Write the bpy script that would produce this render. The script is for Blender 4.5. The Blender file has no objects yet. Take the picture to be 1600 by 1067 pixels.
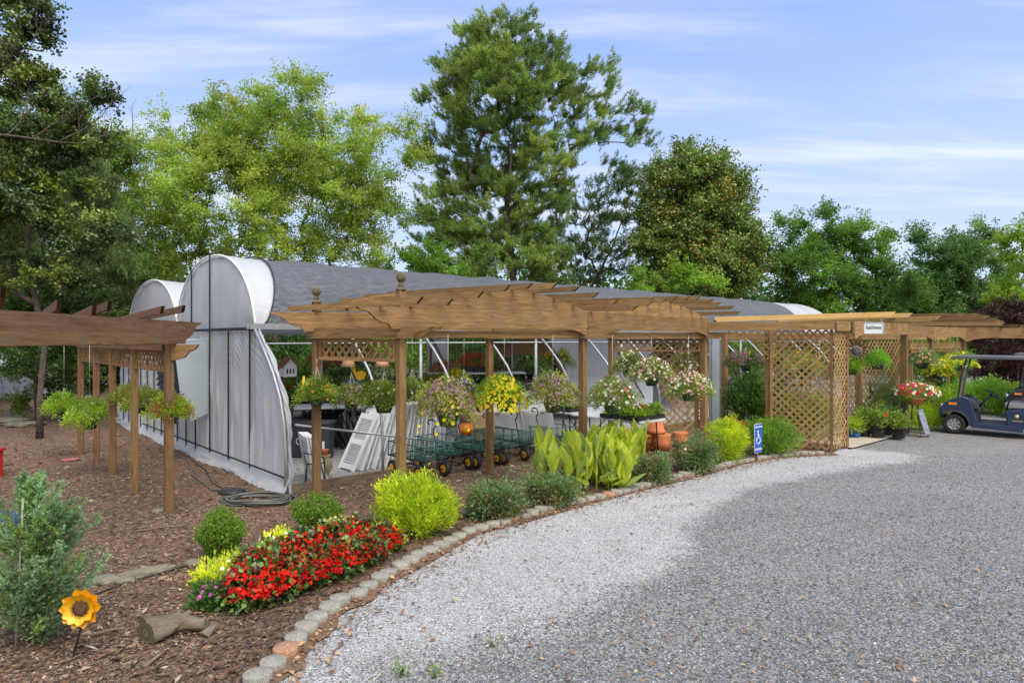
import bpy, math, random
import numpy as np
from mathutils import Vector, Matrix

random.seed(7)
RNG = np.random.default_rng(7)
SC = bpy.context.scene
COL = SC.collection
V = Vector

# ------------------------------------------------------------------ camera, sky, sun, exposure
FPX, CAMH, HY = 1000.0, 2.27, 530.0
cam_d = bpy.data.cameras.new('camera')
cam = bpy.data.objects.new('camera', cam_d)
COL.objects.link(cam)
cam.location = (0, 0, CAMH)
cam.rotation_euler = (math.radians(90), 0, 0)
cam_d.sensor_width = 36
cam_d.lens = 36 * FPX / 1600
cam_d.shift_y = -3.5 / 1600
cam_d.clip_start = 0.05
cam_d.clip_end = 3000
SC.camera = cam

SUN_EL, SUN_AZ = 58.0, 150.0      # azimuth clockwise from +Y (the view direction)
world = bpy.data.worlds.new('World')
SC.world = world
world.use_nodes = True
wn, wl = world.node_tree.nodes, world.node_tree.links
bg = wn['Background']
sky = wn.new('ShaderNodeTexSky')
sky.sky_type = 'NISHITA'
sky.sun_disc = False
sky.sun_elevation = math.radians(SUN_EL)
sky.sun_rotation = math.radians(SUN_AZ)
sky.altitude = 200
sky.air_density = 1.0
sky.dust_density = 0.6
sky.ozone_density = 1.6
tc = wn.new('ShaderNodeTexCoord')
sep = wn.new('ShaderNodeSeparateXYZ')
wl.new(tc.outputs['Generated'], sep.inputs[0])
def wmath(op, a, b=None, c=None):
    n = wn.new('ShaderNodeMath'); n.operation = op
    for i, x in enumerate((a, b, c)):
        if x is None: continue
        if isinstance(x, (int, float)): n.inputs[i].default_value = x
        else: wl.new(x, n.inputs[i])
    return n.outputs[0]
# wispy layers: project the view direction on a high flat deck, stretch sideways
zz = wmath('MAXIMUM', sep.outputs['Z'], 0.0)
zz = wmath('ADD', zz, 0.09)
cx = wmath('DIVIDE', sep.outputs['X'], zz)
cy = wmath('DIVIDE', sep.outputs['Y'], zz)
cmb = wn.new('ShaderNodeCombineXYZ')
wl.new(wmath('MULTIPLY', cx, 0.34), cmb.inputs[0])
wl.new(wmath('ADD', wmath('MULTIPLY', cy, 1.5), wmath('MULTIPLY', cx, 0.05)), cmb.inputs[1])
cn = wn.new('ShaderNodeTexNoise')
cn.inputs['Scale'].default_value = 1.5
cn.inputs['Detail'].default_value = 7
cn.inputs['Roughness'].default_value = 0.58
cn.inputs['Distortion'].default_value = 0.25
wl.new(cmb.outputs[0], cn.inputs['Vector'])
cr = wn.new('ShaderNodeMapRange')
cr.inputs['From Min'].default_value = 0.43
cr.inputs['From Max'].default_value = 0.78
cr.interpolation_type = 'SMOOTHSTEP'
wl.new(cn.outputs['Fac'], cr.inputs['Value'])
hz = wn.new('ShaderNodeMapRange')       # milky towards the horizon
hz.inputs['From Min'].default_value = 0.0
hz.inputs['From Max'].default_value = 0.42
hz.inputs['To Min'].default_value = 0.9
hz.inputs['To Max'].default_value = 0.0
wl.new(sep.outputs['Z'], hz.inputs['Value'])
hsv = wn.new('ShaderNodeHueSaturation')
hsv.inputs['Saturation'].default_value = 1.12
hsv.inputs['Value'].default_value = 1.0
wl.new(sky.outputs[0], hsv.inputs['Color'])
mixh = wn.new('ShaderNodeMix'); mixh.data_type = 'RGBA'
wl.new(hz.outputs[0], mixh.inputs['Factor'])
mixb = wn.new('ShaderNodeMix'); mixb.data_type = 'RGBA'; mixb.inputs['Factor'].default_value = 0.65
wl.new(hsv.outputs[0], mixb.inputs['A']); mixb.inputs['B'].default_value = (1.72, 2.3, 4.05, 1)
wl.new(mixb.outputs['Result'], mixh.inputs['A'])
SKY_HAZE = (2.75, 3.2, 4.1, 1)
mixh.inputs['B'].default_value = SKY_HAZE
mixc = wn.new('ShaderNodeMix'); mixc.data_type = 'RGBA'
bk = wn.new('ShaderNodeMapRange'); bk.interpolation_type = 'SMOOTHSTEP'      # bright cloud added to the unseen sky behind the camera, as neutral fill light
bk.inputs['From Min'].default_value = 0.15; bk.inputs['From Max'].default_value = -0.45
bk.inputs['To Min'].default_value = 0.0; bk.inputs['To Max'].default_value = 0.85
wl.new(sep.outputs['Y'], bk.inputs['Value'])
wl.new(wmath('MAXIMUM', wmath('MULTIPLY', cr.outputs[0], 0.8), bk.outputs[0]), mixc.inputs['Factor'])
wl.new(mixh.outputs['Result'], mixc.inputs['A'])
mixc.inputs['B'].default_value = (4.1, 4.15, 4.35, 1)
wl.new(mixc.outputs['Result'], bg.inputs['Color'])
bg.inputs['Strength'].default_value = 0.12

sun_d = bpy.data.lights.new('sun', 'SUN')
sun_d.energy = 2.0
sun_d.angle = math.radians(45)
sun_d.color = (1.0, 0.93, 0.82)
sun = bpy.data.objects.new('sun', sun_d)
COL.objects.link(sun)
az, el = math.radians(SUN_AZ), math.radians(SUN_EL)
sdir = V((math.sin(az) * math.cos(el), math.cos(az) * math.cos(el), math.sin(el)))
sun.rotation_euler = sdir.to_track_quat('Z', 'Y').to_euler()
sun.location = sdir * 40

SC.view_settings.view_transform = 'Standard'
SC.view_settings.look = 'None'
SC.view_settings.gamma = 1
SC.view_settings.exposure = 1.1
SC.cycles.max_bounces = 8
SC.cycles.transparent_max_bounces = 12
SC.cycles.caustics_reflective = False
SC.cycles.caustics_refractive = False

# ------------------------------------------------------------------ places
def G(px, py, z=0.0):
    d = FPX * (CAMH - z) / (py - HY)
    return V(((px - 800) / FPX * d, d, z))
def P(px, py, d):
    return V(((px - 800) / FPX * d, d, CAMH + (HY - py) / FPX * d))
U = V((0.735, 0.678, 0)).normalized()       # along the greenhouse and the pergola
N = V((-0.678, 0.735, 0)).normalized()      # across, away from the drive
ZUP = V((0, 0, 1))

# ------------------------------------------------------------------ materials
def nodes_of(name):
    m = bpy.data.materials.new(name); m.use_nodes = True
    nt = m.node_tree
    return m, nt, nt.nodes, nt.links, nt.nodes['Principled BSDF']
def mixrgb(nt, fac, a, b, mode='MIX'):
    n = nt.nodes.new('ShaderNodeMix'); n.data_type = 'RGBA'; n.blend_type = mode
    for key, x in (('Factor', fac), ('A', a), ('B', b)):
        if isinstance(x, bpy.types.NodeSocket): nt.links.new(x, n.inputs[key])
        elif key == 'Factor': n.inputs[key].default_value = x
        else: n.inputs[key].default_value = tuple(x)[:3] + (1,)
    return n.outputs['Result']
def noise(nt, vec, scale, detail=4, rough=0.55, dist=0.0):
    n = nt.nodes.new('ShaderNodeTexNoise')
    n.inputs['Scale'].default_value = scale; n.inputs['Detail'].default_value = detail
    n.inputs['Roughness'].default_value = rough; n.inputs['Distortion'].default_value = dist
    nt.links.new(vec, n.inputs['Vector'])
    return n.outputs['Fac']
def maprange(nt, v, a, b, c=0.0, d=1.0):
    n = nt.nodes.new('ShaderNodeMapRange')
    n.inputs['From Min'].default_value = a; n.inputs['From Max'].default_value = b
    n.inputs['To Min'].default_value = c; n.inputs['To Max'].default_value = d
    nt.links.new(v, n.inputs['Value'])
    return n.outputs[0]
def bump(nt, h, strength, dist):
    n = nt.nodes.new('ShaderNodeBump')
    n.inputs['Strength'].default_value = strength; n.inputs['Distance'].default_value = dist
    nt.links.new(h, n.inputs['Height'])
    return n.outputs['Normal']
def coords(nt, kind='Object', scale=None):
    t = nt.nodes.new('ShaderNodeTexCoord')
    o = t.outputs[kind]
    if scale:
        mp = nt.nodes.new('ShaderNodeMapping'); mp.inputs['Scale'].default_value = scale
        nt.links.new(o, mp.inputs['Vector']); o = mp.outputs[0]
    return o
def attr(nt, name):
    a = nt.nodes.new('ShaderNodeAttribute'); a.attribute_name = name
    return a

def plain(name, col, rough=0.55, metal=0.0, var=0.18, vs=6.0, bs=40.0, bd=0.002, coat=0.0, trans=0.0):
    m, nt, n, l, b = nodes_of(name)
    c = coords(nt)
    f1 = noise(nt, c, vs, 5)
    dark = [x * (1 - var) for x in col]; lite = [min(1, x * (1 + var * 0.7)) for x in col]
    res = mixrgb(nt, maprange(nt, f1, 0.3, 0.7), dark, lite)
    l.new(res, b.inputs['Base Color'])
    l.new(maprange(nt, noise(nt, c, vs * 2.3, 3), 0.3, 0.7, max(0.02, rough - 0.1), min(1, rough + 0.12)), b.inputs['Roughness'])
    b.inputs['Metallic'].default_value = metal
    b.inputs['Coat Weight'].default_value = coat
    if bd: l.new(bump(nt, noise(nt, c, bs, 4), 0.5, bd), b.inputs['Normal'])
    return m

def leafy(name, trans=0.35, rough=0.5, spec=0.35, gain=1.75):
    m, nt, n, l, b = nodes_of(name)
    a = attr(nt, 'col')
    ac = mixrgb(nt, 1.0, a.outputs['Color'], (gain, gain, gain * 0.9), 'MULTIPLY')
    l.new(ac, b.inputs['Base Color'])
    b.inputs['Roughness'].default_value = rough
    b.inputs['Specular IOR Level'].default_value = spec
    t = n.new('ShaderNodeBsdfTranslucent')
    l.new(mixrgb(nt, 1.0, ac, (1.1, 1.15, 0.75), 'MULTIPLY'), t.inputs['Color'])
    ms = n.new('ShaderNodeMixShader'); ms.inputs[0].default_value = trans
    l.new(b.outputs[0], ms.inputs[1]); l.new(t.outputs[0], ms.inputs[2])
    l.new(ms.outputs[0], n['Material Output'].inputs['Surface'])
    return m

def timber(name, lite, dark, grey=0.3, greycol=(0.24, 0.19, 0.14)):
    m, nt, n, l, b = nodes_of(name)
    g = attr(nt, 'gc').outputs['Vector']
    mp = n.new('ShaderNodeMapping'); mp.inputs['Scale'].default_value = (0.9, 11, 11)
    l.new(g, mp.inputs['Vector'])
    grain = noise(nt, mp.outputs[0], 3.0, 8, 0.7, 0.9)
    mp2 = n.new('ShaderNodeMapping'); mp2.inputs['Scale'].default_value = (1.2, 3.5, 3.5)
    l.new(g, mp2.inputs['Vector'])
    blot = noise(nt, mp2.outputs[0], 1.6, 4, 0.6, 0.6)
    c1 = mixrgb(nt, maprange(nt, grain, 0.32, 0.68), dark, lite)
    c2 = mixrgb(nt, maprange(nt, blot, 0.45, 0.8, 0, grey), c1, greycol)
    vor = n.new('ShaderNodeTexVoronoi'); vor.inputs['Scale'].default_value = 1.0
    mp3 = n.new('ShaderNodeMapping'); mp3.inputs['Scale'].default_value = (2.2, 9, 9)
    l.new(g, mp3.inputs['Vector']); l.new(mp3.outputs[0], vor.inputs['Vector'])
    c3 = mixrgb(nt, maprange(nt, vor.outputs['Distance'], 0.0, 0.14, 0.75, 0.0), c2, [x * 0.35 for x in dark])
    # fine checks
    mp4 = n.new('ShaderNodeMapping'); mp4.inputs['Scale'].default_value = (1.0, 45, 45)
    l.new(g, mp4.inputs['Vector'])
    chk = noise(nt, mp4.outputs[0], 2.0, 3, 0.6)
    c3 = mixrgb(nt, maprange(nt, chk, 0.6, 0.7, 0, 0.65), c3, [x * 0.4 for x in dark])
    c4 = mixrgb(nt, 1.0, c3, attr(nt, 'col').outputs['Color'], 'MULTIPLY')
    l.new(c4, b.inputs['Base Color'])
    b.inputs['Roughness'].default_value = 0.82
    b.inputs['Specular IOR Level'].default_value = 0.25
    l.new(bump(nt, grain, 0.6, 0.004), b.inputs['Normal'])
    return m

WOOD = timber('weathered_cedar', (0.47, 0.285, 0.12), (0.19, 0.103, 0.037), 0.5, (0.26, 0.2, 0.13))
WOODL = timber('left_dark_cedar', (0.27, 0.145, 0.072), (0.115, 0.058, 0.03), 0.45, (0.17, 0.14, 0.11))
WOODP = timber('post_cedar', (0.36, 0.215, 0.092), (0.15, 0.083, 0.034), 0.5)
LATT = timber('lattice_cedar', (0.5, 0.32, 0.14), (0.26, 0.15, 0.06), 0.4, (0.3, 0.23, 0.15))
NEWWOOD = timber('new_pine', (0.64, 0.45, 0.19), (0.47, 0.3, 0.1), 0.1)
OLDWOOD = timber('old_grey_timber', (0.25, 0.19, 0.13), (0.12, 0.085, 0.055), 0.6)
LOGW = timber('bleached_log', (0.24, 0.19, 0.14), (0.075, 0.052, 0.036), 0.6, (0.2, 0.2, 0.16))
LEAF = leafy('leaf', 0.5)
LEAFG = leafy('glossy_leaf', 0.15, 0.35, 0.5)
PETAL = leafy('petal', 0.3, 0.6, 0.2, 1.05)
NEEDLE = leafy('needle', 0.35, 0.55, 0.25)
BARK = plain('bark', (0.105, 0.08, 0.062), 0.9, var=0.5, vs=9, bs=18, bd=0.03)
BARKG = plain('grey_bark', (0.2, 0.17, 0.14), 0.9, var=0.4, vs=9, bs=18, bd=0.02)
GALV = plain('galvanised_steel', (0.4, 0.42, 0.44), 0.5, 0.6, 0.15, 5, 60, 0.0005)
BLACK = plain('black_strip', (0.016, 0.017, 0.02), 0.6, 0, 0.3)
BLACKP = plain('black_plastic', (0.022, 0.023, 0.026), 0.45, 0, 0.3)
GREENPOT = plain('green_plastic', (0.028, 0.075, 0.04), 0.42, 0, 0.25, 14)
WIRE = plain('white_wire', (0.6, 0.6, 0.6), 0.4, 0.3, 0.1, 5, 40, 0)
TERRA = plain('terracotta', (0.56, 0.185, 0.075), 0.85, 0, 0.22, 7, 60, 0.001)
WHITEP = plain('white_paint', (0.84, 0.85, 0.87), 0.5, 0, 0.06, 5, 30, 0.001)
STEELG = plain('green_enamel', (0.04, 0.15, 0.125), 0.45, 0.1, 0.3, 9, 50, 0.0004)
RUBBER = plain('rubber', (0.02, 0.02, 0.021), 0.75, 0, 0.35, 20)
YELRIM = plain('yellow_rim', (0.75, 0.4, 0.015), 0.4, 0, 0.2)
DARKMET = plain('dark_metal', (0.03, 0.032, 0.035), 0.45, 0.6, 0.3)
FINIALW = plain('mossy_finial', (0.13, 0.11, 0.055), 0.85, 0, 0.4, 18, 50, 0.002)
ROCK = plain('field_stone', (0.2, 0.18, 0.135), 0.9, 0, 0.35, 6, 14, 0.02)
CONC = plain('concrete_pad', (0.42, 0.37, 0.28), 0.9, 0, 0.12, 2.5, 60, 0.002)
HOSE = plain('dark_hose', (0.04, 0.045, 0.045), 0.5, 0, 0.2)

def paver_mat(name, col):
    m, nt, n, l, b = nodes_of(name)
    c = coords(nt)
    v = n.new('ShaderNodeTexVoronoi'); v.inputs['Scale'].default_value = 110; l.new(c, v.inputs['Vector'])
    base = mixrgb(nt, maprange(nt, noise(nt, c, 9, 5), 0.3, 0.7), [x * 0.66 for x in col], [x * 1.12 for x in col])
    sp = n.new('ShaderNodeSeparateColor'); l.new(v.outputs['Color'], sp.inputs[0])
    base = mixrgb(nt, maprange(nt, sp.outputs[0], 0.6, 1.0, 0, 0.6), base, [x * 0.38 for x in col])
    base = mixrgb(nt, maprange(nt, sp.outputs[1], 0.75, 1.0, 0, 0.6), base, [min(1, x * 1.6) for x in col])
    l.new(base, b.inputs['Base Color']); b.inputs['Roughness'].default_value = 0.9
    l.new(bump(nt, v.outputs['Distance'], 0.7, 0.006), b.inputs['Normal'])
    return m
PAVER = paver_mat('concrete_paver', (0.33, 0.315, 0.27))
PAVERR = paver_mat('reddish_paver', (0.45, 0.245, 0.15))

def poly_sheet(name, col, wr_scale=(3, 3, 1), alpha=1.0, trans=0.4, rough=0.35, bd=0.02):
    m, nt, n, l, b = nodes_of(name)
    c = coords(nt, 'Object', wr_scale)
    w = noise(nt, c, 1.6, 6, 0.6, 1.5)
    l.new(mixrgb(nt, maprange(nt, w, 0.35, 0.7), [x * 0.93 for x in col], col), b.inputs['Base Color'])
    b.inputs['Roughness'].default_value = rough
    nb = bump(nt, w, 0.8, bd)
    l.new(nb, b.inputs['Normal'])
    t = n.new('ShaderNodeBsdfTranslucent'); t.inputs['Color'].default_value = tuple(col) + (1,)
    ms = n.new('ShaderNodeMixShader'); ms.inputs[0].default_value = trans
    l.new(b.outputs[0], ms.inputs[1]); l.new(t.outputs[0], ms.inputs[2])
    out = ms.outputs[0]
    if alpha < 1:
        tr = n.new('ShaderNodeBsdfTransparent')
        m2 = n.new('ShaderNodeMixShader'); m2.inputs[0].default_value = alpha
        l.new(tr.outputs[0], m2.inputs[1]); l.new(out, m2.inputs[2]); out = m2.outputs[0]
    l.new(out, n['Material Output'].inputs['Surface'])
    return m
POLY = poly_sheet('poly_film', (0.82, 0.85, 0.9), (5, 5, 0.7), 0.9, 0.45, 0.3, 0.02)
POLYR = poly_sheet('roof_poly_film', (0.74, 0.76, 0.8), (1.5, 3, 3), 1.0, 0.35, 0.3, 0.03)
POLYC = poly_sheet('clear_drape', (0.75, 0.77, 0.8), (6, 6, 6), 0.5, 0.4, 0.25, 0.02)

def shade_mat():
    m, nt, n, l, b = nodes_of('shade_cloth')
    c = coords(nt, 'Object', (1.2, 3.2, 3.2))
    w = noise(nt, c, 3.2, 6, 0.62, 2.4)
    w2 = noise(nt, coords(nt, 'Object', (4, 9, 9)), 3.5, 4, 0.6, 1.0)
    base = mixrgb(nt, maprange(nt, w, 0.35, 0.7), (0.11, 0.116, 0.13), (0.24, 0.25, 0.28))
    base = mixrgb(nt, maprange(nt, w2, 0.56, 0.72, 0, 0.6), base, (0.38, 0.4, 0.44))
    l.new(base, b.inputs['Base Color']); b.inputs['Roughness'].default_value = 0.55
    l.new(bump(nt, w, 1.0, 0.05), b.inputs['Normal'])
    t = n.new('ShaderNodeBsdfTranslucent'); t.inputs['Color'].default_value = (0.5, 0.52, 0.55, 1)
    ms = n.new('ShaderNodeMixShader'); ms.inputs[0].default_value = 0.42
    l.new(b.outputs[0], ms.inputs[1]); l.new(t.outputs[0], ms.inputs[2])
    l.new(ms.outputs[0], n['Material Output'].inputs['Surface'])
    return m
SHADE = shade_mat()

def gravel_mat(name, masked=True, whitecol=(0.43, 0.43, 0.44), darkcol=(0.185, 0.187, 0.195), scale=64):
    m, nt, n, l, b = nodes_of(name)
    c = coords(nt, 'Object')
    v = n.new('ShaderNodeTexVoronoi'); v.inputs['Scale'].default_value = scale; l.new(c, v.inputs['Vector'])
    s = n.new('ShaderNodeSeparateColor'); l.new(v.outputs['Color'], s.inputs[0])
    dk = mixrgb(nt, s.outputs[0], [x * 0.45 for x in darkcol], [x * 1.55 for x in darkcol])
    dk = mixrgb(nt, maprange(nt, s.outputs[1], 0.9, 0.96), dk, (0.4, 0.4, 0.4))
    dk = mixrgb(nt, maprange(nt, s.outputs[2], 0.93, 0.97), dk, (0.36, 0.26, 0.15))
    wt = mixrgb(nt, s.outputs[0], [x * 0.6 for x in whitecol], [min(1, x * 1.2) for x in whitecol])
    wt = mixrgb(nt, maprange(nt, s.outputs[1], 0.9, 0.97), wt, (0.22, 0.2, 0.17))
    if masked:
        mk = attr(nt, 'mask').outputs['Fac']
        nz = noise(nt, c, 1.6, 6, 0.65)
        nz2 = noise(nt, c, 24, 3, 0.6)
        add = n.new('ShaderNodeMath'); add.operation = 'ADD'; l.new(mk, add.inputs[0])
        l.new(maprange(nt, nz, 0.2, 0.8, -0.3, 0.3), add.inputs[1])
        add2 = n.new('ShaderNodeMath'); add2.operation = 'ADD'; l.new(add.outputs[0], add2.inputs[0])
        l.new(maprange(nt, nz2, 0.2, 0.8, -0.3, 0.3), add2.inputs[1])
        res = mixrgb(nt, maprange(nt, add2.outputs[0], 0.3, 0.7), dk, wt)
    else:
        res = dk
    rut = noise(nt, coords(nt, 'Object', (0.16, 0.55, 1)), 1.7, 3, 0.5, 0.6)
    res = mixrgb(nt, maprange(nt, rut, 0.42, 0.62, 0, 0.35), res, mixrgb(nt, 1.0, res, (1.35, 1.33, 1.28), 'MULTIPLY'))
    # patches of fine dirt
    dirt = noise(nt, c, 2.1, 5, 0.6)
    res = mixrgb(nt, maprange(nt, dirt, 0.54, 0.76, 0, 0.45), res, (0.2, 0.16, 0.11))
    l.new(res, b.inputs['Base Color']); b.inputs['Roughness'].default_value = 0.85
    l.new(bump(nt, v.outputs['Distance'], 1.0, 0.012), b.inputs['Normal'])
    return m
GRAVEL = gravel_mat('gravel')
GRAVELIN = gravel_mat('greenhouse_gravel', False, darkcol=(0.27, 0.27, 0.265), scale=40)

def mulch_mat():
    m, nt, n, l, b = nodes_of('mulch')
    c = coords(nt, 'Object')
    v = n.new('ShaderNodeTexVoronoi'); v.inputs['Scale'].default_value = 26; l.new(c, v.inputs['Vector'])
    v.inputs['Randomness'].default_value = 1
    s = n.new('ShaderNodeSeparateColor'); l.new(v.outputs['Color'], s.inputs[0])
    a = mixrgb(nt, s.outputs[0], (0.045, 0.028, 0.019), (0.2, 0.12, 0.075))
    a = mixrgb(nt, maprange(nt, s.outputs[1], 0.88, 0.95), a, (0.33, 0.24, 0.16))
    big = noise(nt, c, 0.9, 6, 0.6)
    a = mixrgb(nt, maprange(nt, big, 0.4, 0.68, 0, 0.5), a, (0.2, 0.1, 0.055))
    l.new(a, b.inputs['Base Color']); b.inputs['Roughness'].default_value = 0.95
    l.new(bump(nt, v.outputs['Distance'], 1.0, 0.02), b.inputs['Normal'])
    return m
MULCH = mulch_mat()
def ground_mat():
    m, nt, n, l, b = nodes_of('ground')
    c = coords(nt, 'Object')
    a = mixrgb(nt, maprange(nt, noise(nt, c, 0.35, 7), 0.35, 0.65), (0.05, 0.075, 0.02), (0.11, 0.1, 0.05))
    a = mixrgb(nt, maprange(nt, noise(nt, c, 8, 5), 0.3, 0.7, 0, 0.6), a, (0.04, 0.05, 0.02))
    l.new(a, b.inputs['Base Color']); b.inputs['Roughness'].default_value = 0.95
    l.new(bump(nt, noise(nt, c, 20, 6), 1.0, 0.05), b.inputs['Normal'])
    return m
GROUND = ground_mat()

# ------------------------------------------------------------------ tagging
def tag(o, label, cat, group=None, kind=None):
    if label: o['label'] = label
    if cat: o['category'] = cat
    if group: o['group'] = group
    if kind: o['kind'] = kind
    return o
def thing(name, loc, label, cat, group=None, rz=0.0):
    o = bpy.data.objects.new(name, None); COL.objects.link(o)
    o.location = loc; o.rotation_euler = (0, 0, rz); o.empty_display_size = 0.1
    return tag(o, label, cat, group)
def dup(root, loc, rz=None, label=None, group=None, scale=None):
    r = root.copy(); COL.objects.link(r); r.location = loc
    if rz is not None: r.rotation_euler = (0, 0, rz)
    if scale: r.scale = (scale,) * 3
    if label: r['label'] = label
    if group: r['group'] = group
    for ch in list(root.children):
        c = ch.copy(); COL.objects.link(c); c.parent = r
        for g in list(ch.children):
            d = g.copy(); COL.objects.link(d); d.parent = c
    return r

# ------------------------------------------------------------------ solid builder
END = 1.0
class MB:
    def __init__(s):
        s.v = []; s.f = []; s.gc = []; s.c = []; s.sm = []
    def add(s, vs, fs, gc=None, col=None, smooth=False):
        o = len(s.v)
        s.v += [tuple(x) for x in vs]
        s.gc += [tuple(x) for x in (gc if gc is not None else vs)]
        col = col or (1, 1, 1)
        s.c += [col] * len(vs)
        for f in fs:
            s.f.append([i + o for i in f]); s.sm.append(smooth)
    def board(s, p0, p1, w, h, up=ZUP, cut0=0.0, cut1=0.0, col=None):
        p0, p1 = V(p0), V(p1)
        x = (p1 - p0); L = x.length; x.normalize()
        y = V(up).cross(x)
        if y.length < 1e-4: y = V((1, 0, 0)).cross(x)
        y.normalize(); z = x.cross(y)
        vs, gc = [], []
        off = (random.uniform(0, 50), random.uniform(0, 50), random.uniform(0, 50))
        for (a, b, c) in ((0, -1, -1), (0, 1, -1), (0, 1, 1), (0, -1, 1), (1, -1, -1), (1, 1, -1), (1, 1, 1), (1, -1, 1)):
            l = a * L
            if c < 0: l += cut0 if a == 0 else -cut1
            vs.append(p0 + x * l + y * (b * w / 2) + z * (c * h / 2))
            gc.append((l + off[0], b * w / 2 + off[1], c * h / 2 + off[2]))
        if col is None:
            k = random.uniform(0.7, 1.15); col = (k, k * random.uniform(0.96, 1.02), k * random.uniform(0.9, 1.04))
        for q in ((0, 1, 2, 3), (7, 6, 5, 4)):
            s.add([vs[i] for i in q], ((0, 1, 2, 3),), [(g[1], g[2], g[0]) for g in (gc[i] for i in q)], tuple(x * END for x in col))
        s.add(vs, ((0, 4, 5, 1), (1, 5, 6, 2), (2, 6, 7, 3), (3, 7, 4, 0)), gc, col)
    def box(s, c, size, rz=0.0, col=None):
        c = V(c); x = V((math.cos(rz), math.sin(rz), 0))
        s.board(c - x * size[0] / 2, c + x * size[0] / 2, size[1], size[2], col=col or (1, 1, 1))
    def tube(s, pts, r, n=8, cap=True, col=None):
        pts = [V(p) for p in pts]; m = len(pts)
        rs = r if isinstance(r, (list, tuple)) else [r] * m
        vs, fs = [], []
        ref = None
        for i, p in enumerate(pts):
            d = (pts[min(i + 1, m - 1)] - pts[max(i - 1, 0)])
            d.normalize()
            if ref is None:
                ref = d.cross(ZUP if abs(d.z) < 0.9 else V((1, 0, 0)))
            ref = ref - d * ref.dot(d); ref.normalize()
            b = d.cross(ref)
            for k in range(n):
                a = 2 * math.pi * k / n
                vs.append(p + (ref * math.cos(a) + b * math.sin(a)) * rs[i])
        for i in range(m - 1):
            for k in range(n):
                fs.append((i * n + k, i * n + (k + 1) % n, (i + 1) * n + (k + 1) % n, (i + 1) * n + k))
        if cap:
            fs.append(tuple(range(n))[::-1]); fs.append(tuple(range((m - 1) * n, m * n)))
        s.add(vs, fs, col=col, smooth=True)
    def lathe(s, prof, c, n=18, axis=ZUP, col=None, cap=True):
        c = V(c); ax = V(axis).normalized()
        e1 = ax.cross(V((1, 0, 0)) if abs(ax.x) < 0.9 else V((0, 1, 0))).normalized(); e2 = ax.cross(e1)
        vs, fs = [], []
        for (r, z) in prof:
            for k in range(n):
                a = 2 * math.pi * k / n
                vs.append(c + ax * z + (e1 * math.cos(a) + e2 * math.sin(a)) * r)
        for i in range(len(prof) - 1):
            for k in range(n):
                fs.append((i * n + k, i * n + (k + 1) % n, (i + 1) * n + (k + 1) % n, (i + 1) * n + k))
        if cap: fs.append(tuple(range(n))[::-1]); fs.append(tuple(range((len(prof) - 1) * n, len(prof) * n)))
        s.add(vs, fs, col=col, smooth=True)
    def prism(s, poly, o, ex, ey, ez, th, col=None):
        """2-D polygon in the plane (ex, ey) at o, thickness th along ez (centred)."""
        o, ex, ey, ez = V(o), V(ex), V(ey), V(ez)
        n = len(poly); off = random.uniform(0, 50)
        vs, gc = [], []
        for sgn in (-1, 1):
            for (a, b) in poly:
                vs.append(o + ex * a + ey * b + ez * (sgn * th / 2)); gc.append((a + off, sgn * th / 2 + off, b + off))
        fs = [tuple(range(n))[::-1], tuple(range(n, 2 * n))]
        for i in range(n):
            j = (i + 1) % n
            fs.append((i, j, n + j, n + i))
        if col is None:
            k = random.uniform(0.78, 1.12); col = (k, k, k)
        s.add(vs, fs, gc, col)
    def build(s, name, mat, parent=None, origin=None, bevel=0.0, seg=2, sub=0):
        o = V(origin) if origin is not None else V((0, 0, 0))
        me = bpy.data.meshes.new(name)
        me.from_pydata([(a - o.x, b - o.y, c - o.z) for a, b, c in s.v], [], s.f)
        me.polygons.foreach_set('use_smooth', s.sm)
        g = me.attributes.new('gc', 'FLOAT_VECTOR', 'POINT')
        g.data.foreach_set('vector', np.array(s.gc, dtype=np.float32).ravel())
        ca = me.attributes.new('col', 'FLOAT_COLOR', 'POINT')
        cc = np.ones((len(s.v), 4), dtype=np.float32); cc[:, :3] = np.array(s.c)
        ca.data.foreach_set('color', cc.ravel())
        me.materials.append(mat)
        ob = bpy.data.objects.new(name, me); COL.objects.link(ob)
        if parent is not None: ob.parent = parent
        elif origin is not None: ob.location = o
        if bevel:
            md = ob.modifiers.new('bevel', 'BEVEL'); md.width = bevel; md.segments = seg; md.limit_method = 'ANGLE'
        if sub:
            md = ob.modifiers.new('sub', 'SUBSURF'); md.levels = sub; md.render_levels = sub
        return ob

def unit(a):
    return a / (np.linalg.norm(a, axis=-1, keepdims=True) + 1e-9)
def rvec(n):
    return unit(RNG.normal(size=(n, 3)))

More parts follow.
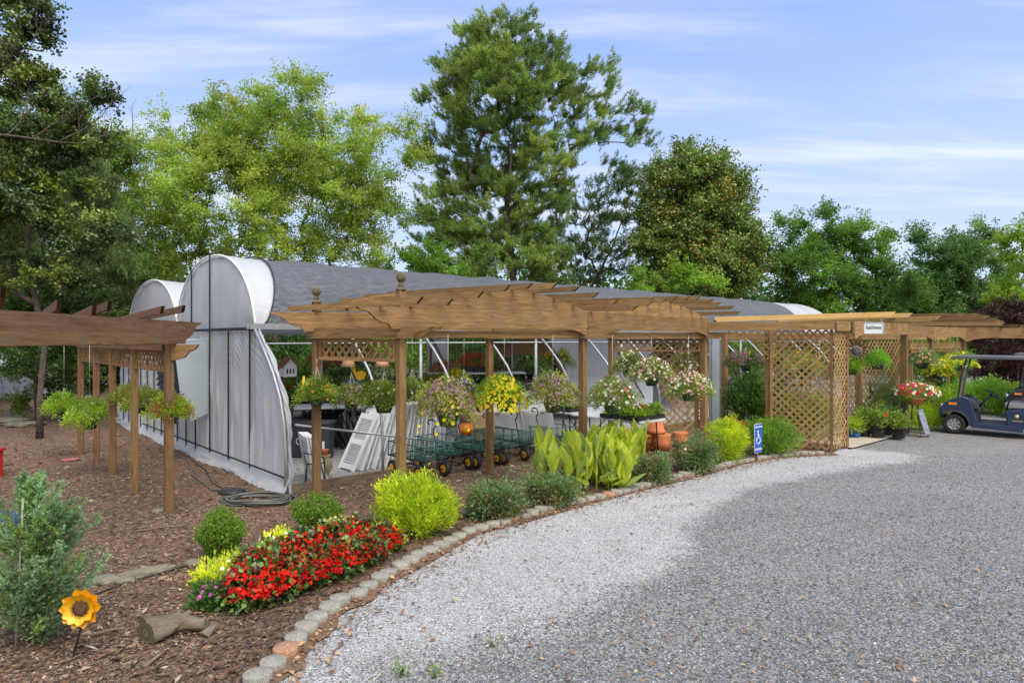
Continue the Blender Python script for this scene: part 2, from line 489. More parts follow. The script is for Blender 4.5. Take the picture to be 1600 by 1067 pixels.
class LM:
    """leaf mesh: thousands of small blades in one part"""
    def __init__(s):
        s.vs = []; s.tris = []; s.cols = []; s.n = 0
    def raw(s, vs, tris, cols):
        s.vs.append(vs); s.tris.append(tris + s.n); s.cols.append(cols); s.n += len(vs)
    def kite(s, base, d, nrm, L, W, col, fold=0.2):
        n = len(base); d = unit(d); side = unit(np.cross(d, nrm)); nr = np.cross(side, d)
        L = np.broadcast_to(L, (n,))[:, None]; W = np.broadcast_to(W, (n,))[:, None]
        mid = base + d * L * 0.45
        vs = np.stack([base, mid + side * W / 2 + nr * W * fold, base + d * L, mid - side * W / 2 + nr * W * fold], 1).reshape(-1, 3)
        i = np.arange(n)[:, None] * 4
        tr = np.concatenate([i + [0, 1, 2], i + [0, 2, 3]], 1).reshape(-1, 3)
        s.raw(vs, tr, np.repeat(col, 4, 0))
    def needle(s, base, d, L, W, col):
        n = len(base); d = unit(d); side = unit(np.cross(d, rvec(n)))
        L = np.broadcast_to(L, (n,))[:, None]; W = np.broadcast_to(W, (n,))[:, None]
        vs = np.stack([base - side * W / 2, base + side * W / 2, base + d * L], 1).reshape(-1, 3)
        s.raw(vs, np.arange(n * 3).reshape(-1, 3), np.repeat(col, 3, 0))
    def flower(s, c, nrm, r, col, petals=5, eye=None, wide=0.95):
        n = len(c); nrm = unit(nrm)
        e1 = unit(np.cross(nrm, rvec(n))); e2 = np.cross(nrm, e1)
        r = np.broadcast_to(r, (n,))
        for k in range(petals):
            a = 2 * math.pi * k / petals
            d = e1 * math.cos(a) + e2 * math.sin(a) + nrm * 0.18
            s.kite(c, d, nrm, r, r * wide, col, 0.05)
        if eye is not None:
            cc = np.tile(np.array(eye), (n, 1))
            for k in range(3):
                a = 2 * math.pi * k / 3
                d = e1 * math.cos(a) + e2 * math.sin(a)
                s.kite(c + nrm * 0.35 * r[:, None] - d * r[:, None] * 0.14, d, nrm, r * 0.42, r * 0.3, cc, 0.0)
    def build(s, name, mat, parent=None, origin=None):
        vs = np.concatenate(s.vs).astype(np.float32); tr = np.concatenate(s.tris).astype(np.int32)
        co = np.concatenate(s.cols)
        if origin is not None: vs = vs - np.array(origin, dtype=np.float32)
        me = bpy.data.meshes.new(name)
        me.vertices.add(len(vs)); me.vertices.foreach_set('co', vs.ravel())
        me.loops.add(len(tr) * 3); me.loops.foreach_set('vertex_index', tr.ravel())
        me.polygons.add(len(tr)); me.polygons.foreach_set('loop_start', np.arange(0, len(tr) * 3, 3, dtype=np.int32))
        me.update(calc_edges=True)
        ca = me.attributes.new('col', 'FLOAT_COLOR', 'POINT')
        cc = np.ones((len(vs), 4), dtype=np.float32); cc[:, :3] = np.clip(co, 0.002, 0.95)
        ca.data.foreach_set('color', cc.ravel())
        me.materials.append(mat)
        ob = bpy.data.objects.new(name, me); COL.objects.link(ob)
        if parent is not None: ob.parent = parent
        elif origin is not None: ob.location = V([float(x) for x in origin])
        return ob

def palette(n, cols, var=0.25, weights=None):
    cols = np.array(cols, dtype=float)
    i = RNG.choice(len(cols), n, p=weights)
    return cols[i] * (1 + RNG.uniform(-var, var, (n, 1))) * (1 + RNG.uniform(-0.06, 0.06, (n, 3)))

# ------------------------------------------------------------------ trees
DENS = 4.4
def skeleton(base, top, targets, r_tip=0.012, power=0.46, sides=6):
    """grow limbs from a trunk towards every target; returns a MB with tapered tubes"""
    nodes = [np.array(base, float)]; par = [-1]
    k = 7
    b, t = np.array(base, float), np.array(top, float)
    for i in range(1, k):
        u = i / (k - 1)
        j = RNG.normal(0, 0.012, 3) * np.linalg.norm(t - b); j[2] = 0
        nodes.append(b + (t - b) * u + j); par.append(len(nodes) - 2)
    order = np.argsort([np.linalg.norm(x - (b + t) / 2 - np.array([0, 0, 0.1])) for x in targets])
    ends = []
    first = 2
    for oi in order:
        x = targets[oi]
        A = np.array(nodes[first:])
        dv = x - A; dist = np.linalg.norm(dv, axis=1)
        pen = np.maximum(0, -(dv[:, 2])) * 1.5          # prefer growing upwards
        j = int(np.argmin(dist + pen)) + first
        p = nodes[j]; prev = j
        L = np.linalg.norm(x - p); m = max(1, min(4, int(L / 0.6) + 1))
        perp = RNG.normal(0, 0.09 * L, 3)
        for q in range(1, m + 1):
            u = q / m
            nodes.append(p + (x - p) * u + perp * math.sin(math.pi * u)); par.append(prev); prev = len(nodes) - 1
        ends.append(prev)
    cnt = np.zeros(len(nodes))
    for e in ends: cnt[e] += 1
    for i in range(len(nodes) - 1, 0, -1): cnt[par[i]] += cnt[i]
    rad = r_tip * np.maximum(cnt, 1) ** power
    nd = np.array(nodes)
    mb = MB()
    trunk = mb
    # trunk, one tube
    tp = [V(nd[i]) for i in range(k)]
    tr = [float(rad[i]) for i in range(k)]; tr[0] *= 1.35
    trunk.tube(tp, tr, 10)
    for i in range(k, len(nodes)):
        a, c = nd[par[i]], nd[i]
        ra = min(rad[par[i]], rad[i] * 1.5)
        mb.tube([V(a), V(c)], [float(ra), float(rad[i])], sides if rad[i] > r_tip * 2.5 else 4, cap=False)
    return trunk, mb, nd, rad

def lobes_to_targets(lobes, D, spacing, depth=0.8):
    """lobes: (px, py, r_px) circles in reference-picture units at distance D -> cluster centres in their union"""
    out = []
    for (px, py, r) in lobes:
        c = np.array(P(px, py, D + RNG.uniform(-0.35, 0.35) * r * D / FPX * 2 * depth)); R = max(0.35, r * D / FPX - 0.002 * D)
        n = max(5, int(4.6 * (R / spacing) ** 2.3))
        u = rvec(n); rr = R * RNG.uniform(0.25, 1.0, n) ** 0.45
        out.append(c + u * rr[:, None] * np.array([1, depth, 1]))
    a = np.concatenate(out)
    a = a[a[:, 2] > 0.3]
    keep = []
    for i in RNG.permutation(len(a)):
        if all(np.sum((a[i] - a[j]) ** 2) > (spacing * 0.62) ** 2 for j in keep[-160:]): keep.append(i)
    return a[keep]

def broadleaf(name, D, basepx, lobes, label, cols, leaf=(0.13, 0.085), per=130, sig=0.55, spacing=0.95,
              r_tip=0.008, mat=None, bark=None, up=0.5, group=None, topfrac=0.55, cvar=0.22, trunks=1, cat='tree', droop=0.0, weights=None, leafmix=0.0, dens=1.0):
    mat = mat or LEAF; bark = bark or BARK
    base = np.array([(basepx - 800) / FPX * D, D, 0.0])
    tg = lobes_to_targets(lobes, D, spacing)
    root = thing(name, V(base), label, cat, group)
    ztop = tg[:, 2].max() * topfrac
    xm = tg[:, 0].mean()
    top = np.array([base[0] * 0.45 + xm * 0.55, D, ztop])
    trunk, limbs, nd, rad = skeleton(base, top, tg, r_tip)
    trunk.build('trunk', bark, root, V(base))
    lm = LM()
    M = len(tg)
    cb = 1 + RNG.uniform(-cvar, cvar, (M, 1))
    cc = palette(M, cols, 0.12, weights) * cb
    n = int(per * DENS * dens)
    idx = np.repeat(np.arange(M), n)
    k = len(idx)
    NT = 14
    ctr = np.array([tg[:, 0].mean(), D, tg[:, 2].mean() * 0.75])
    out = unit(tg - ctr)
    tw = unit(rvec(M * NT) + np.repeat(out, NT, 0) * 0.55 + np.array([0, 0, 0.3 - droop]))
    tl = sig * RNG.uniform(0.9, 2.75, M * NT)
    ti = idx * NT + RNG.integers(0, NT, k)
    u = RNG.uniform(0.0, 1, k) ** 0.75
    off = tw[ti] * (tl[ti] * u)[:, None] + RNG.normal(size=(k, 3)) * (sig * 0.2)
    off[:, 2] = off[:, 2] * 0.85 - droop * 0.3 * u ** 2 * tl[ti]
    pos = tg[idx] + off
    nrm = unit(rvec(k) + np.array([0, 0, up]))
    d = unit(np.cross(nrm, rvec(k)) + np.array([0, 0, -droop]))
    col = cc[idx] * (1 + RNG.uniform(-0.2, 0.2, (k, 1)))
    if leafmix:
        q = RNG.uniform(0, 1, k) < leafmix; col[q] = palette(int(q.sum()), cols, 0.15, weights)
    sz = RNG.uniform(0.65, 1.25, k)
    m = pos[:, 2] > 0.05
    lm.kite(pos[m], d[m], nrm[m], leaf[0] * 0.85 * sz[m], leaf[1] * 0.85 * sz[m], col[m])
    lm.build('crown', mat, root, V(base))
    return root

def pine(name, D, basepx, lobes, label, cols, lean=0.0, spacing=0.62, tufts=7, needles=20, nl=0.19, nw=0.028, topz=None):
    base = np.array([(basepx - 800) / FPX * D, D, 0.0])
    tg = lobes_to_targets(lobes, D, spacing)
    root = thing(name, V(base), label, 'tree')
    ztop = (topz or tg[:, 2].max() * 0.93)
    top = np.array([base[0] + lean, D, ztop])
    trunk, limbs, nd, rad = skeleton(base, top, tg, 0.011, 0.42)
    trunk.build('trunk', BARK, root, V(base))
    lm = LM(); M = len(tg)
    cc = palette(M, cols, 0.25)
    idx = np.repeat(np.arange(M), tufts * 2); k = len(idx)
    NS = 6
    sh = unit(rvec(M * NS) * np.array([1, 1, 0.5]) + unit((tg - np.array([base[0] + lean * 0.5, D, 0])) * np.array([1, 1, 0]))[np.repeat(np.arange(M), NS)] * 0.8 + np.array([0, 0, 0.35]))
    si = idx * NS + RNG.integers(0, NS, k)
    uu = RNG.uniform(0, 1, k)
    tpos = tg[idx] + sh[si] * (0.75 * uu)[:, None] + RNG.normal(size=(k, 3)) * 0.07
    tdir = unit(unit(tpos - np.array([base[0] + lean * 0.5, D, 0]) * np.array([1, 1, 0]) - np.array([0, 0, 1]) * tpos[:, 2:3]) * 0.6 + np.array([0, 0, 0.8]) + rvec(k) * 0.5)
    i2 = np.repeat(np.arange(k), needles); q = len(i2)
    along = RNG.uniform(-0.16, 0.12, (q, 1))
    pos = tpos[i2] + tdir[i2] * along
    d = unit(tdir[i2] * 0.75 + rvec(q))
    col = cc[idx][i2] * (1 + RNG.uniform(-0.3, 0.3, (q, 1)))
    lm.needle(pos, d, nl * RNG.uniform(0.7, 1.2, q), nw, col)
    lm.build('crown', NEEDLE, root, V(base))
    return root

def bush_np(c, r, M, per, sig, leaf, cols, up=0.4, outward=0.7, shell=0.5, shape='kite', zmin=0.02, var=0.2, cvar=0.15, droop=0.0):
    """foliage of a shrub: clusters through an ellipsoid volume, c = base centre, r = (rx, ry, rz full height/2)"""
    c = np.array(c, float); r = np.array(r, float)
    u = rvec(M); rr = RNG.uniform(shell, 1.0, M)[:, None] ** 0.7
    lump = 1 + 0.12 * np.sin(u[:, :1] * 7 + c[0] * 3) + 0.1 * np.sin(u[:, 1:2] * 9 + u[:, 2:] * 6)
    cl = u * rr * r * lump + np.array([0, 0, r[2]])
    cc = palette(M, cols, cvar)
    idx = np.repeat(np.arange(M), per); k = len(idx)
    pos = cl[idx] + RNG.normal(size=(k, 3)) * sig
    out = unit(pos - np.array([0, 0, r[2] * 0.5]))
    nrm = unit(rvec(k) + np.array([0, 0, up]) + out * 0.3)
    d = unit(out * outward + rvec(k) * (1 - outward * 0.5) + np.array([0, 0, 0.25 - droop]))
    col = cc[idx] * (1 + RNG.uniform(-var, var, (k, 1)))
    m = pos[:, 2] > zmin
    sz = RNG.uniform(0.7, 1.2, k)
    return pos[m], d[m], nrm[m], leaf[0] * sz[m], leaf[1] * sz[m], col[m], cl

def stems_mb(cl, n, r=0.006, base_r=0.03):
    mb = MB()
    for i in RNG.permutation(len(cl))[:n]:
        p = V([float(x) for x in cl[i]]) * 0.92
        a = V((p.x * 0.12 + random.uniform(-base_r, base_r), p.y * 0.12 + random.uniform(-base_r, base_r), -0.01))
        mid = a.lerp(p, 0.5) + V((p.x * -0.12, p.y * -0.12, 0.04))
        mb.tube([a, mid, p], [r, r * 0.75, r * 0.4], 5, col=(0.09, 0.13, 0.035))
    return mb

# ================================================================== SETTING
def sheet(name, poly, z, mat, label=None):
    mb = MB()
    mb.add([(x, y, z) for x, y in poly], [tuple(range(len(poly)))])
    return tag(mb.build(name, mat), label, None, None, 'structure')
sheet('ground', [(-400, -60), (400, -60), (400, 900), (-400, 900)], 0.0, GROUND)

# edging line of the bed: reference points turned into ground points
EDGE_PX = [(395, 1075), (410, 1058), (428, 1043), (445, 1028), (458, 1013), (472, 995), (490, 977), (505, 963), (522, 951), (540, 940), (558, 932),
           (580, 917), (605, 901), (640, 879), (690, 854), (740, 831), (800, 815), (870, 793), (930, 781), (980, 769),
           (1040, 752), (1100, 736), (1150, 725), (1200, 716), (1250, 711), (1300, 709)]
EDGE = [G(*p) for p in EDGE_PX]
# drive: a gravel sheet with a mask where the pale stone was spread
WHITE_PX = [(300, 1200), (560, 1200), (640, 1100), (690, 1060), (760, 1030), (860, 985), (960, 935), (1030, 900), (1075, 860), (1075, 820), (1130, 782), (1180, 760),
            (1300, 739), (1420, 722), (1440, 712), (1330, 700), (1200, 700), (900, 760), (600, 860), (380, 1000)]
WPOLY = np.array([[G(*p).x, G(*p).y] for p in WHITE_PX])
def signed_mask(xy, soft=0.35):
    n = len(WPOLY); inside = np.zeros(len(xy), bool); dmin = np.full(len(xy), 1e9)
    for i in range(n):
        a, b = WPOLY[i], WPOLY[(i + 1) % n]
        cond = ((a[1] > xy[:, 1]) != (b[1] > xy[:, 1]))
        xx = (b[0] - a[0]) * (xy[:, 1] - a[1]) / (b[1] - a[1] + 1e-12) + a[0]
        inside ^= cond & (xy[:, 0] < xx)
        ab = b - a; t = np.clip(((xy - a) @ ab) / (ab @ ab), 0, 1)
        dmin = np.minimum(dmin, np.linalg.norm(xy - (a + t[:, None] * ab), axis=1))
    s = np.where(inside, dmin, -dmin)
    m = np.clip(0.5 + s / (2 * soft), 0, 1)
    # thins out towards the camera
    return m * np.clip(0.56 + (xy[:, 1] - 4.3) * 0.22, 0.5, 1.0)
def drive():
    gx = np.arange(-3.0, 34.01, 0.2); gy = np.arange(-6.0, 40.01, 0.2)
    X, Y = np.meshgrid(gx, gy); n, m = X.shape
    Z = 0.004 + 0.012 * (np.sin(X * 1.3 + Y * 0.6) * np.sin(Y * 0.9 - X * 0.4) + 1) * 0.5
    vs = np.stack([X, Y, Z], -1).reshape(-1, 3).astype(np.float32)
    i = (np.arange(n - 1)[:, None] * m + np.arange(m - 1)[None]).ravel()
    q = np.stack([i, i + 1, i + m + 1, i + m], 1).astype(np.int32)
    me = bpy.data.meshes.new('gravel_drive')
    me.vertices.add(len(vs)); me.vertices.foreach_set('co', vs.ravel())
    me.loops.add(len(q) * 4); me.loops.foreach_set('vertex_index', q.ravel())
    me.polygons.add(len(q)); me.polygons.foreach_set('loop_start', np.arange(0, len(q) * 4, 4, dtype=np.int32))
    me.update(calc_edges=True)
    a = me.attributes.new('mask', 'FLOAT', 'POINT')
    a.data.foreach_set('value', signed_mask(vs[:, :2]).astype(np.float32))
    me.materials.append(GRAVEL)
    ob = bpy.data.objects.new('gravel_drive', me); COL.objects.link(ob)
    tag(ob, None, None, None, 'structure')
drive()
mul = [(e.x, e.y) for e in EDGE]
R0 = V((-3.27, 9.4, 0))
mulch_poly = [(-1.9, -6.0), (-1.95, 3.2)] + mul + [(6.6, 13.0), (7.2, 14.0), (6.0, 19.0), (-6, 32), (-34, 34), (-34, -6.0)]
sheet('mulch_bed', mulch_poly, 0.024, MULCH)
def gl(s, t, z=0.0):          # greenhouse frame -> world
    return R0 + U * s + N * t + V((0, 0, z))
sheet('greenhouse_floor', [tuple(gl(a, b))[:2] for a, b in ((0.02, 0.05), (24, 0.05), (24, 10.8), (0.02, 10.8))], 0.034, GRAVELIN)
sheet('concrete_path', [(6.98, 13.12), (9.55, 15.35), (8.4, 17.0), (5.4, 15.6)], 0.046, CONC)

# ================================================================== GREENHOUSE
GL = 23.6
def greenhouse():
    rz = math.atan2(U.y, U.x)
    root = thing('greenhouse', R0, 'long twin arched greenhouse with milky plastic end wall and grey shade cloth roof', 'greenhouse', rz=rz)
    ZG = 2.45
    def arch(t0, k, off=0.0, rise=1.3):
        w = 2.1 + off; th = math.pi * k
        c = -math.cos(th)
        zz = max(0.0, (1 - abs(c) ** 2.25)) ** 0.56 * (0.88 if t0 > 3 else 1.0)
        return (t0 + 2.1 + c * w, ZG + (rise + off) * zz)
    LEG = [(0.0, 0.0), (0.0, 0.6), (0.05, 1.0), (0.2, 1.4), (0.45, 1.75), (0.78, 2.08), (1.2, ZG)]
    def leg(flip=False):
        return [((10.8 - t) if flip else t, z) for t, z in LEG]
    # bows and legs
    s = 0.0; i = 0
    while s <= GL + 0.01:
        for t0 in (1.2, 5.4):
            mb = MB(); mb.tube([V((s, *arch(t0, k / 20))) for k in range(21)], 0.024, 8); mb.build('bow', GALV, root)
        mb = MB(); mb.tube([V((s, t, z)) for t, z in leg()], 0.024, 8); mb.build('leg', GALV, root)
        if i % 2 == 0:
            for t in (1.2, 5.4, 9.6):
                if t == 9.6 and i > 6: continue
                mb = MB(); mb.tube([V((s, t, 0)), V((s, t, ZG))], 0.036, 8); mb.build('post', GALV, root)
            mb = MB(); mb.tube([V((s, 1.2, ZG - 0.05)), V((s, 5.4, ZG - 0.05)), V((s, 9.6, ZG - 0.05))], 0.02, 6)
            for k in range(8):
                a = arch(1.2, (k + 0.5) / 8)
                mb.tube([V((s, 1.2 + 4.2 * (k + (1 if k < 4 else 0)) / 8, ZG - 0.05)), V((s, a[0], a[1]))], 0.012, 5)
            mb.build('truss', GALV, root)
        s += 1.573; i += 1
    for t in (1.2, 5.4, 9.6):
        mb = MB(); mb.prism([(-0.1, 0.0), (-0.1, 0.09), (-0.07, 0.09), (-0.07, 0.03), (0.07, 0.03), (0.07, 0.09), (0.1, 0.09), (0.1, 0.0)], (GL / 2, t, ZG - 0.02), (0, 1, 0), (0, 0, 1), (1, 0, 0), GL + 0.3)
        mb.build('gutter', GALV, root)
    mb = MB()
    for t0 in (1.2, 5.4):
        for k in (0.16, 0.33, 0.5, 0.67, 0.84):
            a = arch(t0, k); mb.tube([V((0, a[0], a[1] - 0.04)), V((GL, a[0], a[1] - 0.04))], 0.016, 6)
    mb.build('purlins', GALV, root)
    mb = MB()
    for (z, tt) in ((2.2, 1.0), (0.75, 0.0)):
        if z > 1: mb.tube([V((0, tt, z)), V((GL, tt, z))], 0.016, 6)
    mb.tube([V((0.1, 0.03, 1.0)), V((4.6, 0.03, 0.1))], 0.02, 6)
    mb.tube([V((0.0, 1.2, 0.9)), V((0.0, 1.2, 2.4))], 0.02, 6)
    mb.build('brace_pipes', GALV, root)
    # roofs
    def grid(nu, nv, fn, name, mat):
        mb = MB(); vs = [fn(a / nu, b / nv) for a in range(nu + 1) for b in range(nv + 1)]
        fs = [(a * (nv + 1) + b, a * (nv + 1) + b + 1, (a + 1) * (nv + 1) + b + 1, (a + 1) * (nv + 1) + b) for a in range(nu) for b in range(nv)]
        mb.add(vs, fs, smooth=True)
        return mb.build(name, mat, root)
    def hem(k): return 0.04 + 0.56 * math.sin(math.pi * min(k * 1.0, 1)) ** 0.8
    def roof(t0, s0, s1, off, sag, slant=False):
        def fn(a, b):
            s_ = hem(b) if slant else s0
            ss = s_ + (s1 - s_) * a
            f = abs(math.sin(math.pi * ss / 1.573)) ** 1.2
            j = sag * f + 0.01 * math.sin(ss * 5.1 + b * 23) + 0.008 * math.sin(ss * 11 + b * 9)
            p = arch(t0, b, off - j * math.sin(math.pi * b))
            return (ss, p[0], p[1])
        return fn
    for t0 in (1.2, 5.4):
        o = grid(30, 24, roof(t0, -0.04, 1.0, 0.035, 0.02), 'roof_film', POLYR)
        grid(160, 28, roof(t0, 1.0, 20.6, 0.06, 0.035, True), 'shade_cloth', SHADE)
        grid(30, 24, roof(t0, 20.5, GL, 0.045, 0.03), 'roof_film', POLYR)
        mb = MB(); mb.tube([V((-0.06, *arch(t0, k / 28, 0.045))) for k in range(29)], 0.018, 8); mb.build('edge_tube', WHITEP, root)
        mb = MB(); mb.tube([V((hem(k / 28), *arch(t0, k / 28, 0.07))) for k in range(29)], 0.012, 6); mb.build('cloth_hem', BLACK, root)
    # end wall
    for t0 in (1.2, 5.4):
        mb = MB()
        nu, nv = 26, 10
        vs, fs = [], []
        for a in range(nu + 1):
            p = arch(t0, a / nu, 0.02)
            for b in range(nv + 1):
                z = ZG + (p[1] - ZG) * b / nv
                vs.append((-0.03 - 0.015 * math.sin(a * 1.9 + b * 0.25) - 0.03 * math.sin(math.pi * b / nv), p[0], z))
        for a in range(nu):
            for b in range(nv): fs.append((a * (nv + 1) + b, a * (nv + 1) + b + 1, (a + 1) * (nv + 1) + b + 1, (a + 1) * (nv + 1) + b))
        mb.add(vs, fs, smooth=True); mb.build('gable_film', POLY, root)
    def legt(z):
        for (t1, z1), (t2, z2) in zip(LEG, LEG[1:]):
            if z <= z2: return t1 + (t2 - t1) * (z - z1) / (z2 - z1)
        return 1.2
    mb = MB(); nu, nv = 360, 20; vs, fs = [], []
    for a in range(nu + 1):
        for b in range(nv + 1):
            z = 0.03 + (ZG - 0.05) * b / nv
            lo, hi = legt(z) - 0.03, 10.8 - legt(z)
            t = lo + (hi - lo) * a / nu
            w = 0.03 * math.sin(t * 10.3 + 0.5 * math.sin(z * 3)) ** 3 + 0.02 * math.sin(t * 27 + z * 2.5) * math.sin(t * 3.1 + z) + 0.015 * math.sin(t * 5 + z * 3)
            vs.append((-0.035 - abs(w), t, z))
    for a in range(nu):
        for b in range(nv): fs.append((a * (nv + 1) + b, a * (nv + 1) + b + 1, (a + 1) * (nv + 1) + b + 1, (a + 1) * (nv + 1) + b))
    mb.add(vs, fs, smooth=True); mb.build('end_wall_film', POLY, root)
    # loose flap of film round the corner leg
    mb = MB(); vs, fs = [], []
    zs = [ZG * k / 90 for k in range(91)]
    for i, z in enumerate(zs):
        for j in range(7):
            u = j / 6
            vs.append((-0.03 + 0.06 * u * (1.05 if z < 2.2 else 0.5), legt(z) - 0.03 - 0.035 * math.sin(u * 3.1) - 0.045 * math.sin(z * 9 + u * 4 + 2 * math.sin(z * 3)) * u - 0.02 * math.sin(z * 23 + u * 7), z + 0.01))
    for i in range(90):
        for j in range(6): fs.append((i * 7 + j, i * 7 + j + 1, (i + 1) * 7 + j + 1, (i + 1) * 7 + j))
    mb.add(vs, fs, smooth=True); mb.build('film_flap', POLY, root)
    mb = MB(); mb.tube([V((-0.075, t - 0.05, z)) for t, z in leg()], 0.026, 8); mb.build('corner_pipe', GALV, root)
    # folded skirt along the foot of the wall
    mb = MB(); vs, fs = [], []
    nu = 110
    for a in range(nu + 1):
        t = -0.12 + 10.9 * a / nu
        for j, (dx, z) in enumerate(((-0.05, 0.24), (-0.09, 0.15), (-0.11 - 0.02 * math.sin(t * 4), 0.09), (-0.14 - 0.03 * math.sin(t * 3 + 1), 0.06 + 0.02 * math.sin(t * 11)), (-0.18 - 0.04 * math.sin(t * 2.3), 0.03))):
            vs.append((dx, t, z + 0.01 * math.sin(t * 17)))
    for a in range(nu):
        for j in range(4): fs.append((a * 5 + j, a * 5 + j + 1, (a + 1) * 5 + j + 1, (a + 1) * 5 + j))
    mb.add(vs, fs, smooth=True); mb.build('skirt_film', POLY, root)
    # black battens
    for t, z0, z1 in [(1.32, 0.2, 2.43), (2.3, 0.2, 2.43), (3.27, 0.2, 3.83), (4.35, 2.4, 3.62), (4.1, 0.1, 0.95), (4.7, 0.1, 0.95), (5.3, 0.1, 2.4), (5.9, 0.1, 2.4), (6.5, 0.1, 2.4),
                      (7.1, 0.1, 2.4), (7.7, 0.1, 2.4), (8.3, 0.1, 2.4), (8.9, 0.1, 2.4), (9.5, 0.1, 2.4), (10.1, 0.1, 2.3)]:
        mb = MB(); mb.box((-0.085, t, (z0 + z1) / 2), (0.02, 0.024, z1 - z0)); mb.build('batten', BLACK, root)
    mb = MB(); mb.box((-0.09, 3.3, ZG - 0.01), (0.03, 4.3, 0.05)); mb.box((-0.1, 4.0, 0.26), (0.02, 8.1, 0.022)); mb.build('cross_batten', BLACK, root)
    # timber foot rail on the open side
    mb = MB(); mb.board((0.0, 0.0, 0.07), (GL, 0.0, 0.07), 0.045, 0.12); mb.build('foot_rail', OLDWOOD, root)
    # exhaust fan hood on the end wall
    mb = MB()
    d, ta, tb = 0.62, 3.42, 4.75
    prof = [(-0.06, 0.9), (-0.06, 2.26), (-d, 2.2), (-d, 1.95), (-d + 0.08, 1.25), (-d + 0.26, 0.78)]
    mb.prism(prof, (0, ta, 0), (1, 0, 0), (0, 0, 1), (0, 1, 0), 0.02)
    mb.prism(prof, (0, tb, 0), (1, 0, 0), (0, 0, 1), (0, 1, 0), 0.02)
    mb.board((-0.06, (ta + tb) / 2, 2.27), (-d - 0.02, (ta + tb) / 2, 2.215), tb - ta + 0.02, 0.015)
    mb.build('fan_hood', plain('hood_sheet', (0.36, 0.42, 0.46), 0.5, 0, 0.06, 3), root)
    mb = MB()
    for k in range(11):
        z = 0.95 + k * 0.115
        x = -d + 0.03 + max(0, (1.25 - z)) * 0.5
        mb.board((x, ta + 0.04, z), (x, tb - 0.04, z), 0.015, 0.1, up=(0.5, 0, 1))
    mb.build('fan_louvre', DARKMET, root)
    return root
greenhouse()

# ================================================================== PERGOLAS
def post(root, x, y, z0, z1, w=0.095, rz=None, mat=None, finial=False, name='post', col=None):
    rz = math.atan2(U.y, U.x) if rz is None else rz
    mb = MB()
    ex = V((math.cos(rz), math.sin(rz), 0))
    mb.board((x, y, z0 - 0.05 if z0 == 0 else z0), (x, y, z1), w, w, up=ex, col=col)
    p = mb.build(name, mat or WOODP, root, root.location, bevel=0.004, seg=1)
    if finial:
        mb = MB(); o = root.location
        q = V((x, y, z1)) - o
        mb.lathe([(0.066, 0), (0.066, 0.02), (0.05, 0.028), (0.03, 0.04), (0.036, 0.055), (0.04, 0.07), (0.028, 0.085), (0.024, 0.1), (0.045, 0.115), (0.058, 0.14), (0.062, 0.165), (0.055, 0.195), (0.036, 0.218), (0.01, 0.23)], q, 16)
        mb.build('finial', FINIALW, p)
    return p
def lattice(mb, o, ex, ey, w, z0, z1, sp=0.115, sw=0.036, inside=None, th=0.008, angs=(45, 135), mb2=None):
    """diagonal slats clipped to the panel o + ex*x + z; ey = normal; two layers"""
    ex, ey = V(ex), V(ey)
    for li, ang in enumerate(angs):
        a = math.radians(ang); dx, dz = math.cos(a), math.sin(a); nx, nz = -dz, dx
        span = abs(w) + (z1 - z0) + 1
        k = -int(span / sp) - 1
        while k <= int(span / sp) + 1:
            cx_, cz_ = nx * k * sp + w / 2, nz * k * sp + (z0 + z1) / 2
            run = None
            n = int(2 * span / 0.02)
            for i in range(n + 1):
                q = -span + i * 0.02
                x, z = cx_ + dx * q, cz_ + dz * q
                ok = 0.005 <= x <= w - 0.005 and z0 + 0.005 <= z <= z1 - 0.005 and (inside is None or inside(x, z))
                if ok:
                    if run is None: run = q
                    last = q
                elif run is not None:
                    if last - run > 0.05:
                        p0 = V(o) + ex * (cx_ + dx * run) + V((0, 0, cz_ + dz * run)) + ey * (li * (th + 0.002))
                        p1 = V(o) + ex * (cx_ + dx * last) + V((0, 0, cz_ + dz * last)) + ey * (li * (th + 0.002))
                        mb.board(p0, p1, th, sw, up=ey.cross(p1 - p0).normalized())
                    run = None
            k += 1
def frame_rect(mb, o, ex, w, z0, z1, fw=0.05, th=0.035):
    ex = V(ex); o = V(o)
    mb.board(o + ZUP * (z0 + fw / 2), o + ex * w + ZUP * (z0 + fw / 2), th, fw)
    mb.board(o + ZUP * (z1 - fw / 2), o + ex * w + ZUP * (z1 - fw / 2), th, fw)
    mb.board(o + ex * (fw / 2) + ZUP * (z0 + fw), o + ex * (fw / 2) + ZUP * (z1 - fw), fw, th, up=V((0, 0, 1)).cross(ex))
    mb.board(o + ex * (w - fw / 2) + ZUP * (z0 + fw), o + ex * (w - fw / 2) + ZUP * (z1 - fw), fw, th, up=V((0, 0, 1)).cross(ex))
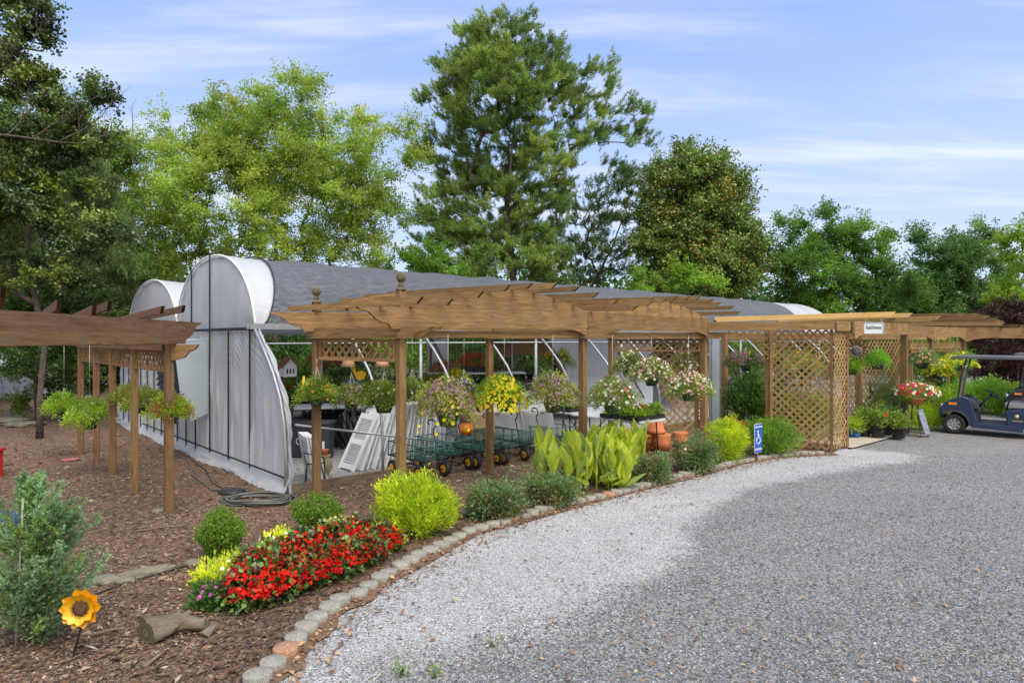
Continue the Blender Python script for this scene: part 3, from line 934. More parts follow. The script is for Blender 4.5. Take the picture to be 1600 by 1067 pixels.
def fascia(root, A, B, z0, z1, th=0.045, tail0=0.0, tail1=0.0, br0=True, br1=True, mat=None, name='beam', dz=0.0, off=0.0):
    A, B = V((A[0], A[1], 0)), V((B[0], B[1], 0)); d = (B - A); L = d.length; d.normalize(); nn = V((-d.y, d.x, 0))
    pts = []
    def ogee(t, sgn, base):
        h = z1 - z0
        a = [(t, z1), (t - 0.03, z1 - 0.03), (t * 0.78, z1 - 0.06), (t * 0.66, z1 - 0.12), (t * 0.63, z1 - h * 0.55), (t * 0.5, z1 - h * 0.7), (t * 0.36, z1 - h * 0.78), (t * 0.3, z0)]
        return [(base + sgn * x, z) for x, z in a]
    # top edge left to right, then bottom right to left
    if tail0: left = ogee(tail0, -1, 0.0)
    else: left = [(0, z1), (0, z0)]
    if tail1: right = ogee(tail1, 1, L)
    else: right = [(L, z1), (L, z0)]
    bot = []
    if br1: bot += [(L - 0.02, z0), (L - 0.02, z0 - 0.1), (L - 0.09, z0 - 0.1), (L - 0.16, z0 - 0.07), (L - 0.3, z0 - 0.03), (L - 0.55, z0)]
    if br0: bot += [(0.55, z0), (0.3, z0 - 0.03), (0.16, z0 - 0.07), (0.09, z0 - 0.1), (0.02, z0 - 0.1), (0.02, z0)]
    poly = right + bot + left[::-1]
    out = []
    for p in poly:
        if not out or abs(out[-1][0] - p[0]) + abs(out[-1][1] - p[1]) > 1e-5: out.append(p)
    mb = MB(); mb.prism([(a, b + dz * a / L) for a, b in out], A + nn * off, d, ZUP, nn, th)
    return mb.build(name, mat or WOOD, root, root.location)

END = 0.3
def central_pergola():
    F = [V((-1.39, 8.02, 0)), V((1.15, 10.4, 0)), V((4.14, 13.8, 0))]
    Bk = [V((-2.75, 9.0, 0)), V((-0.375, 10.7, 0)), V((2.17, 14.0, 0))]
    root = thing('pergola', F[1], 'long brown timber pergola with arched rafters in the middle, hung with flower baskets', 'pergola')
    o = root.location
    zf = [(2.40, 2.665), (2.43, 2.71), (2.46, 2.70)]
    post(root, F[0].x, F[0].y, 0, 2.88, 0.098, finial=True)
    post(root, Bk[0].x, Bk[0].y, 0, 2.78, 0.1, finial=True)
    for p, w in ((F[1], 0.105), (F[2], 0.125), (Bk[1], 0.1), (Bk[2], 0.1)): post(root, p.x, p.y, 0, 2.5, w)
    for i in range(2):
        t0 = 0.67 if i == 0 else 0.0
        a, b = F[i], F[i + 1]
        dd = (b - a).normalized()
        aa = a if i == 0 else a + dd * 0.004
        fascia(root, aa, b - dd * 0.004 if i == 0 else b, zf[i][0], zf[i][1], 0.045, tail0=t0, dz=zf[i + 1][1] - zf[i][1], off=-0.085)
        fascia(root, Bk[i] + (V((0, 0, 0)) if i == 0 else dd * 0.004), Bk[i + 1], zf[i][0] - 0.02, zf[i][1] - 0.02, 0.04, tail0=t0, dz=zf[i + 1][1] - zf[i][1], off=-0.075)
        # arched top board
        for (q0, q1, off) in ((a, b, -0.085), (Bk[i], Bk[i + 1], -0.075)):
            L = (q1 - q0).length; d = (q1 - q0).normalized(); nn = V((-d.y, d.x, 0)); n = 18
            up = [(L * k / n, 0.01 + 0.28 * math.sin(math.pi * k / n)) for k in range(n + 1)]
            low = [(L * k / n, 0.002) for k in range(n + 1)]
            sl = (zf[i + 1][1] - zf[i][1]) / L
            poly = [(x + 0.02 if k == 0 else x, z + sl * x) for k, (x, z) in enumerate(up)] + [(x, z + sl * x) for x, z in low[::-1]]
            mb = MB(); mb.prism(poly, q0 + nn * off + ZUP * zf[i][1], d, ZUP, nn, 0.036)
            mb.build('arched_board', WOOD, root, o)
        # rafters
        L = (b - a).length; d = (b - a).normalized(); nr = V((-d.y, d.x, 0))
        k0 = -1 if i == 0 else 0
        cnt = 8 if i == 0 else 10
        for k in range(k0, cnt):
            s = L * (k + 0.15) / cnt
            if s > L - 0.1: continue
            sc = max(s, 0)
            z = zf[i][1] + (zf[i + 1][1] - zf[i][1]) * sc / L + 0.28 * math.sin(math.pi * min(1, sc / L)) + 0.052
            p = a + d * s
            fr, bk = (0.98 + random.uniform(-0.03, 0.03)), 2.5
            mb = MB(); tw = random.uniform(-0.015, 0.015)
            mb.board(p - nr * fr + ZUP * (z - 0.03 + tw), p + nr * bk + ZUP * (z + 0.02 - tw), 0.036, 0.072, cut0=0.1, cut1=0.1)
            mb.build('rafter', WOOD, root, o)
    # cross beams with scrolled tails
    for i in range(3):
        a, b = F[i], Bk[i]
        d = (a - b).normalized()
        ex = 0.62
        A = b - d * 0.1; Bp = a
        L = (Bp - A).length; n2 = V((-d.y, d.x, 0))
        z0, z1 = 2.28, 2.42
        poly = [(0, z1), (L + ex, z1), (L + ex - 0.05, z1 - 0.03), (L + ex - 0.2, z1 - 0.05), (L + ex - 0.3, z1 - 0.11), (L + ex - 0.33, z0), (0, z0)]
        for sg in (-1, 1):
            mb = MB(); mb.prism(poly, A + n2 * (sg * 0.078), d, ZUP, n2, 0.036); mb.build('cross_beam', WOOD, root, o)
    # hanging rail along the front, just below
    for i in range(2):
        for Q in (F, Bk):
            a, b = Q[i], Q[i + 1]; d = (b - a).normalized()
            mb = MB(); mb.board(a + d * 0.08 + ZUP * 2.335, b - d * 0.08 + ZUP * 2.335, 0.036, 0.09); mb.build('hanging_rail', WOOD, root, o)
    # lattice valances on the cross beams
    for (a, b, z0, z1) in ((Bk[0], F[0], 1.98, 2.27), (Bk[2], F[2], 2.0, 2.27)):
        d = (b - a); w = d.length - 0.16; d.normalize(); n2 = V((-d.y, d.x, 0))
        q = a + d * 0.08
        mb = MB(); lattice(mb, q, d, n2, w, z0 + 0.02, z1 - 0.02, 0.1, 0.034); mb.build('lattice', LATT, root, o)
        mb = MB(); frame_rect(mb, q, d, w, z0, z1, 0.045, 0.04); mb.build('lattice_frame', WOOD, root, o)
    # tall lattice at the far end
    a = V((2.95, 14.1, 0)); b = V((4.08, 13.88, 0)); d = (b - a).normalized(); n2 = V((-d.y, d.x, 0)); w = (b - a).length
    mb = MB(); lattice(mb, a, d, n2, w, 0.12, 2.0, 0.118, 0.036, inside=lambda x, z: x > 0.35 * max(0, 1 - abs(z - 0.95) / 1.1) * (1 if z > 0.9 else 1.6)); mb.build('lattice', LATT, root, o)
    # doubled cripple posts
    post(root, F[2].x - 0.13, F[2].y + 0.1, 0, 2.2, 0.06, name='post')
    return root
central_pergola()

def left_pergola():
    Ls = [V((-4.45, 8.3, 0)), V((-5.58, 9.46, 0)), V((-6.59, 10.56, 0)), V((-7.56, 11.64, 0)), V((-8.4, 12.47, 0))]
    root = thing('pergola', Ls[0], 'dark brown timber pergola at the left with a thick curved tip beam and five posts', 'pergola')
    o = root.location
    for i, p in enumerate(Ls):
        rz = 0.5 if i else 0.75
        post(root, p.x, p.y, 0, 2.32, 0.1, rz=rz, mat=WOODL if i > 2 else WOODP)
    # main beam running away past the first post
    mat = WOODL
    A, B = V((-4.05, 4.2, 0)), V((-4.36, 8.3, 0))
    fascia(root, A, B, 2.21, 2.505, 0.05, tail1=0.75, br0=False, br1=False, mat=mat)
    fascia(root, A + V((0.06, 0, 0)), B + V((0.055, -0.5, 0)), 2.215, 2.34, 0.05, br0=False, br1=False, mat=WOODP, name='beam')
    mb = MB(); mb.prism([(0, 2.2), (0.34, 2.2), (0.3, 2.14), (0.22, 2.1), (0.16, 2.03), (0.05, 2.0), (0, 2.0)], V((-4.4, 8.28, 0)), V((1, 0.05, 0)).normalized(), ZUP, V((-0.05, 1, 0)).normalized(), 0.05)
    mb.build('bracket', WOODP, root, o)
    # beams along the post row
    for i in range(4):
        a, b = Ls[i], Ls[i + 1]; d = (b - a).normalized(); n2 = V((-d.y, d.x, 0))
        for sg in (-1, 1):
            mb = MB(); mb.board(a - d * 0.02 + n2 * 0.07 * sg + ZUP * 2.2, b - d * 0.024 + n2 * 0.07 * sg + ZUP * 2.2, 0.036, 0.15); mb.build('beam', mat, root, o)
        w = (b - a).length - 0.12; q = a + d * 0.06
        mb = MB(); lattice(mb, q, d, n2, w, 1.88, 2.12, 0.1, 0.034); mb.build('lattice', LATT, root, o)
        mb = MB(); frame_rect(mb, q, d, w, 1.84, 2.125, 0.045, 0.04); mb.build('lattice_frame', WOODP, root, o)
    # rafters fanning over the curve; centre of the fan is left of frame
    for px, yt, Y in ((5, 447, 5.3), (93, 468, 5.9), (148, 477, 6.45), (172, 470, 6.8), (255, 478, 8.0), (288, 477, 8.6), (-80, 440, 4.8)):
        q = P(px, yt, Y); q.z -= 0.045
        e = V((q.x - 0.63 * 3.8, q.y + 0.77 * 3.8, q.z - 0.06))
        mb = MB(); mb.board(q, e, 0.038, 0.09, cut0=0.09); mb.build('rafter', mat, root, o)
    # the far beam that carries them
    mb = MB(); mb.board((-7.2, 4.4, 2.45), (-7.8, 11.6, 2.42), 0.045, 0.2); mb.build('beam', mat, root, o)
    post(root, -7.25, 5.0, 0, 2.4, 0.1, mat=WOODL); post(root, -7.55, 8.6, 0, 2.4, 0.1, mat=WOODL)
    return root
left_pergola()

def entry_pergola():
    E0, E1, E2, E3 = V((5.43, 13.4, 0)), V((6.4, 12.75, 0)), V((6.9, 13.2, 0)), V((9.5, 15.5, 0))
    E4, E5, E6 = V((10.95, 16.75, 0)), V((12.95, 18.4, 0)), V((18.5, 18.2, 0))
    root = thing('entrance_pergola', E1, 'timber lattice entrance arbour with a boxed corner panel and new yellow top boards', 'pergola')
    o = root.location
    def panel(a, b, z0, z1, inside=None, frame=True, sp=0.106, angs=(45, 135)):
        d = (b - a); w = d.length; d.normalize(); n2 = V((-d.y, d.x, 0))
        mb = MB(); lattice(mb, a, d, n2, w, z0, z1, sp, 0.038, inside=inside, angs=angs); mb.build('lattice', LATT, root, o)
        return d, w, n2
    d, w, n2 = panel(E0, E1, 0.04, 2.47)
    panel(E1 + V((0.012, 0.012, 0)), E2, 0.06, 2.6)
    mb = MB(); mb.board(E0 + ZUP * 0.04, E0 + ZUP * 2.47, 0.04, 0.04, up=n2); mb.build('lattice_frame', LATT, root, o)
    mb = MB(); mb.board(E1 + V((-0.02, 0.03, 0.02)), E1 + V((-0.02, 0.03, 2.5)), 0.05, 0.05, up=n2); mb.build('lattice_frame', WOODP, root, o)
    # quarter arch of lattice between the two pergolas
    a = V((4.5, 13.95, 0)); b = E0 + V((-0.03, 0.02, 0))
    wq = (b - a).length
    panel(a, b, 1.5, 2.46, inside=lambda x, z: (z - 1.45) > 0.98 * math.sqrt(max(0, 1 - (x / (wq + 0.02)) ** 2)))
    for p, wd in ((E0 + V((-0.02, 0.12, 0)), 0.09), (E2 + V((0.02, 0.08, 0)), 0.1), (E3, 0.14), (E4, 0.12), (E5, 0.13), (V((8.35, 15.4, 0)), 0.13), (V((14.3, 21, 0)), 0.1), (V((13.4, 21.5, 0)), 0.1), (V((12.0, 20.0, 0)), 0.1)):
        post(root, p.x, p.y, 0, 2.5, wd)
    post(root, 18.3, 18.25, 0, 2.4, 0.12)
    post(root, 5.35, 16.1, 0, 2.45, 0.13)
    # fascia
    Fp = V((4.05, 13.8, 0)); C = E1 + V((0.0, -0.05, 0))
    fascia(root, V((4.1, 13.72, 0)), C, 2.46, 2.63, 0.045, br0=False, br1=False)
    fascia(root, C + V((0.04, 0.02, 0)), E2 + V((0.05, -0.02, 0)), 2.44, 2.625, 0.045, br0=False, br1=False)
    fascia(root, E2 + V((0.09, 0.01, 0)), E3, 2.38, 2.64, 0.045, br0=True, br1=False, off=-0.06)
    fascia(root, E3 + V((0.004, 0.004, 0)), E4, 2.33, 2.6, 0.045, off=-0.06)
    fascia(root, E4 + V((0.004, 0.004, 0)), E5, 2.33, 2.6, 0.045, off=-0.06)
    fascia(root, E5 + V((0.004, 0.0, 0)), E6, 2.3, 2.6, 0.045, off=-0.06)
    # back row beam
    for (a, b) in ((V((5.3, 16.1, 0)), V((8.35, 15.45, 0))), (V((8.4, 15.45, 0)), V((12.0, 20, 0))), (V((12.0, 20.02, 0)), V((14.3, 21.0, 0)))):
        mb = MB(); mb.board(a + ZUP * 2.34, b + ZUP * 2.34, 0.05, 0.16); mb.build('beam', WOOD, root, o)
    # back lattice wall
    a, b = V((8.05, 15.6, 0)), V((10.6, 17.3, 0))
    panel(a, b, 0.1, 2.24, sp=0.125)
    panel(E3 + V((0.1, 0.05, 0)), E3 + V((0.35, 0.62, 0)), 0.1, 2.4)
    # narrow valances
    for (a, b) in ((E3 + V((0.3, 0.25, 0)), E4), (E4 + V((0.07, 0.07, 0)), E5)):
        dd = (b - a); ww = dd.length - 0.1; dd.normalize(); nn = V((-dd.y, dd.x, 0))
        mb = MB(); lattice(mb, a, dd, nn, ww, 1.98, 2.22, 0.11, 0.036); mb.build('lattice', LATT, root, o)
        mb = MB(); mb.board(a + ZUP * 1.96, a + dd * ww + ZUP * 1.96, 0.04, 0.05); mb.build('lattice_frame', WOODP, root, o)
    # new yellow boards lying along the top
    mb = MB(); mb.board((4.35, 13.72, 2.66), (8.1, 14.15, 2.79), 0.14, 0.04); mb.build('top_board', NEWWOOD, root, o)
    mb = MB(); mb.board((4.4, 13.95, 2.70), (8.6, 14.35, 2.84), 0.04, 0.1, cut1=0.1); mb.build('top_board', NEWWOOD, root, o)
    mb = MB(); mb.board((6.0, 14.5, 2.72), (9.1, 14.55, 2.82), 0.04, 0.1, cut1=0.1); mb.build('top_board', NEWWOOD, root, o)
    # rafters, arched top line
    dirr = (E5 - E2).normalized(); nr = V((-dirr.y, dirr.x, 0)); L = (E5 - E2).length
    n = 17
    for k in range(n):
        u = (k + 0.5) / n; s = L * (0.26 + 0.82 * u)
        p = E2 + dirr * s
        z = 2.69 + 0.2 * math.sin(math.pi * u) ** 0.8
        k_ = random.choice((0.62, 0.8, 1.0, 1.25)); mb = MB(); mb.board(p - nr * (0.95 + random.uniform(-0.04, 0.04)) + ZUP * (z - 0.02), p + nr * 2.3 + ZUP * (z + 0.02), 0.036, 0.085, cut0=0.1, col=(k_, k_, k_))
        mb.build('rafter', NEWWOOD if k in (0, 1) else WOOD, root, o)
    for k in range(7):
        x = 13.9 + k * 0.7
        mb = MB(); mb.board((x, 17.5, 2.63), (x + 0.3, 20.5, 2.65), 0.04, 0.1, cut0=0.1); mb.build('rafter', WOOD, root, o)
    return root
entry_pergola()

# ================================================================== TREES
broadleaf('birch_tree', 27, 440, [(300, 235, 70), (350, 200, 55), (400, 180, 55), (440, 142, 40), (472, 132, 24), (400, 240, 70), (300, 330, 70), (530, 320, 70), (450, 250, 70), (520, 240, 75), (560, 215, 45), (615, 205, 34), (640, 245, 20), (245, 270, 48), (350, 310, 95), (470, 320, 95), (580, 330, 55),
          (265, 380, 55), (560, 395, 45), (215, 240, 34), (430, 240, 80), (610, 285, 32), (210, 330, 30), (400, 400, 60), (490, 410, 40)],
          'tall bright yellow-green leafy tree rising behind the arched end of the greenhouse',
          [(0.235, 0.295, 0.06), (0.2, 0.265, 0.055), (0.27, 0.33, 0.07), (0.16, 0.22, 0.045)], leaf=(0.115, 0.08), per=95, sig=0.44, spacing=0.8, cvar=0.14, droop=0.3, dens=1.15)
broadleaf('young_tree', 30, 690, [(668, 405, 32), (700, 420, 30), (640, 425, 26), (610, 415, 26)], 'low bright green young tree left of the tall pine, above the shade cloth',
          [(0.13, 0.24, 0.03), (0.1, 0.18, 0.025)], leaf=(0.15, 0.1), per=90, sig=0.4, spacing=0.7)
pine('pine_tree', 33, 800, [(785, 60, 40), (745, 82, 40), (820, 66, 38), (765, 100, 50), (715, 112, 38), (845, 100, 42), (800, 120, 50), (868, 135, 34), (700, 150, 40), (770, 150, 72), (850, 155, 55), (935, 125, 36), (925, 190, 46), (980, 190, 32), (995, 215, 24), (685, 235, 32), (760, 240, 80), (850, 245, 58), (690, 320, 42),
      (760, 330, 88), (835, 335, 58), (715, 395, 66), (790, 415, 70), (850, 410, 46), (660, 235, 14), (655, 335, 20), (905, 235, 20)],
     'tallest tree, a big loose-crowned pine standing behind the middle of the greenhouse', [(0.12, 0.18, 0.05), (0.15, 0.21, 0.055), (0.095, 0.145, 0.042), (0.18, 0.23, 0.055)], spacing=0.68, tufts=16, needles=20)
pine('pine_tree', 37, 850, [(960, 280, 34), (975, 300, 34), (930, 320, 40), (990, 350, 28), (900, 370, 36), (950, 375, 45), (870, 400, 40), (920, 420, 38), (980, 410, 34), (880, 330, 20)],
     'smaller thin pine leaning right, between the tall pine and the broad magnolia', [(0.085, 0.13, 0.05), (0.11, 0.16, 0.055), (0.06, 0.1, 0.04)], lean=4.5, topz=9.0, tufts=11, needles=18)
broadleaf('magnolia_tree', 34, 1095, [(1085, 256, 30), (1122, 270, 30), (1055, 295, 42), (1105, 300, 55), (1100, 390, 70), (1060, 380, 55), (1140, 390, 50), (1080, 440, 60), (1125, 300, 45), (1150, 320, 34), (1035, 340, 40), (1095, 350, 75), (1165, 385, 26), (1025, 400, 45), (1090, 420, 75), (1155, 420, 40), (1080, 300, 48)],
          'broad dark magnolia with rusty brown upper leaves behind the greenhouse',
          [(0.075, 0.125, 0.026), (0.1, 0.155, 0.032), (0.2, 0.15, 0.035), (0.16, 0.22, 0.045), (0.05, 0.075, 0.018)], weights=[0.33, 0.28, 0.13, 0.16, 0.1], leaf=(0.2, 0.1), per=130, sig=0.55, spacing=0.85, mat=LEAFG, cvar=0.22, leafmix=0.6, dens=1.25)
broadleaf('shrubby_tree', 30, 1060, [(1050, 440, 26), (1085, 455, 26), (1010, 450, 24), (1115, 445, 18)], 'low lime green shrubby tree in front of the magnolia foot',
          [(0.15, 0.24, 0.03), (0.11, 0.18, 0.025)], leaf=(0.17, 0.09), per=80, sig=0.35, spacing=0.6)
broadleaf('crape_myrtle', 36, 1295, [(1240, 365, 26), (1225, 350, 14), (1290, 350, 24), (1300, 385, 40), (1345, 375, 30), (1375, 375, 12), (1215, 415, 38), (1275, 430, 52), (1345, 430, 52), (1240, 465, 45), (1385, 445, 40), (1420, 465, 34), (1190, 380, 18), (1310, 465, 50), (1360, 480, 40), (1270, 480, 40), (1330, 400, 30)],
          'mid green multi-stemmed tree with a ragged top just right of the magnolia', [(0.075, 0.15, 0.028), (0.11, 0.2, 0.035), (0.055, 0.11, 0.022)], leaf=(0.16, 0.1), per=85, sig=0.52, spacing=0.8, bark=BARKG, r_tip=0.01, dens=1.6)
broadleaf('oak_tree', 40, 1490, [(1445, 395, 28), (1500, 375, 26), (1535, 380, 24), (1465, 440, 42), (1525, 430, 42), (1435, 440, 26), (1490, 480, 50), (1560, 440, 26), (1490, 420, 45), (1540, 470, 40), (1440, 475, 35)],
          'blue-green round tree behind the right end of the entrance arbour', [(0.08, 0.15, 0.045), (0.1, 0.175, 0.055), (0.06, 0.11, 0.035)], leaf=(0.17, 0.11), per=110, sig=0.58, spacing=0.88, dens=1.5)
broadleaf('maple_tree', 29, 1640, [(1600, 395, 34), (1588, 430, 30), (1600, 470, 36), (1640, 380, 50), (1660, 450, 60)],
          'bright yellow-green tree cut by the right edge of the picture', [(0.13, 0.2, 0.02), (0.18, 0.26, 0.03)], leaf=(0.15, 0.1), per=110, sig=0.4, spacing=0.75)
broadleaf('red_maple', 24, 1590, [(1562, 490, 16), (1590, 497, 24), (1575, 530, 38), (1560, 570, 30), (1610, 560, 45), (1620, 510, 36)],
          'dark purple-red Japanese maple behind the golf cart', [(0.05, 0.02, 0.028), (0.028, 0.014, 0.02), (0.14, 0.05, 0.05)], weights=[0.45, 0.4, 0.15], leaf=(0.12, 0.06), per=130, sig=0.3, spacing=0.5, droop=0.4)
# left side
broadleaf('pear_tree', 14.5, 62, [(30, 30, 50), (60, 60, 30), (10, 110, 45), (40, 190, 45), (95, 185, 42), (135, 165, 36), (20, 260, 60), (80, 275, 55), (140, 230, 28), (-40, 60, 60), (-50, 180, 60), (-40, 320, 60), (30, 330, 50), (90, 340, 40), (150, 380, 40), (20, 410, 45), (110, 415, 38), (60, 140, 34), (100, 240, 36)],
          'nearest tree at the left, dark leaves on long black limbs reaching over the path', [(0.045, 0.075, 0.022), (0.07, 0.105, 0.026), (0.12, 0.16, 0.03), (0.03, 0.045, 0.016)],
          leaf=(0.1, 0.065), per=105, sig=0.22, spacing=0.42, mat=LEAFG, cvar=0.35, topfrac=0.62, r_tip=0.006)
def bare_limbs():
    root = bpy.data.objects['pear_tree']; o = root.location; mb = MB(); r_ = random.Random(3)
    def grow(p, d, L, r, k):
        pts = [p]; q = p.copy(); dd = d.copy()
        for i in range(5):
            dd = (dd + V((r_.uniform(-.22, .22), r_.uniform(-.2, .2), r_.uniform(-.16, .26)))).normalized(); q = q + dd * (L / 5); pts.append(q.copy())
        mb.tube(pts, [r * (1 - 0.14 * i) for i in range(6)], 6)
        if k:
            for i in (2, 3, 4, 5):
                grow(pts[i], (dd + V((r_.uniform(-.9, .9), r_.uniform(-.5, .5), r_.uniform(-.5, .9)))).normalized(), L * 0.5, r * 0.5, k - 1)
    grow(P(-60, 215, 13.4), V((1, 0, 0.12)), 2.3, 0.035, 3)
    grow(P(-60, 120, 13.8), V((1, 0, 0.05)), 1.7, 0.028, 3)
    mb.build('bare_limbs', BARK, root, o)
bare_limbs()
broadleaf('cedar_tree', 19, 110, [(120, 260, 40), (160, 290, 40), (60, 330, 60), (130, 350, 60), (180, 370, 40), (30, 400, 50), (100, 430, 60), (175, 440, 42)],
          'dull grey-green feathery cedar behind the left pergola', [(0.09, 0.13, 0.045), (0.115, 0.155, 0.055), (0.07, 0.095, 0.035)], leaf=(0.16, 0.022), per=220, sig=0.3, spacing=0.5, cvar=0.25, droop=1.2, topfrac=0.9)
broadleaf('understorey_tree', 17.5, 60, [(30, 450, 50), (90, 480, 46), (150, 490, 36), (20, 540, 48), (80, 560, 52), (55, 620, 34), (-30, 500, 60), (115, 540, 30)],
          'dark dense understorey tree with a thick trunk under the left pergola beam', [(0.025, 0.05, 0.018), (0.05, 0.09, 0.025), (0.09, 0.14, 0.035)], leaf=(0.11, 0.06), per=100, sig=0.28, spacing=0.5, cvar=0.3, r_tip=0.009)
broadleaf('holly_tree', 22, 195, [(160, 540, 34), (190, 500, 34), (180, 570, 34), (130, 600, 34), (215, 460, 30), (200, 420, 30), (150, 460, 40)],
          'dark holly filling the gap between the left pergola posts and the greenhouse', [(0.02, 0.04, 0.015), (0.04, 0.075, 0.022), (0.08, 0.13, 0.03)], leaf=(0.13, 0.08), per=110, sig=0.32, spacing=0.55, cvar=0.3)
broadleaf('hackberry_tree', 25, 150, [(40, 180, 60), (100, 210, 55), (150, 250, 50), (60, 280, 70), (130, 320, 60), (180, 330, 45), (20, 360, 60), (90, 390, 60), (170, 400, 50), (40, 450, 60), (130, 460, 60), (200, 450, 36)],
          'mid green leafy tree filling the gap behind the dark nearest tree at left', [(0.09, 0.14, 0.032), (0.12, 0.18, 0.035), (0.07, 0.11, 0.028)], leaf=(0.13, 0.085), per=90, sig=0.45, spacing=0.75, cvar=0.22, dens=1.3)
# seen through the greenhouse and under the roofs
def back_shrub(px, py, d, r, cols, label, leaf=(0.16, 0.09), cat='shrub', name='shrub', M=26, per=110, h=None):
    c = P(px, 640, d); c.z = 0
    root = thing(name, c, label, cat, 'shrubs and low trees beyond the greenhouse')
    R = r * d / FPX
    hh = h or (CAMH + (HY - py) / FPX * d)
    lm = LM(); out = bush_np((0, 0, 0), (R, R * 0.8, hh / 2), M, per, R * 0.2, leaf, cols, shell=0.3, cvar=0.3)
    lm.kite(*out[:6]); lm.build('foliage', LEAF, root)
    stems_mb(out[6], 6, 0.03, 0.15).build('stems', BARK, root)
    return root
GR1 = [(0.05, 0.1, 0.025), (0.08, 0.15, 0.03), (0.03, 0.06, 0.018)]
GR2 = [(0.13, 0.22, 0.03), (0.09, 0.15, 0.025)]
GR3 = [(0.022, 0.045, 0.016), (0.04, 0.08, 0.02)]
for px, py, d, r, cols, lab in (
    (240, 510, 32, 60, GR1, 'mid green shrub seen left of the greenhouse end wall'),
    (470, 520, 27, 46, GR1, 'mid green shrub behind the birdhouse, seen through the greenhouse'),
    (545, 515, 29, 50, GR3, 'dark green shrub behind the black folding chairs, seen through the greenhouse'),
    (625, 500, 27, 44, GR2, 'bright green shrub left of the old braced door, seen through the greenhouse'),
    (720, 510, 29, 44, GR1, 'mid green shrub right of the old braced door, seen through the greenhouse'),
    (770, 505, 28, 38, GR3, 'dark shrub beside the wooden kiosk, seen through the greenhouse'),
    (880, 500, 31, 60, GR1, 'mid green shrub behind the wooden kiosk'),
    (1000, 490, 33, 60, GR3, 'dark shrub behind the white corrugated wall'),
    (1160, 500, 31, 50, GR2, 'bright shrub behind the quarter arch of lattice'),
    (1260, 500, 31, 50, GR1, 'mid green shrub behind the boxed lattice panel'),
    (1400, 500, 31, 50, GR1, 'mid green shrub behind the entrance opening'),
    (1475, 520, 27, 40, GR2, 'light green shrub behind the last posts of the arbour')):
    back_shrub(px, py, d, r, cols, lab)
# far-off wood closing the view
def woods():
    lm = LM(); M = 900
    ang = RNG.uniform(-0.95, 0.95, M); D = RNG.uniform(46, 70, M)
    x = np.sin(ang) * D * 1.2; y = np.cos(ang) * D + 6
    top = 6.5 + 2.0 * np.sin(ang * 9) + 1.2 * np.sin(ang * 23 + 1) + RNG.uniform(-1, 1, M)
    z = RNG.uniform(0.02, 1, M) ** 0.8 * top
    cc = palette(M, [(0.045, 0.09, 0.025), (0.07, 0.13, 0.035), (0.03, 0.06, 0.02)], 0.3)
    idx = np.repeat(np.arange(M), 90); k = len(idx)
    pos = np.stack([x, y, z], 1)[idx] + RNG.normal(size=(k, 3)) * np.array([1.5, 1.2, 0.8])
    pos[:, 2] = np.abs(pos[:, 2])
    nrm = unit(rvec(k) + np.array([0, 0, 0.5])); d = unit(np.cross(nrm, rvec(k)))
    lm.kite(pos, d, nrm, 0.5, 0.34, cc[idx] * (1 + RNG.uniform(-0.25, 0.25, (k, 1))))
    tag(lm.build('far_woods', LEAF), 'far-off green wood behind the nursery', 'woods', None, 'stuff')
woods()

# ================================================================== GROUND LITTER
def in_poly(xy, poly):
    poly = np.array(poly); ins = np.zeros(len(xy), bool); n = len(poly)
    for i in range(n):
        a, b = poly[i], poly[(i + 1) % n]
        cond = ((a[1] > xy[:, 1]) != (b[1] > xy[:, 1]))
        xx = (b[0] - a[0]) * (xy[:, 1] - a[1]) / (b[1] - a[1] + 1e-12) + a[0]
        ins ^= cond & (xy[:, 0] < xx)
    return ins
def polar_points(n, dmin, dmax, x0, x1, power=1.0):
    """more of them close by; returns ground positions"""
    d = dmin * (dmax / dmin) ** (RNG.uniform(0, 1, n) ** power)
    x = RNG.uniform(x0, x1, n) * d
    return np.stack([x, d], 1)
def mulch_chips():
    p = polar_points(130000, 3.9, 15, -0.85, 0.6)
    p = p[in_poly(p, mulch_poly)]
    gh = (p - np.array([R0.x, R0.y]))
    s = gh @ np.array([U.x, U.y]); t = gh @ np.array([N.x, N.y])
    p = p[~((s > -0.05) & (t > -0.05))]
    n = len(p)
    a = RNG.uniform(0, 2 * math.pi, n)
    tilt = RNG.normal(0, 0.22, n)
    d = np.stack([np.cos(a), np.sin(a), tilt], 1)
    nrm = unit(np.array([0, 0, 1.0]) + rvec(n) * 0.45)
    big = RNG.uniform(0, 1, n)
    L = np.where(big > 0.96, RNG.uniform(0.05, 0.11, n), RNG.uniform(0.014, 0.042, n))
    W = L * RNG.uniform(0.18, 0.5, n)
    cols = palette(n, [(0.165, 0.11, 0.076), (0.1, 0.065, 0.046), (0.27, 0.19, 0.13), (0.045, 0.03, 0.024), (0.42, 0.34, 0.25), (0.3, 0.16, 0.075)], 0.3, [0.3, 0.24, 0.19, 0.12, 0.07, 0.08])
    # dark potting soil strip close to the edging
    E = np.array([[e.x, e.y] for e in EDGE]); dm = np.full(n, 9.0)
    for i in range(len(E) - 1):
        ab = E[i + 1] - E[i]; tt = np.clip(((p - E[i]) @ ab) / (ab @ ab), 0, 1)
        dm = np.minimum(dm, np.linalg.norm(p - (E[i] + tt[:, None] * ab), axis=1))
    soil = np.clip(1.25 - dm / 0.75, 0, 1)[:, None]
    cols = cols * (1 - 0.45 * soil)
    z = 0.026 + RNG.uniform(0, 0.018, n)
    base = np.concatenate([p, z[:, None]], 1)
    lm = LM(); lm.kite(base, d, nrm, L, W, cols, 0.15)
    tag(lm.build('mulch_chips', PETAL and plain_chip), 'loose brown bark chips covering the beds', 'mulch', None, 'stuff')
    return dm
m_, nt_, n_, l_, b_ = nodes_of('chip')
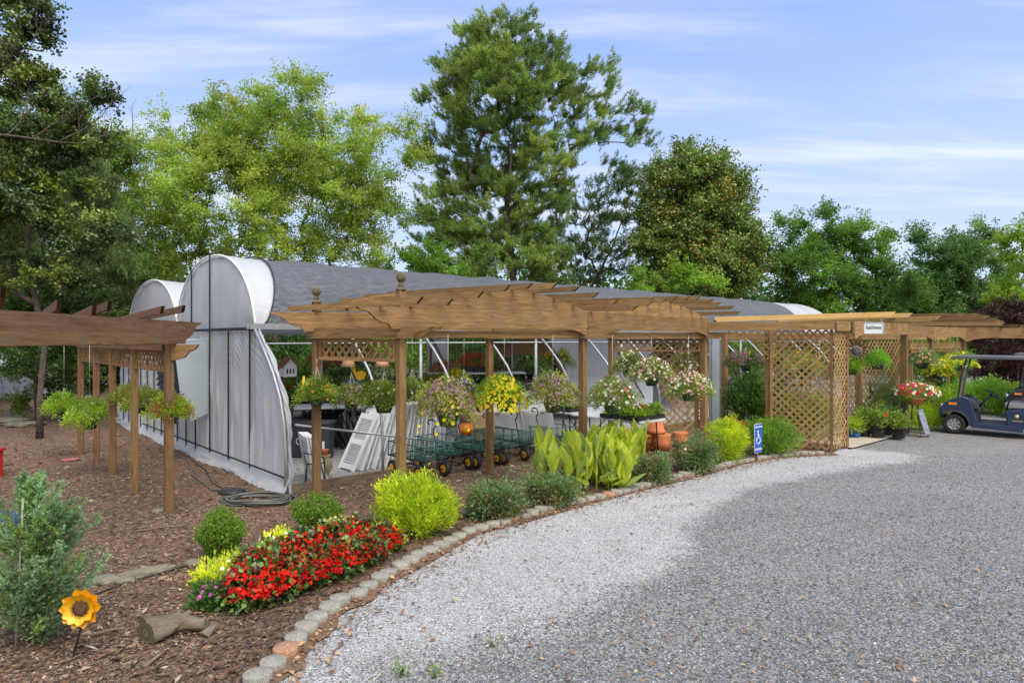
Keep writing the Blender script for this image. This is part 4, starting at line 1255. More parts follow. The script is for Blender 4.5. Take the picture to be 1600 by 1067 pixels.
l_.new(attr(nt_, 'col').outputs['Color'], b_.inputs['Base Color']); b_.inputs['Roughness'].default_value = 0.9
plain_chip = m_
mulch_chips()
def stones():
    p = polar_points(80000, 3.9, 12.5, -0.45, 0.85)
    dr = [(e.x, e.y) for e in EDGE]
    dr = [(-1.9, 3.2)] + dr + [(9, 15), (30, 20), (30, 3.2)]
    p = p[in_poly(p, dr)]; n = len(p)
    mk = signed_mask(p) + 0.25 * np.sin(p[:, 0] * 5.1 + np.sin(p[:, 1] * 3.3) * 2) * 0.6 + RNG.normal(0, 0.22, n)
    cols = np.where((mk > 0.5)[:, None], palette(n, [(0.4, 0.4, 0.41), (0.54, 0.54, 0.55), (0.3, 0.3, 0.31), (0.19, 0.175, 0.15)], 0.2, [0.4, 0.35, 0.18, 0.07]),
                    palette(n, [(0.17, 0.176, 0.188), (0.105, 0.11, 0.118), (0.25, 0.257, 0.27), (0.26, 0.2, 0.13), (0.42, 0.42, 0.42)], 0.25, [0.4, 0.27, 0.2, 0.06, 0.07]))
    r = RNG.uniform(0.0035, 0.009, n) * np.where(RNG.uniform(0, 1, n) > 0.97, 1.7, 1)
    oct_ = np.array([[1, 0, 0], [0, 1, 0], [-1, 0, 0], [0, -1, 0], [0, 0, 1], [0, 0, -1]], float)
    vs = oct_[None] * (1 + RNG.uniform(-0.35, 0.35, (n, 6, 1)))
    a = RNG.uniform(0, 6.28, n); ca, sa = np.cos(a), np.sin(a)
    x = vs[..., 0] * ca[:, None] - vs[..., 1] * sa[:, None]; y = vs[..., 0] * sa[:, None] + vs[..., 1] * ca[:, None]
    zg = 0.004 + 0.012 * (np.sin(p[:, 0] * 1.3 + p[:, 1] * 0.6) * np.sin(p[:, 1] * 0.9 - p[:, 0] * 0.4) + 1) * 0.5
    vs = np.stack([x * r[:, None] * 1.25 + p[:, :1], y * r[:, None] + p[:, 1:], vs[..., 2] * r[:, None] * 0.7 + (zg + r * 0.35)[:, None]], -1).reshape(-1, 3)
    f = np.array([[0, 1, 4], [1, 2, 4], [2, 3, 4], [3, 0, 4], [1, 0, 5], [2, 1, 5], [3, 2, 5], [0, 3, 5]])
    tr = (np.arange(n)[:, None, None] * 6 + f[None]).reshape(-1, 3)
    lm = LM(); lm.raw(vs, tr, np.repeat(cols, 6, 0))
    tag(lm.build('gravel_stones', plain_chip), 'loose crushed stone lying on the drive', 'gravel', None, 'stuff')
stones()
def litter():
    pts = []
    for i in range(len(EDGE) - 1):
        a, b = np.array(EDGE[i])[:2], np.array(EDGE[i + 1])[:2]
        ab = b - a; L = np.linalg.norm(ab); nn = np.array([ab[1], -ab[0]]) / L
        k = int(L * 120)
        t = RNG.uniform(0, 1, k)
        pts.append(a + t[:, None] * ab + nn * (0.1 + np.abs(RNG.normal(0, 0.16, k)))[:, None])
    e = polar_points(700, 4.0, 14, -0.35, 0.75)
    pts.append(e[in_poly(e, [(-1.9, 3.2)] + [(q.x, q.y) for q in EDGE] + [(9, 15), (30, 20), (30, 3.2)])])
    p = np.concatenate(pts); n = len(p)
    a = RNG.uniform(0, 6.28, n)
    d = np.stack([np.cos(a), np.sin(a), RNG.uniform(-0.1, 0.4, n)], 1)
    L = RNG.uniform(0.025, 0.065, n)
    lm = LM(); lm.kite(np.concatenate([p, RNG.uniform(0.02, 0.034, (n, 1))], 1), d, unit(np.array([0, 0, 1.0]) + rvec(n) * 0.5), L, L * RNG.uniform(0.35, 0.6, n),
                       palette(n, [(0.3, 0.17, 0.09), (0.22, 0.11, 0.06), (0.4, 0.27, 0.14), (0.12, 0.07, 0.045)], 0.25), 0.25)
    # a strip of brown soil spilling over
    tag(lm.build('leaf_litter', plain_chip), 'dry brown leaves along the edging and scattered on the gravel', 'leaf litter', None, 'stuff')
litter()
# brown soil spilling out under the edging
sp = []
for i, e in enumerate(EDGE):
    nx = EDGE[min(i + 1, len(EDGE) - 1)] - EDGE[max(i - 1, 0)]; nx.normalize()
    sp.append((e, V((nx.y, -nx.x, 0)) * (0.13 + 0.09 * math.sin(i * 2.3) ** 2)))
sheet('soil_strip', [(e.x, e.y) for e, n in sp] + [((e + n).x, (e + n).y) for e, n in sp[::-1]], 0.0225, plain('spilled_soil', (0.17, 0.1, 0.06), 0.95, 0, 0.35, 9, 40, 0.01))

# edging pavers
def pavers():
    segs = []; total = 0
    for a, b in zip(EDGE, EDGE[1:]): segs.append((total, a, b)); total += (b - a).length
    def at(s):
        for s0, a, b in segs[::-1]:
            if s >= s0: return a + (b - a) * ((s - s0) / (b - a).length)
    m = MB(); m.lathe([(0.088, 0), (0.092, 0.01), (0.092, 0.065), (0.086, 0.072), (0.0, 0.074)], (0, 0, 0), 22)
    proto = m.build('edging_paver', PAVER); tag(proto, 'round grey concrete paver in the row edging the flower bed', 'paver', 'round grey pavers edging the bed')
    red = None; s = 0.05; i = 0
    reds = {2: 'reddish round paver, nearest of the three reddish ones in the edging row', 23: 'reddish round paver in the edging row beside the clipped golden shrub', 33: 'reddish round paver in the edging row in front of the grey-green rose bushes'}
    while s < total - 0.1:
        p = at(s)
        if i == 0: o = proto
        else:
            o = proto.copy(); COL.objects.link(o)
        if i in reds:
            o.data = proto.data.copy(); o.data.materials[0] = PAVERR
            o['label'] = reds[i]
            if 'group' in o: del o['group']
        else:
            o['label'] = ('round grey paver at the near end of the edging, by the grey stump' if s < 1.3 else 'round grey paver in the edging run in front of the red begonias' if s < 3.4 else
                          'round grey paver in the edging run beside the rounded golden shrub' if s < 5.6 else 'round grey paver in the edging run before the rose bushes left of the cannas' if s < 8.0 else
                          'round grey paver in the edging run at the foot of the cannas' if s < 10.2 else 'round grey paver in the far end of the edging, by the parking sign')
        sc = random.uniform(0.9, 1.03)
        o.location = (p.x + random.uniform(-0.015, 0.015), p.y + random.uniform(-0.015, 0.015), -0.008 + random.uniform(-0.012, 0.012))
        o.scale = (sc, sc, 1); o.rotation_euler = (random.uniform(-0.06, 0.06), random.uniform(-0.06, 0.06), random.uniform(0, 6))
        s += 0.178 + random.uniform(0, 0.012); i += 1
pavers()

# ================================================================== BED PLANTS
def shrub(name, base, r, M, per, sig, leaf, cols, label, cat='shrub', group=None, mat=None, stems=10, **kw):
    root = thing(name, base, label, cat, group)
    lm = LM(); out = bush_np((0, 0, 0), r, M, per, sig, leaf, cols, **kw)
    lm.kite(*out[:6]); lm.build('foliage', mat or LEAF, root)
    stems_mb(out[6], stems, 0.007, min(r[0], 0.08)).build('stems', BARK, root)
    return root, out
GOLD = [(0.36, 0.42, 0.025), (0.26, 0.34, 0.02), (0.46, 0.48, 0.035), (0.16, 0.24, 0.02)]
def golden(base, r, label, dens=1.0):
    root = thing('golden_cypress', base, label, 'shrub', 'golden yellow thread cypresses in the bed')
    lm = LM(); vol = r[0] * r[1] * r[2]
    M = int(900 * dens * (vol ** (2 / 3)) / 0.2); out = bush_np((0, 0, 0), r, M, 26, 0.032, (0.045, 0.011), GOLD, up=0.3, outward=0.9, shell=0.35, cvar=0.3)
    lm.kite(*out[:6], 0.1)
    # protruding sprays
    cl = out[6]; k = RNG.permutation(len(cl))[: M // 3]
    b = cl[k]; o = unit(b - np.array([0, 0, r[2] * 0.4]))
    for j in range(9):
        u = j / 9
        q = b + o * (0.02 + 0.07 * u) + np.array([0, 0, -0.03 * u * u]) + RNG.normal(size=b.shape) * 0.006
        q = q[q[:, 2] > 0.02]
        dd = unit(rvec(len(q)) + np.array([0, 0, 0.4]))
        lm.kite(q, dd, rvec(len(q)), 0.03, 0.009, palette(len(q), GOLD, 0.2))
    lm.build('foliage', LEAF, root)
    stems_mb(cl, 14, 0.009, 0.07).build('stems', BARK, root)
golden(G(650, 838), (0.46, 0.4, 0.36), 'rounded golden yellow shrub beside the red begonias, before the post with the tall finial')
golden(G(948, 758), (0.36, 0.34, 0.44), 'golden yellow shrub growing between the broad-leaved cannas')
golden(G(1135, 722), (0.38, 0.36, 0.4), 'clipped round golden shrub just left of the blue parking sign', 0.8)
golden(G(1010, 748), (0.1, 0.1, 0.1), 'tiny golden shrub at the right foot of the cannas')

BOX = [(0.12, 0.21, 0.03), (0.17, 0.27, 0.035), (0.08, 0.14, 0.025)]
def upright(base, r, label):
    root = thing('green_shrub', base, label, 'shrub', 'small green upright shrubs behind the begonias')
    lm = LM(); n = 210
    a = RNG.uniform(0, 6.28, n); q = np.sqrt(RNG.uniform(0, 1, n))
    top = np.stack([np.cos(a) * q * r[0], np.sin(a) * q * r[1], r[2] * 2 * (1 - 0.35 * q ** 2) * RNG.uniform(0.78, 1.08, n)], 1)
    bot = top * np.array([0.25, 0.25, 0.0])
    mb = MB()
    for i in range(n):
        if i % 6 == 0: mb.tube([V([float(x) for x in bot[i]]), V([float(x) for x in top[i]])], [0.004, 0.0015], 4)
    k = 46
    for j in range(k):
        u = 0.08 + 0.92 * j / k
        p = bot + (top - bot) * u + RNG.normal(size=top.shape) * 0.012
        d = unit(unit(top - bot) * 0.7 + rvec(n)); 
        for _ in range(2):
            lm.kite(p, unit(d + rvec(n) * 0.6), unit(rvec(n) + np.array([0, 0, 0.5])), RNG.uniform(0.018, 0.03, n), RNG.uniform(0.009, 0.015, n), palette(n, BOX, 0.3))
    lm.build('foliage', LEAF, root); mb.build('stems', BARK, root)
upright(G(345, 876), (0.26, 0.24, 0.27), 'small upright green shrub left of the begonias, behind the yellow-leaved vinca')
upright(G(495, 836), (0.33, 0.26, 0.25), 'small upright green shrub at the foot of the post with the short finial')

ROSE = [(0.11, 0.18, 0.08), (0.15, 0.23, 0.11), (0.075, 0.13, 0.06), (0.22, 0.15, 0.09)]
def rose(base, r, M, label, fl=0):
    root, out = shrub('rose_bush', base, r, M, 28, 0.055, (0.042, 0.025), ROSE, label, 'rose bush', 'grey-green rose bushes in the bed', shell=0.25, cvar=0.3, stems=16)
    # arching shoots
    lm = LM(); n = 26
    a = RNG.uniform(0, 6.28, n); ln = RNG.uniform(0.8, 1.25, n)
    for j in range(14):
        u = j / 13
        p = np.stack([np.cos(a) * r[0] * ln * (0.2 + 0.95 * u), np.sin(a) * r[1] * ln * (0.2 + 0.95 * u), r[2] * 2.1 * (math.sin(u * 1.9)) * ln * 0.95], 1)
        for sgn in (-1, 1, 0):
            d = unit(np.stack([np.cos(a + sgn), np.sin(a + sgn), np.full(n, 0.3)], 1))
            lm.kite(p + RNG.normal(size=p.shape) * 0.01, d, unit(rvec(n) * 0.6 + np.array([0, 0, 1])), 0.036, 0.02, palette(n, ROSE[:3], 0.2))
    lm.build('shoots', LEAF, root)
    if fl:
        c = out[6][RNG.permutation(len(out[6]))[:fl]] * 1.05
        c = c[c[:, 2] > r[2] * 0.8]
        if len(c):
            f = LM(); f.flower(c, unit(c + np.array([0, -0.6, 0.2])), 0.028, palette(len(c), [(0.7, 0.4, 0.36), (0.75, 0.6, 0.5)], 0.1)); f.build('blossoms', PETAL, root)
rose(G(775, 812), (0.36, 0.3, 0.22), 190, 'low grey-green rose bush with a few pinkish buds, left of the cannas', 8)
rose(G(862, 790), (0.38, 0.3, 0.2), 180, 'spreading grey-green rose bush touching the left foot of the cannas', 5)
rose(G(1022, 756), (0.26, 0.24, 0.2), 120, 'small grey-green rose bush just right of the cannas', 3)
rose(G(1086, 738), (0.38, 0.32, 0.28), 240, 'dark rose bush in front of the big pergola post, left of the clipped golden shrub', 4)
shrub('nandina_shrub', G(1205, 712), (0.5, 0.4, 0.36), 260, 26, 0.06, (0.06, 0.018), [(0.11, 0.2, 0.03), (0.16, 0.26, 0.04), (0.07, 0.13, 0.025)], 'airy bright green shrub between the blue parking sign and the boxed lattice', shell=0.3, cvar=0.3)

def canna(base, n, spread, label, hmax=0.8):
    root = thing('canna', base, label, 'plant', 'broad-leaved cannas in the bed')
    mb = MB(); st = MB()
    for i in range(n):
        sx, sy = random.uniform(-spread, spread), random.uniform(-spread * 0.6, spread * 0.6)
        h = hmax * random.uniform(0.45, 0.8)
        st.tube([V((sx, sy, 0)), V((sx * 1.05, sy * 1.05, h))], [0.013, 0.007], 6, col=(0.28, 0.36, 0.06))
        for k in range(random.choice((5, 6, 6))):
            a = random.uniform(0, 6.28); z0 = h * (0.25 + 0.75 * k / 4.5)
            L = random.uniform(0.32, 0.5) * (0.75 if k == 0 else 1); W = L * random.uniform(0.36, 0.46)
            el = math.radians(random.uniform(20, 45) if k == 0 else random.uniform(66, 87))
            o = V((sx * 1.03, sy * 1.03, min(z0, h)))
            out = V((math.cos(a), math.sin(a), 0)); side = V((-out.y, out.x, 0))
            nu, nv = 9, 4
            vs, gc, fs = [], [], []
            p = o.copy(); e = el; pts = []
            for u in range(nu + 1):
                pts.append((p.copy(), e)); p = p + (out * math.cos(e) + ZUP * math.sin(e)) * (L / nu)
                e -= random.uniform(0.0, 0.045)
            for u in range(nu + 1):
                q, e = pts[u]; t = u / nu
                w = W * (math.sin(math.pi * min(1, t ** 0.8 * 0.98 + 0.02)) ** 0.85) * 0.5 + 0.004
                nn = (-out * math.sin(e) + ZUP * math.cos(e))
                for v in range(-nv // 2, nv // 2 + 1):
                    s_ = v / (nv / 2)
                    vs.append(q + side * (s_ * w) + nn * (-0.25 * w + 0.5 * w * abs(s_) + 0.006 * math.sin(t * 12 + s_ * 3)))
                    gc.append((t * L, abs(s_) * w, 0))
            for u in range(nu):
                for v in range(nv):
                    fs.append((u * (nv + 1) + v, u * (nv + 1) + v + 1, (u + 1) * (nv + 1) + v + 1, (u + 1) * (nv + 1) + v))
            kk = random.uniform(0.75, 1.15)
            mb.add(vs, fs, gc, (0.68 * kk, 0.78 * kk, random.uniform(0.05, 0.1) * kk) if random.random() > 0.25 else (0.34 * kk, 0.5 * kk, 0.1), smooth=True)
    mb.build('leaves', CANNA, root); st.build('stalks', LEAF, root)
mC, ntC, nC, lC, bC = nodes_of('canna_leaf')
gC = attr(ntC, 'gc').outputs['Vector']
spC = nC.new('ShaderNodeSeparateXYZ'); lC.new(gC, spC.inputs[0])
def mC_math(op, a, b):
    q = nC.new('ShaderNodeMath'); q.operation = op
    for i, x in enumerate((a, b)):
        if isinstance(x, (int, float)): q.inputs[i].default_value = x
        else: lC.new(x, q.inputs[i])
    return q.outputs[0]
veinC = mC_math('SINE', mC_math('MULTIPLY', mC_math('SUBTRACT', spC.outputs[0], mC_math('MULTIPLY', spC.outputs[1], 1.1)), 420.0), 0)
resC = mixrgb(ntC, maprange(ntC, veinC, -0.2, 0.9, 0, 0.45), attr(ntC, 'col').outputs['Color'], (0.55, 0.6, 0.16))
resC = mixrgb(ntC, maprange(ntC, spC.outputs[1], 0.0, 0.006, 0.7, 0.0), resC, (0.5, 0.58, 0.18))
lC.new(resC, bC.inputs['Base Color']); bC.inputs['Roughness'].default_value = 0.4
tC = nC.new('ShaderNodeBsdfTranslucent'); lC.new(resC, tC.inputs['Color'])
msC = nC.new('ShaderNodeMixShader'); msC.inputs[0].default_value = 0.4
lC.new(bC.outputs[0], msC.inputs[1]); lC.new(tC.outputs[0], msC.inputs[2]); lC.new(msC.outputs[0], nC['Material Output'].inputs['Surface'])
CANNA = mC
canna(G(865, 768), 7, 0.22, 'leftmost canna clump with broad yellow-striped leaves, beside the row of wagons')
canna(G(908, 770), 9, 0.25, 'tallest canna clump with yellow-striped leaves, in front of a pergola post')
canna(G(962, 768), 6, 0.16, 'front right canna clump with darker lower leaves', 0.78)
canna(G(985, 745), 8, 0.28, 'back right canna clump with yellow-striped leaves, in front of the flower tables')
canna(G(925, 745), 7, 0.3, 'canna clump half hidden behind the front ones, left of the golden shrub')

BEG = [(0.035, 0.065, 0.018), (0.06, 0.11, 0.022), (0.045, 0.03, 0.02), (0.09, 0.15, 0.03)]
def begonia_proto(seed):
    root = thing('red_begonia', (0, 0, 0), 'x', 'flower plant', 'red begonias massed in the bed')
    lm = LM(); out = bush_np((0, 0, 0), (0.165, 0.165, 0.13), 120, 9, 0.032, (0.045, 0.036), BEG, up=0.9, outward=0.6, shell=0.4, cvar=0.3)
    lm.kite(*out[:6], 0.25); lm.build('foliage', LEAFG, root)
    n = 250
    u = rvec(n); u[:, 2] = np.abs(u[:, 2]) * 0.8 + 0.1; u = unit(u)
    c = u * np.array([0.175, 0.175, 0.15]) * RNG.uniform(0.95, 1.15, (n, 1)) + np.array([0, 0, 0.115])
    c = np.concatenate([c + RNG.normal(size=c.shape) * 0.012 for _ in range(2)])
    f = LM(); f.flower(c, unit(np.concatenate([u, u]) + rvec(len(c)) * 0.7), RNG.uniform(0.008, 0.021, len(c)), palette(len(c), [(0.7, 0.008, 0.006), (0.42, 0.005, 0.006), (0.8, 0.03, 0.01), (0.6, 0.08, 0.04)], 0.3, [0.4, 0.3, 0.22, 0.08]), petals=4, eye=None, wide=1.1)
    f.build('blossoms', PETAL, root)
    stems_mb(out[6], 6, 0.004, 0.02).build('stems', LEAF, root)
    return root
beg = [begonia_proto(i) for i in range(3)]
begpos = [(392, 950, 1.1), (432, 938, 1.1), (470, 925, 1.0), (505, 912, 1.05), (538, 898, 1.05), (572, 884, 1.0), (600, 866, 0.95), (405, 916, 1.1), (440, 900, 1.1), (478, 888, 1.1), (515, 872, 1.15), (550, 864, 1.1), (582, 856, 0.9)]
blab = ['nearest red begonia at the left end, beside the purple vinca', 'second red begonia of the front row, counted from the purple vinca', 'third red begonia of the front row, counted from the purple vinca', 'middle red begonia of the front row',
        'fifth red begonia of the front row', 'sixth red begonia of the front row, towards the golden shrub', 'last red begonia of the front row, under the yellow vinca near the golden shrub', 'first red begonia of the back row, by the pink vinca',
        'second red begonia of the back row, in front of the left white vinca', 'third red begonia of the back row', 'fourth red begonia of the back row, by the upright shrub at the post foot', 'fifth and tallest red begonia of the back row', 'last red begonia of the back row, by the yellow vinca']
for i, ((px, py, sc), lb) in enumerate(zip(begpos, blab)):
    g = G(px, py)
    if i < 3:
        o = beg[i]; o.location = g; o['label'] = lb; o.scale = (sc * 1.12,) * 3
    else: o = dup(beg[i % 3], g, random.uniform(0, 6), lb, scale=sc * 1.12)

def flowerlet(name, base, r, leafcols, flcols, nfl, label, cat='flower plant', leaf=(0.055, 0.018), frad=0.022, M=70, per=9, group=None, eye=None, mat=None):
    root = thing(name, base, label, cat, group)
    lm = LM(); out = bush_np((0, 0, 0), r, M, per, 0.03, leaf, leafcols, up=0.7, outward=0.8, shell=0.4)
    lm.kite(*out[:6], 0.2); lm.build('foliage', mat or LEAF, root)
    stems_mb(out[6], 6, 0.004, 0.02).build('stems', LEAF, root)
    if nfl:
        u = rvec(nfl); u[:, 2] = np.abs(u[:, 2]) + 0.5; u = unit(u)
        c = u * np.array([r[0], r[1], r[2]]) * 1.08 + np.array([0, 0, r[2]])
        f = LM(); f.flower(c, unit(u + np.array([0, -0.5, 0.2])), frad, palette(nfl, flcols, 0.12), eye=eye); f.build('blossoms', PETAL, root)
    return root
YV = [(0.62, 0.6, 0.06), (0.48, 0.5, 0.04), (0.25, 0.34, 0.04)]
VG = 'yellow-leaved and purple bedding plants round the begonias'
flowerlet('yellow_vinca', G(338, 918), (0.2, 0.15, 0.12), YV, [(0.85, 0.85, 0.85)], 5, 'yellow-leaved plant with white flowers at the left end of the flower bed', group=VG, M=90)
flowerlet('yellow_vinca', G(372, 902), (0.14, 0.12, 0.12), YV, [(0.85, 0.85, 0.85)], 3, 'yellow-leaved plant right behind the purple vinca, with few white flowers', group=VG)
flowerlet('yellow_vinca', G(432, 872), (0.18, 0.14, 0.13), YV, [(0.85, 0.85, 0.85)], 7, 'yellow-leaved plant with white flowers behind the middle of the red begonias', group=VG)
flowerlet('yellow_vinca', G(530, 846), (0.22, 0.14, 0.13), YV, [(0.85, 0.85, 0.85)], 5, 'yellow-leaved plant behind the tallest red begonias', group=VG)
flowerlet('yellow_vinca', G(597, 862), (0.21, 0.17, 0.14), YV, [(0.85, 0.85, 0.85)], 6, 'yellow-leaved plant with white flowers at the right end of the begonias', group=VG, M=90)
flowerlet('purple_vinca', G(335, 952), (0.19, 0.16, 0.1), [(0.05, 0.12, 0.03), (0.08, 0.17, 0.04)], [(0.5, 0.1, 0.5), (0.65, 0.16, 0.5)], 24, 'dark green plant with purple flowers at the left front of the bed', group=VG, leaf=(0.06, 0.028), M=80)
flowerlet('pink_vinca', G(385, 906), (0.12, 0.1, 0.13), [(0.05, 0.12, 0.03)], [(0.55, 0.2, 0.5), (0.75, 0.08, 0.25)], 16, 'taller plant with mauve and pink flowers behind the purple vinca', group=VG, leaf=(0.05, 0.025))
for (px, py, r, lb) in ((626, 1058, 0.035, 'larger green weed tuft in the pale gravel'), (678, 1060, 0.018, 'small green weed tuft in the gravel, beside the larger tuft'), (770, 1012, 0.015, 'tiny green weed alone in the dark gravel'), (1040, 754, 0.045, 'tiny yellow-green seedling at the inner side of the edging stones')):
    flowerlet('weed_tuft', G(px, py), (r, r, r), [(0.16, 0.26, 0.04), (0.1, 0.17, 0.03)], [], 0, lb, 'weed', (0.036, 0.009), M=16, per=7, group='weeds')

# feathery juniper in the left foreground
def juniper():
    b = G(48, 1010)
    root = thing('juniper', b, 'blue-green feathery young juniper tied to a thin stake at the left front', 'juniper')
    JC = [(0.17, 0.26, 0.15), (0.22, 0.32, 0.2), (0.13, 0.2, 0.11), (0.2, 0.28, 0.1)]
    lm = LM(); br = MB(); n = 150
    for i in range(n):
        a = random.uniform(0, 6.28) if i % 3 else random.uniform(-0.9, 0.7); z = random.uniform(0.04, 1.0); el = math.radians(random.uniform(24, 64))
        L = (0.6 - 0.24 * z) * random.uniform(0.55, 1.1)
        if z > 0.85: L *= 0.7; el = math.radians(75)
        p0 = V((0, 0, z)); d = V((math.cos(a) * math.cos(el), math.sin(a) * math.cos(el), math.sin(el)))
        pts = [p0 + d * (L * t) + V((0, 0, -0.06 * L * math.sin(t * 3) + 0.12 * L * t * t)) for t in (0, 0.33, 0.66, 1)]
        br.tube(pts, [0.006, 0.005, 0.003, 0.001], 4, cap=False)
        P_ = np.array([[float(x) for x in q] for q in pts])
        cb = np.array(JC[random.randrange(4)]) * random.uniform(0.75, 1.2)
        # side sprays
        m = 26
        ts = RNG.uniform(0.12, 1.0, m)
        q = np.stack([np.interp(ts * 3, [0, 1, 2, 3], P_[:, k]) for k in range(3)], 1)
        sd = unit(np.array(d) * 1.1 + rvec(m) * 0.75)
        sl = RNG.uniform(0.05, 0.13, m) * (1.25 - ts)[:] + 0.02
        for t in np.linspace(0, 1, 9):
            c = q + sd * (sl * t)[:, None]
            for _ in range(3):
                dd = unit(sd + rvec(m) * 0.8)
                lm.needle(c, dd, 0.022, 0.0065, np.tile(cb, (m, 1)) * RNG.uniform(0.7, 1.3, (m, 1)))
    lm.build('foliage', NEEDLE, root)
    br.tube([V((0, 0, 0)), V((0.01, 0, 0.6)), V((0, 0.01, 1.15))], [0.016, 0.01, 0.004], 6)
    br.build('branches', BARK, root)
    mb = MB(); mb.tube([V((-0.02, -0.12, 0)), V((0.02, -0.1, 1.12))], 0.007, 6); mb.build('stake', plain('grey_stake', (0.35, 0.33, 0.27), 0.8), root)
juniper()
END = 1.0

# ================================================================== HANGING BASKETS
def pot_mesh(r, h, mat, root, name='pot'):
    mb = MB()
    mb.lathe([(r * 0.62, 0), (r * 0.66, 0.004), (r * 0.93, h * 0.86), (r, h * 0.87), (r * 1.02, h), (r * 0.93, h), (r * 0.9, h * 0.9), (0.0, h * 0.88)], (0, 0, 0), 20)
    return mb.build(name, mat, root)
LIME = [(0.2, 0.3, 0.04), (0.28, 0.38, 0.05), (0.12, 0.2, 0.03)]
GRN = [(0.15, 0.21, 0.04), (0.23, 0.3, 0.06), (0.09, 0.14, 0.03)]
OLIVE = [(0.2, 0.235, 0.05), (0.27, 0.3, 0.07), (0.15, 0.14, 0.06)]
MAUVE = (0.3, 0.17, 0.24)
YEL = (0.8, 0.68, 0.03); WHT = (0.8, 0.8, 0.76); PNK = (0.6, 0.3, 0.36)
def basket(px, py, d, label, r=0.14, fol=(0.34, 0.2), cols=GRN, fl=(), shift=0.0, ztop=2.33, group='hanging flower baskets', tagc=None, spikes=None, pot=GREENPOT, M=95, leaf=(0.034, 0.016)):
    """px, py = where the pot's rim centre sits in the reference, d = distance"""
    c = P(px, py, d); h = r * 1.05
    root = thing('hanging_basket', (c.x, c.y, c.z - h), label, 'hanging basket', group)
    pot_mesh(r, h, pot, root)
    lm = LM(); rx, rz = fol
    c2, per = (np.array([0, 0, 0.0]), 24)
    M = int(M * 1.6); per = 34
    pos, dd, nrm, L, W, col, cl = bush_np((0, 0, 0), (rx, rx, rz), M, per, 0.035, leaf, cols, up=0.4, outward=0.8, shell=0.25, zmin=-9, cvar=0.25)
    sag = (np.hypot(pos[:, 0], pos[:, 1]) / rx) ** 2 * rz * 0.75
    pos = pos + np.stack([np.full(len(pos), shift), np.zeros(len(pos)), h * 0.9 - sag], 1)
    keep = ~((np.hypot(pos[:, 0], pos[:, 1]) < r * 0.95) & (pos[:, 2] < h * 0.8))
    lm.kite(pos[keep], dd[keep], nrm[keep], L[keep], W[keep], col[keep]); 
    lm.build('foliage', LEAF, root)
    if fl:
        f = LM()
        for (colr, n, rad, lo) in fl:
            n = int(n * 2.1); rad = rad * 1.08
            a = RNG.uniform(0, 6.28, n); q = np.sqrt(RNG.uniform(0.02, 1, n))
            side = q * rx * 1.05
            zc = h * 0.9 + rz * 2.0 * np.sqrt(np.clip(1 - q ** 2 * 0.85, 0, 1)) * RNG.uniform(0.75, 1.1, n) - q ** 2 * rz * 0.75 * 1.0 - lo * q * rz * 0.8
            p = np.stack([np.cos(a) * side + shift, np.sin(a) * side, zc], 1)
            nr = unit(np.stack([np.cos(a) * q * 1.3, np.sin(a) * q * 1.3 - 0.35, 0.7 - q * 0.4], 1) + rvec(n) * 0.35)
            ey = (0.45, 0.36, 0.04) if colr[0] > 0.7 and colr[2] > 0.5 else ((0.4, 0.22, 0.01) if colr[2] < 0.1 and colr[1] > 0.4 else None)
            f.flower(p, nr, rad * RNG.uniform(0.7, 1.15, n), palette(n, [colr], 0.2), eye=ey)
        f.build('blossoms', PETAL, root)
    mb = MB(); zt = ztop - (c.z - h)
    for k in range(3):
        a = 2.1 * k + 0.4
        mb.tube([V((math.cos(a) * r, math.sin(a) * r, h * 0.95)), V((0, 0, min(zt - 0.05, h + 0.42)))], 0.0022, 4)
    mb.tube([V((0, 0, min(zt - 0.06, h + 0.4))), V((0, 0, zt))], 0.0025, 4)
    mb.build('hanger', WIRE, root)
    if tagc:
        mb = MB(); mb.board((tagc[0], -rx * 0.4, h + rz * 0.9), (tagc[0] + 0.02, -rx * 0.42, h + rz * 0.9 + 0.17), 0.03, 0.003, up=V((0, 1, 0)), col=(1, 1, 1))
        mb.build('plant_tag', plain('yellow_tag', (0.8, 0.6, 0.02), 0.5, 0, 0.05), root)
    return root
# left pergola
basket(100, 640, 12.2, 'lime green hanging basket at the far left, behind its neighbour', 0.13, (0.32, 0.17), LIME, [(PNK, 6, 0.016, 0.4)], ztop=2.2)
basket(140, 656, 10.6, 'lime green hanging basket with pale pink flowers, front of the far left pair', 0.14, (0.36, 0.19), LIME, [((0.6, 0.42, 0.4), 26, 0.017, 0.5)], ztop=2.2)
basket(200, 624, 10.6, 'olive leafy hanging basket between the third and fourth posts of the left pergola', 0.13, (0.3, 0.12), OLIVE, ztop=2.2)
basket(226, 634, 9.9, 'olive-green trailing hanging basket just left of the nearest post of the left pergola', 0.12, (0.32, 0.15), OLIVE, ztop=2.2)
basket(266, 648, 8.4, 'yellow-green hanging basket in front of the nearest post of the left pergola', 0.115, (0.27, 0.13), [(0.3, 0.36, 0.05), (0.22, 0.3, 0.04), (0.2, 0.12, 0.05)], ztop=2.1)
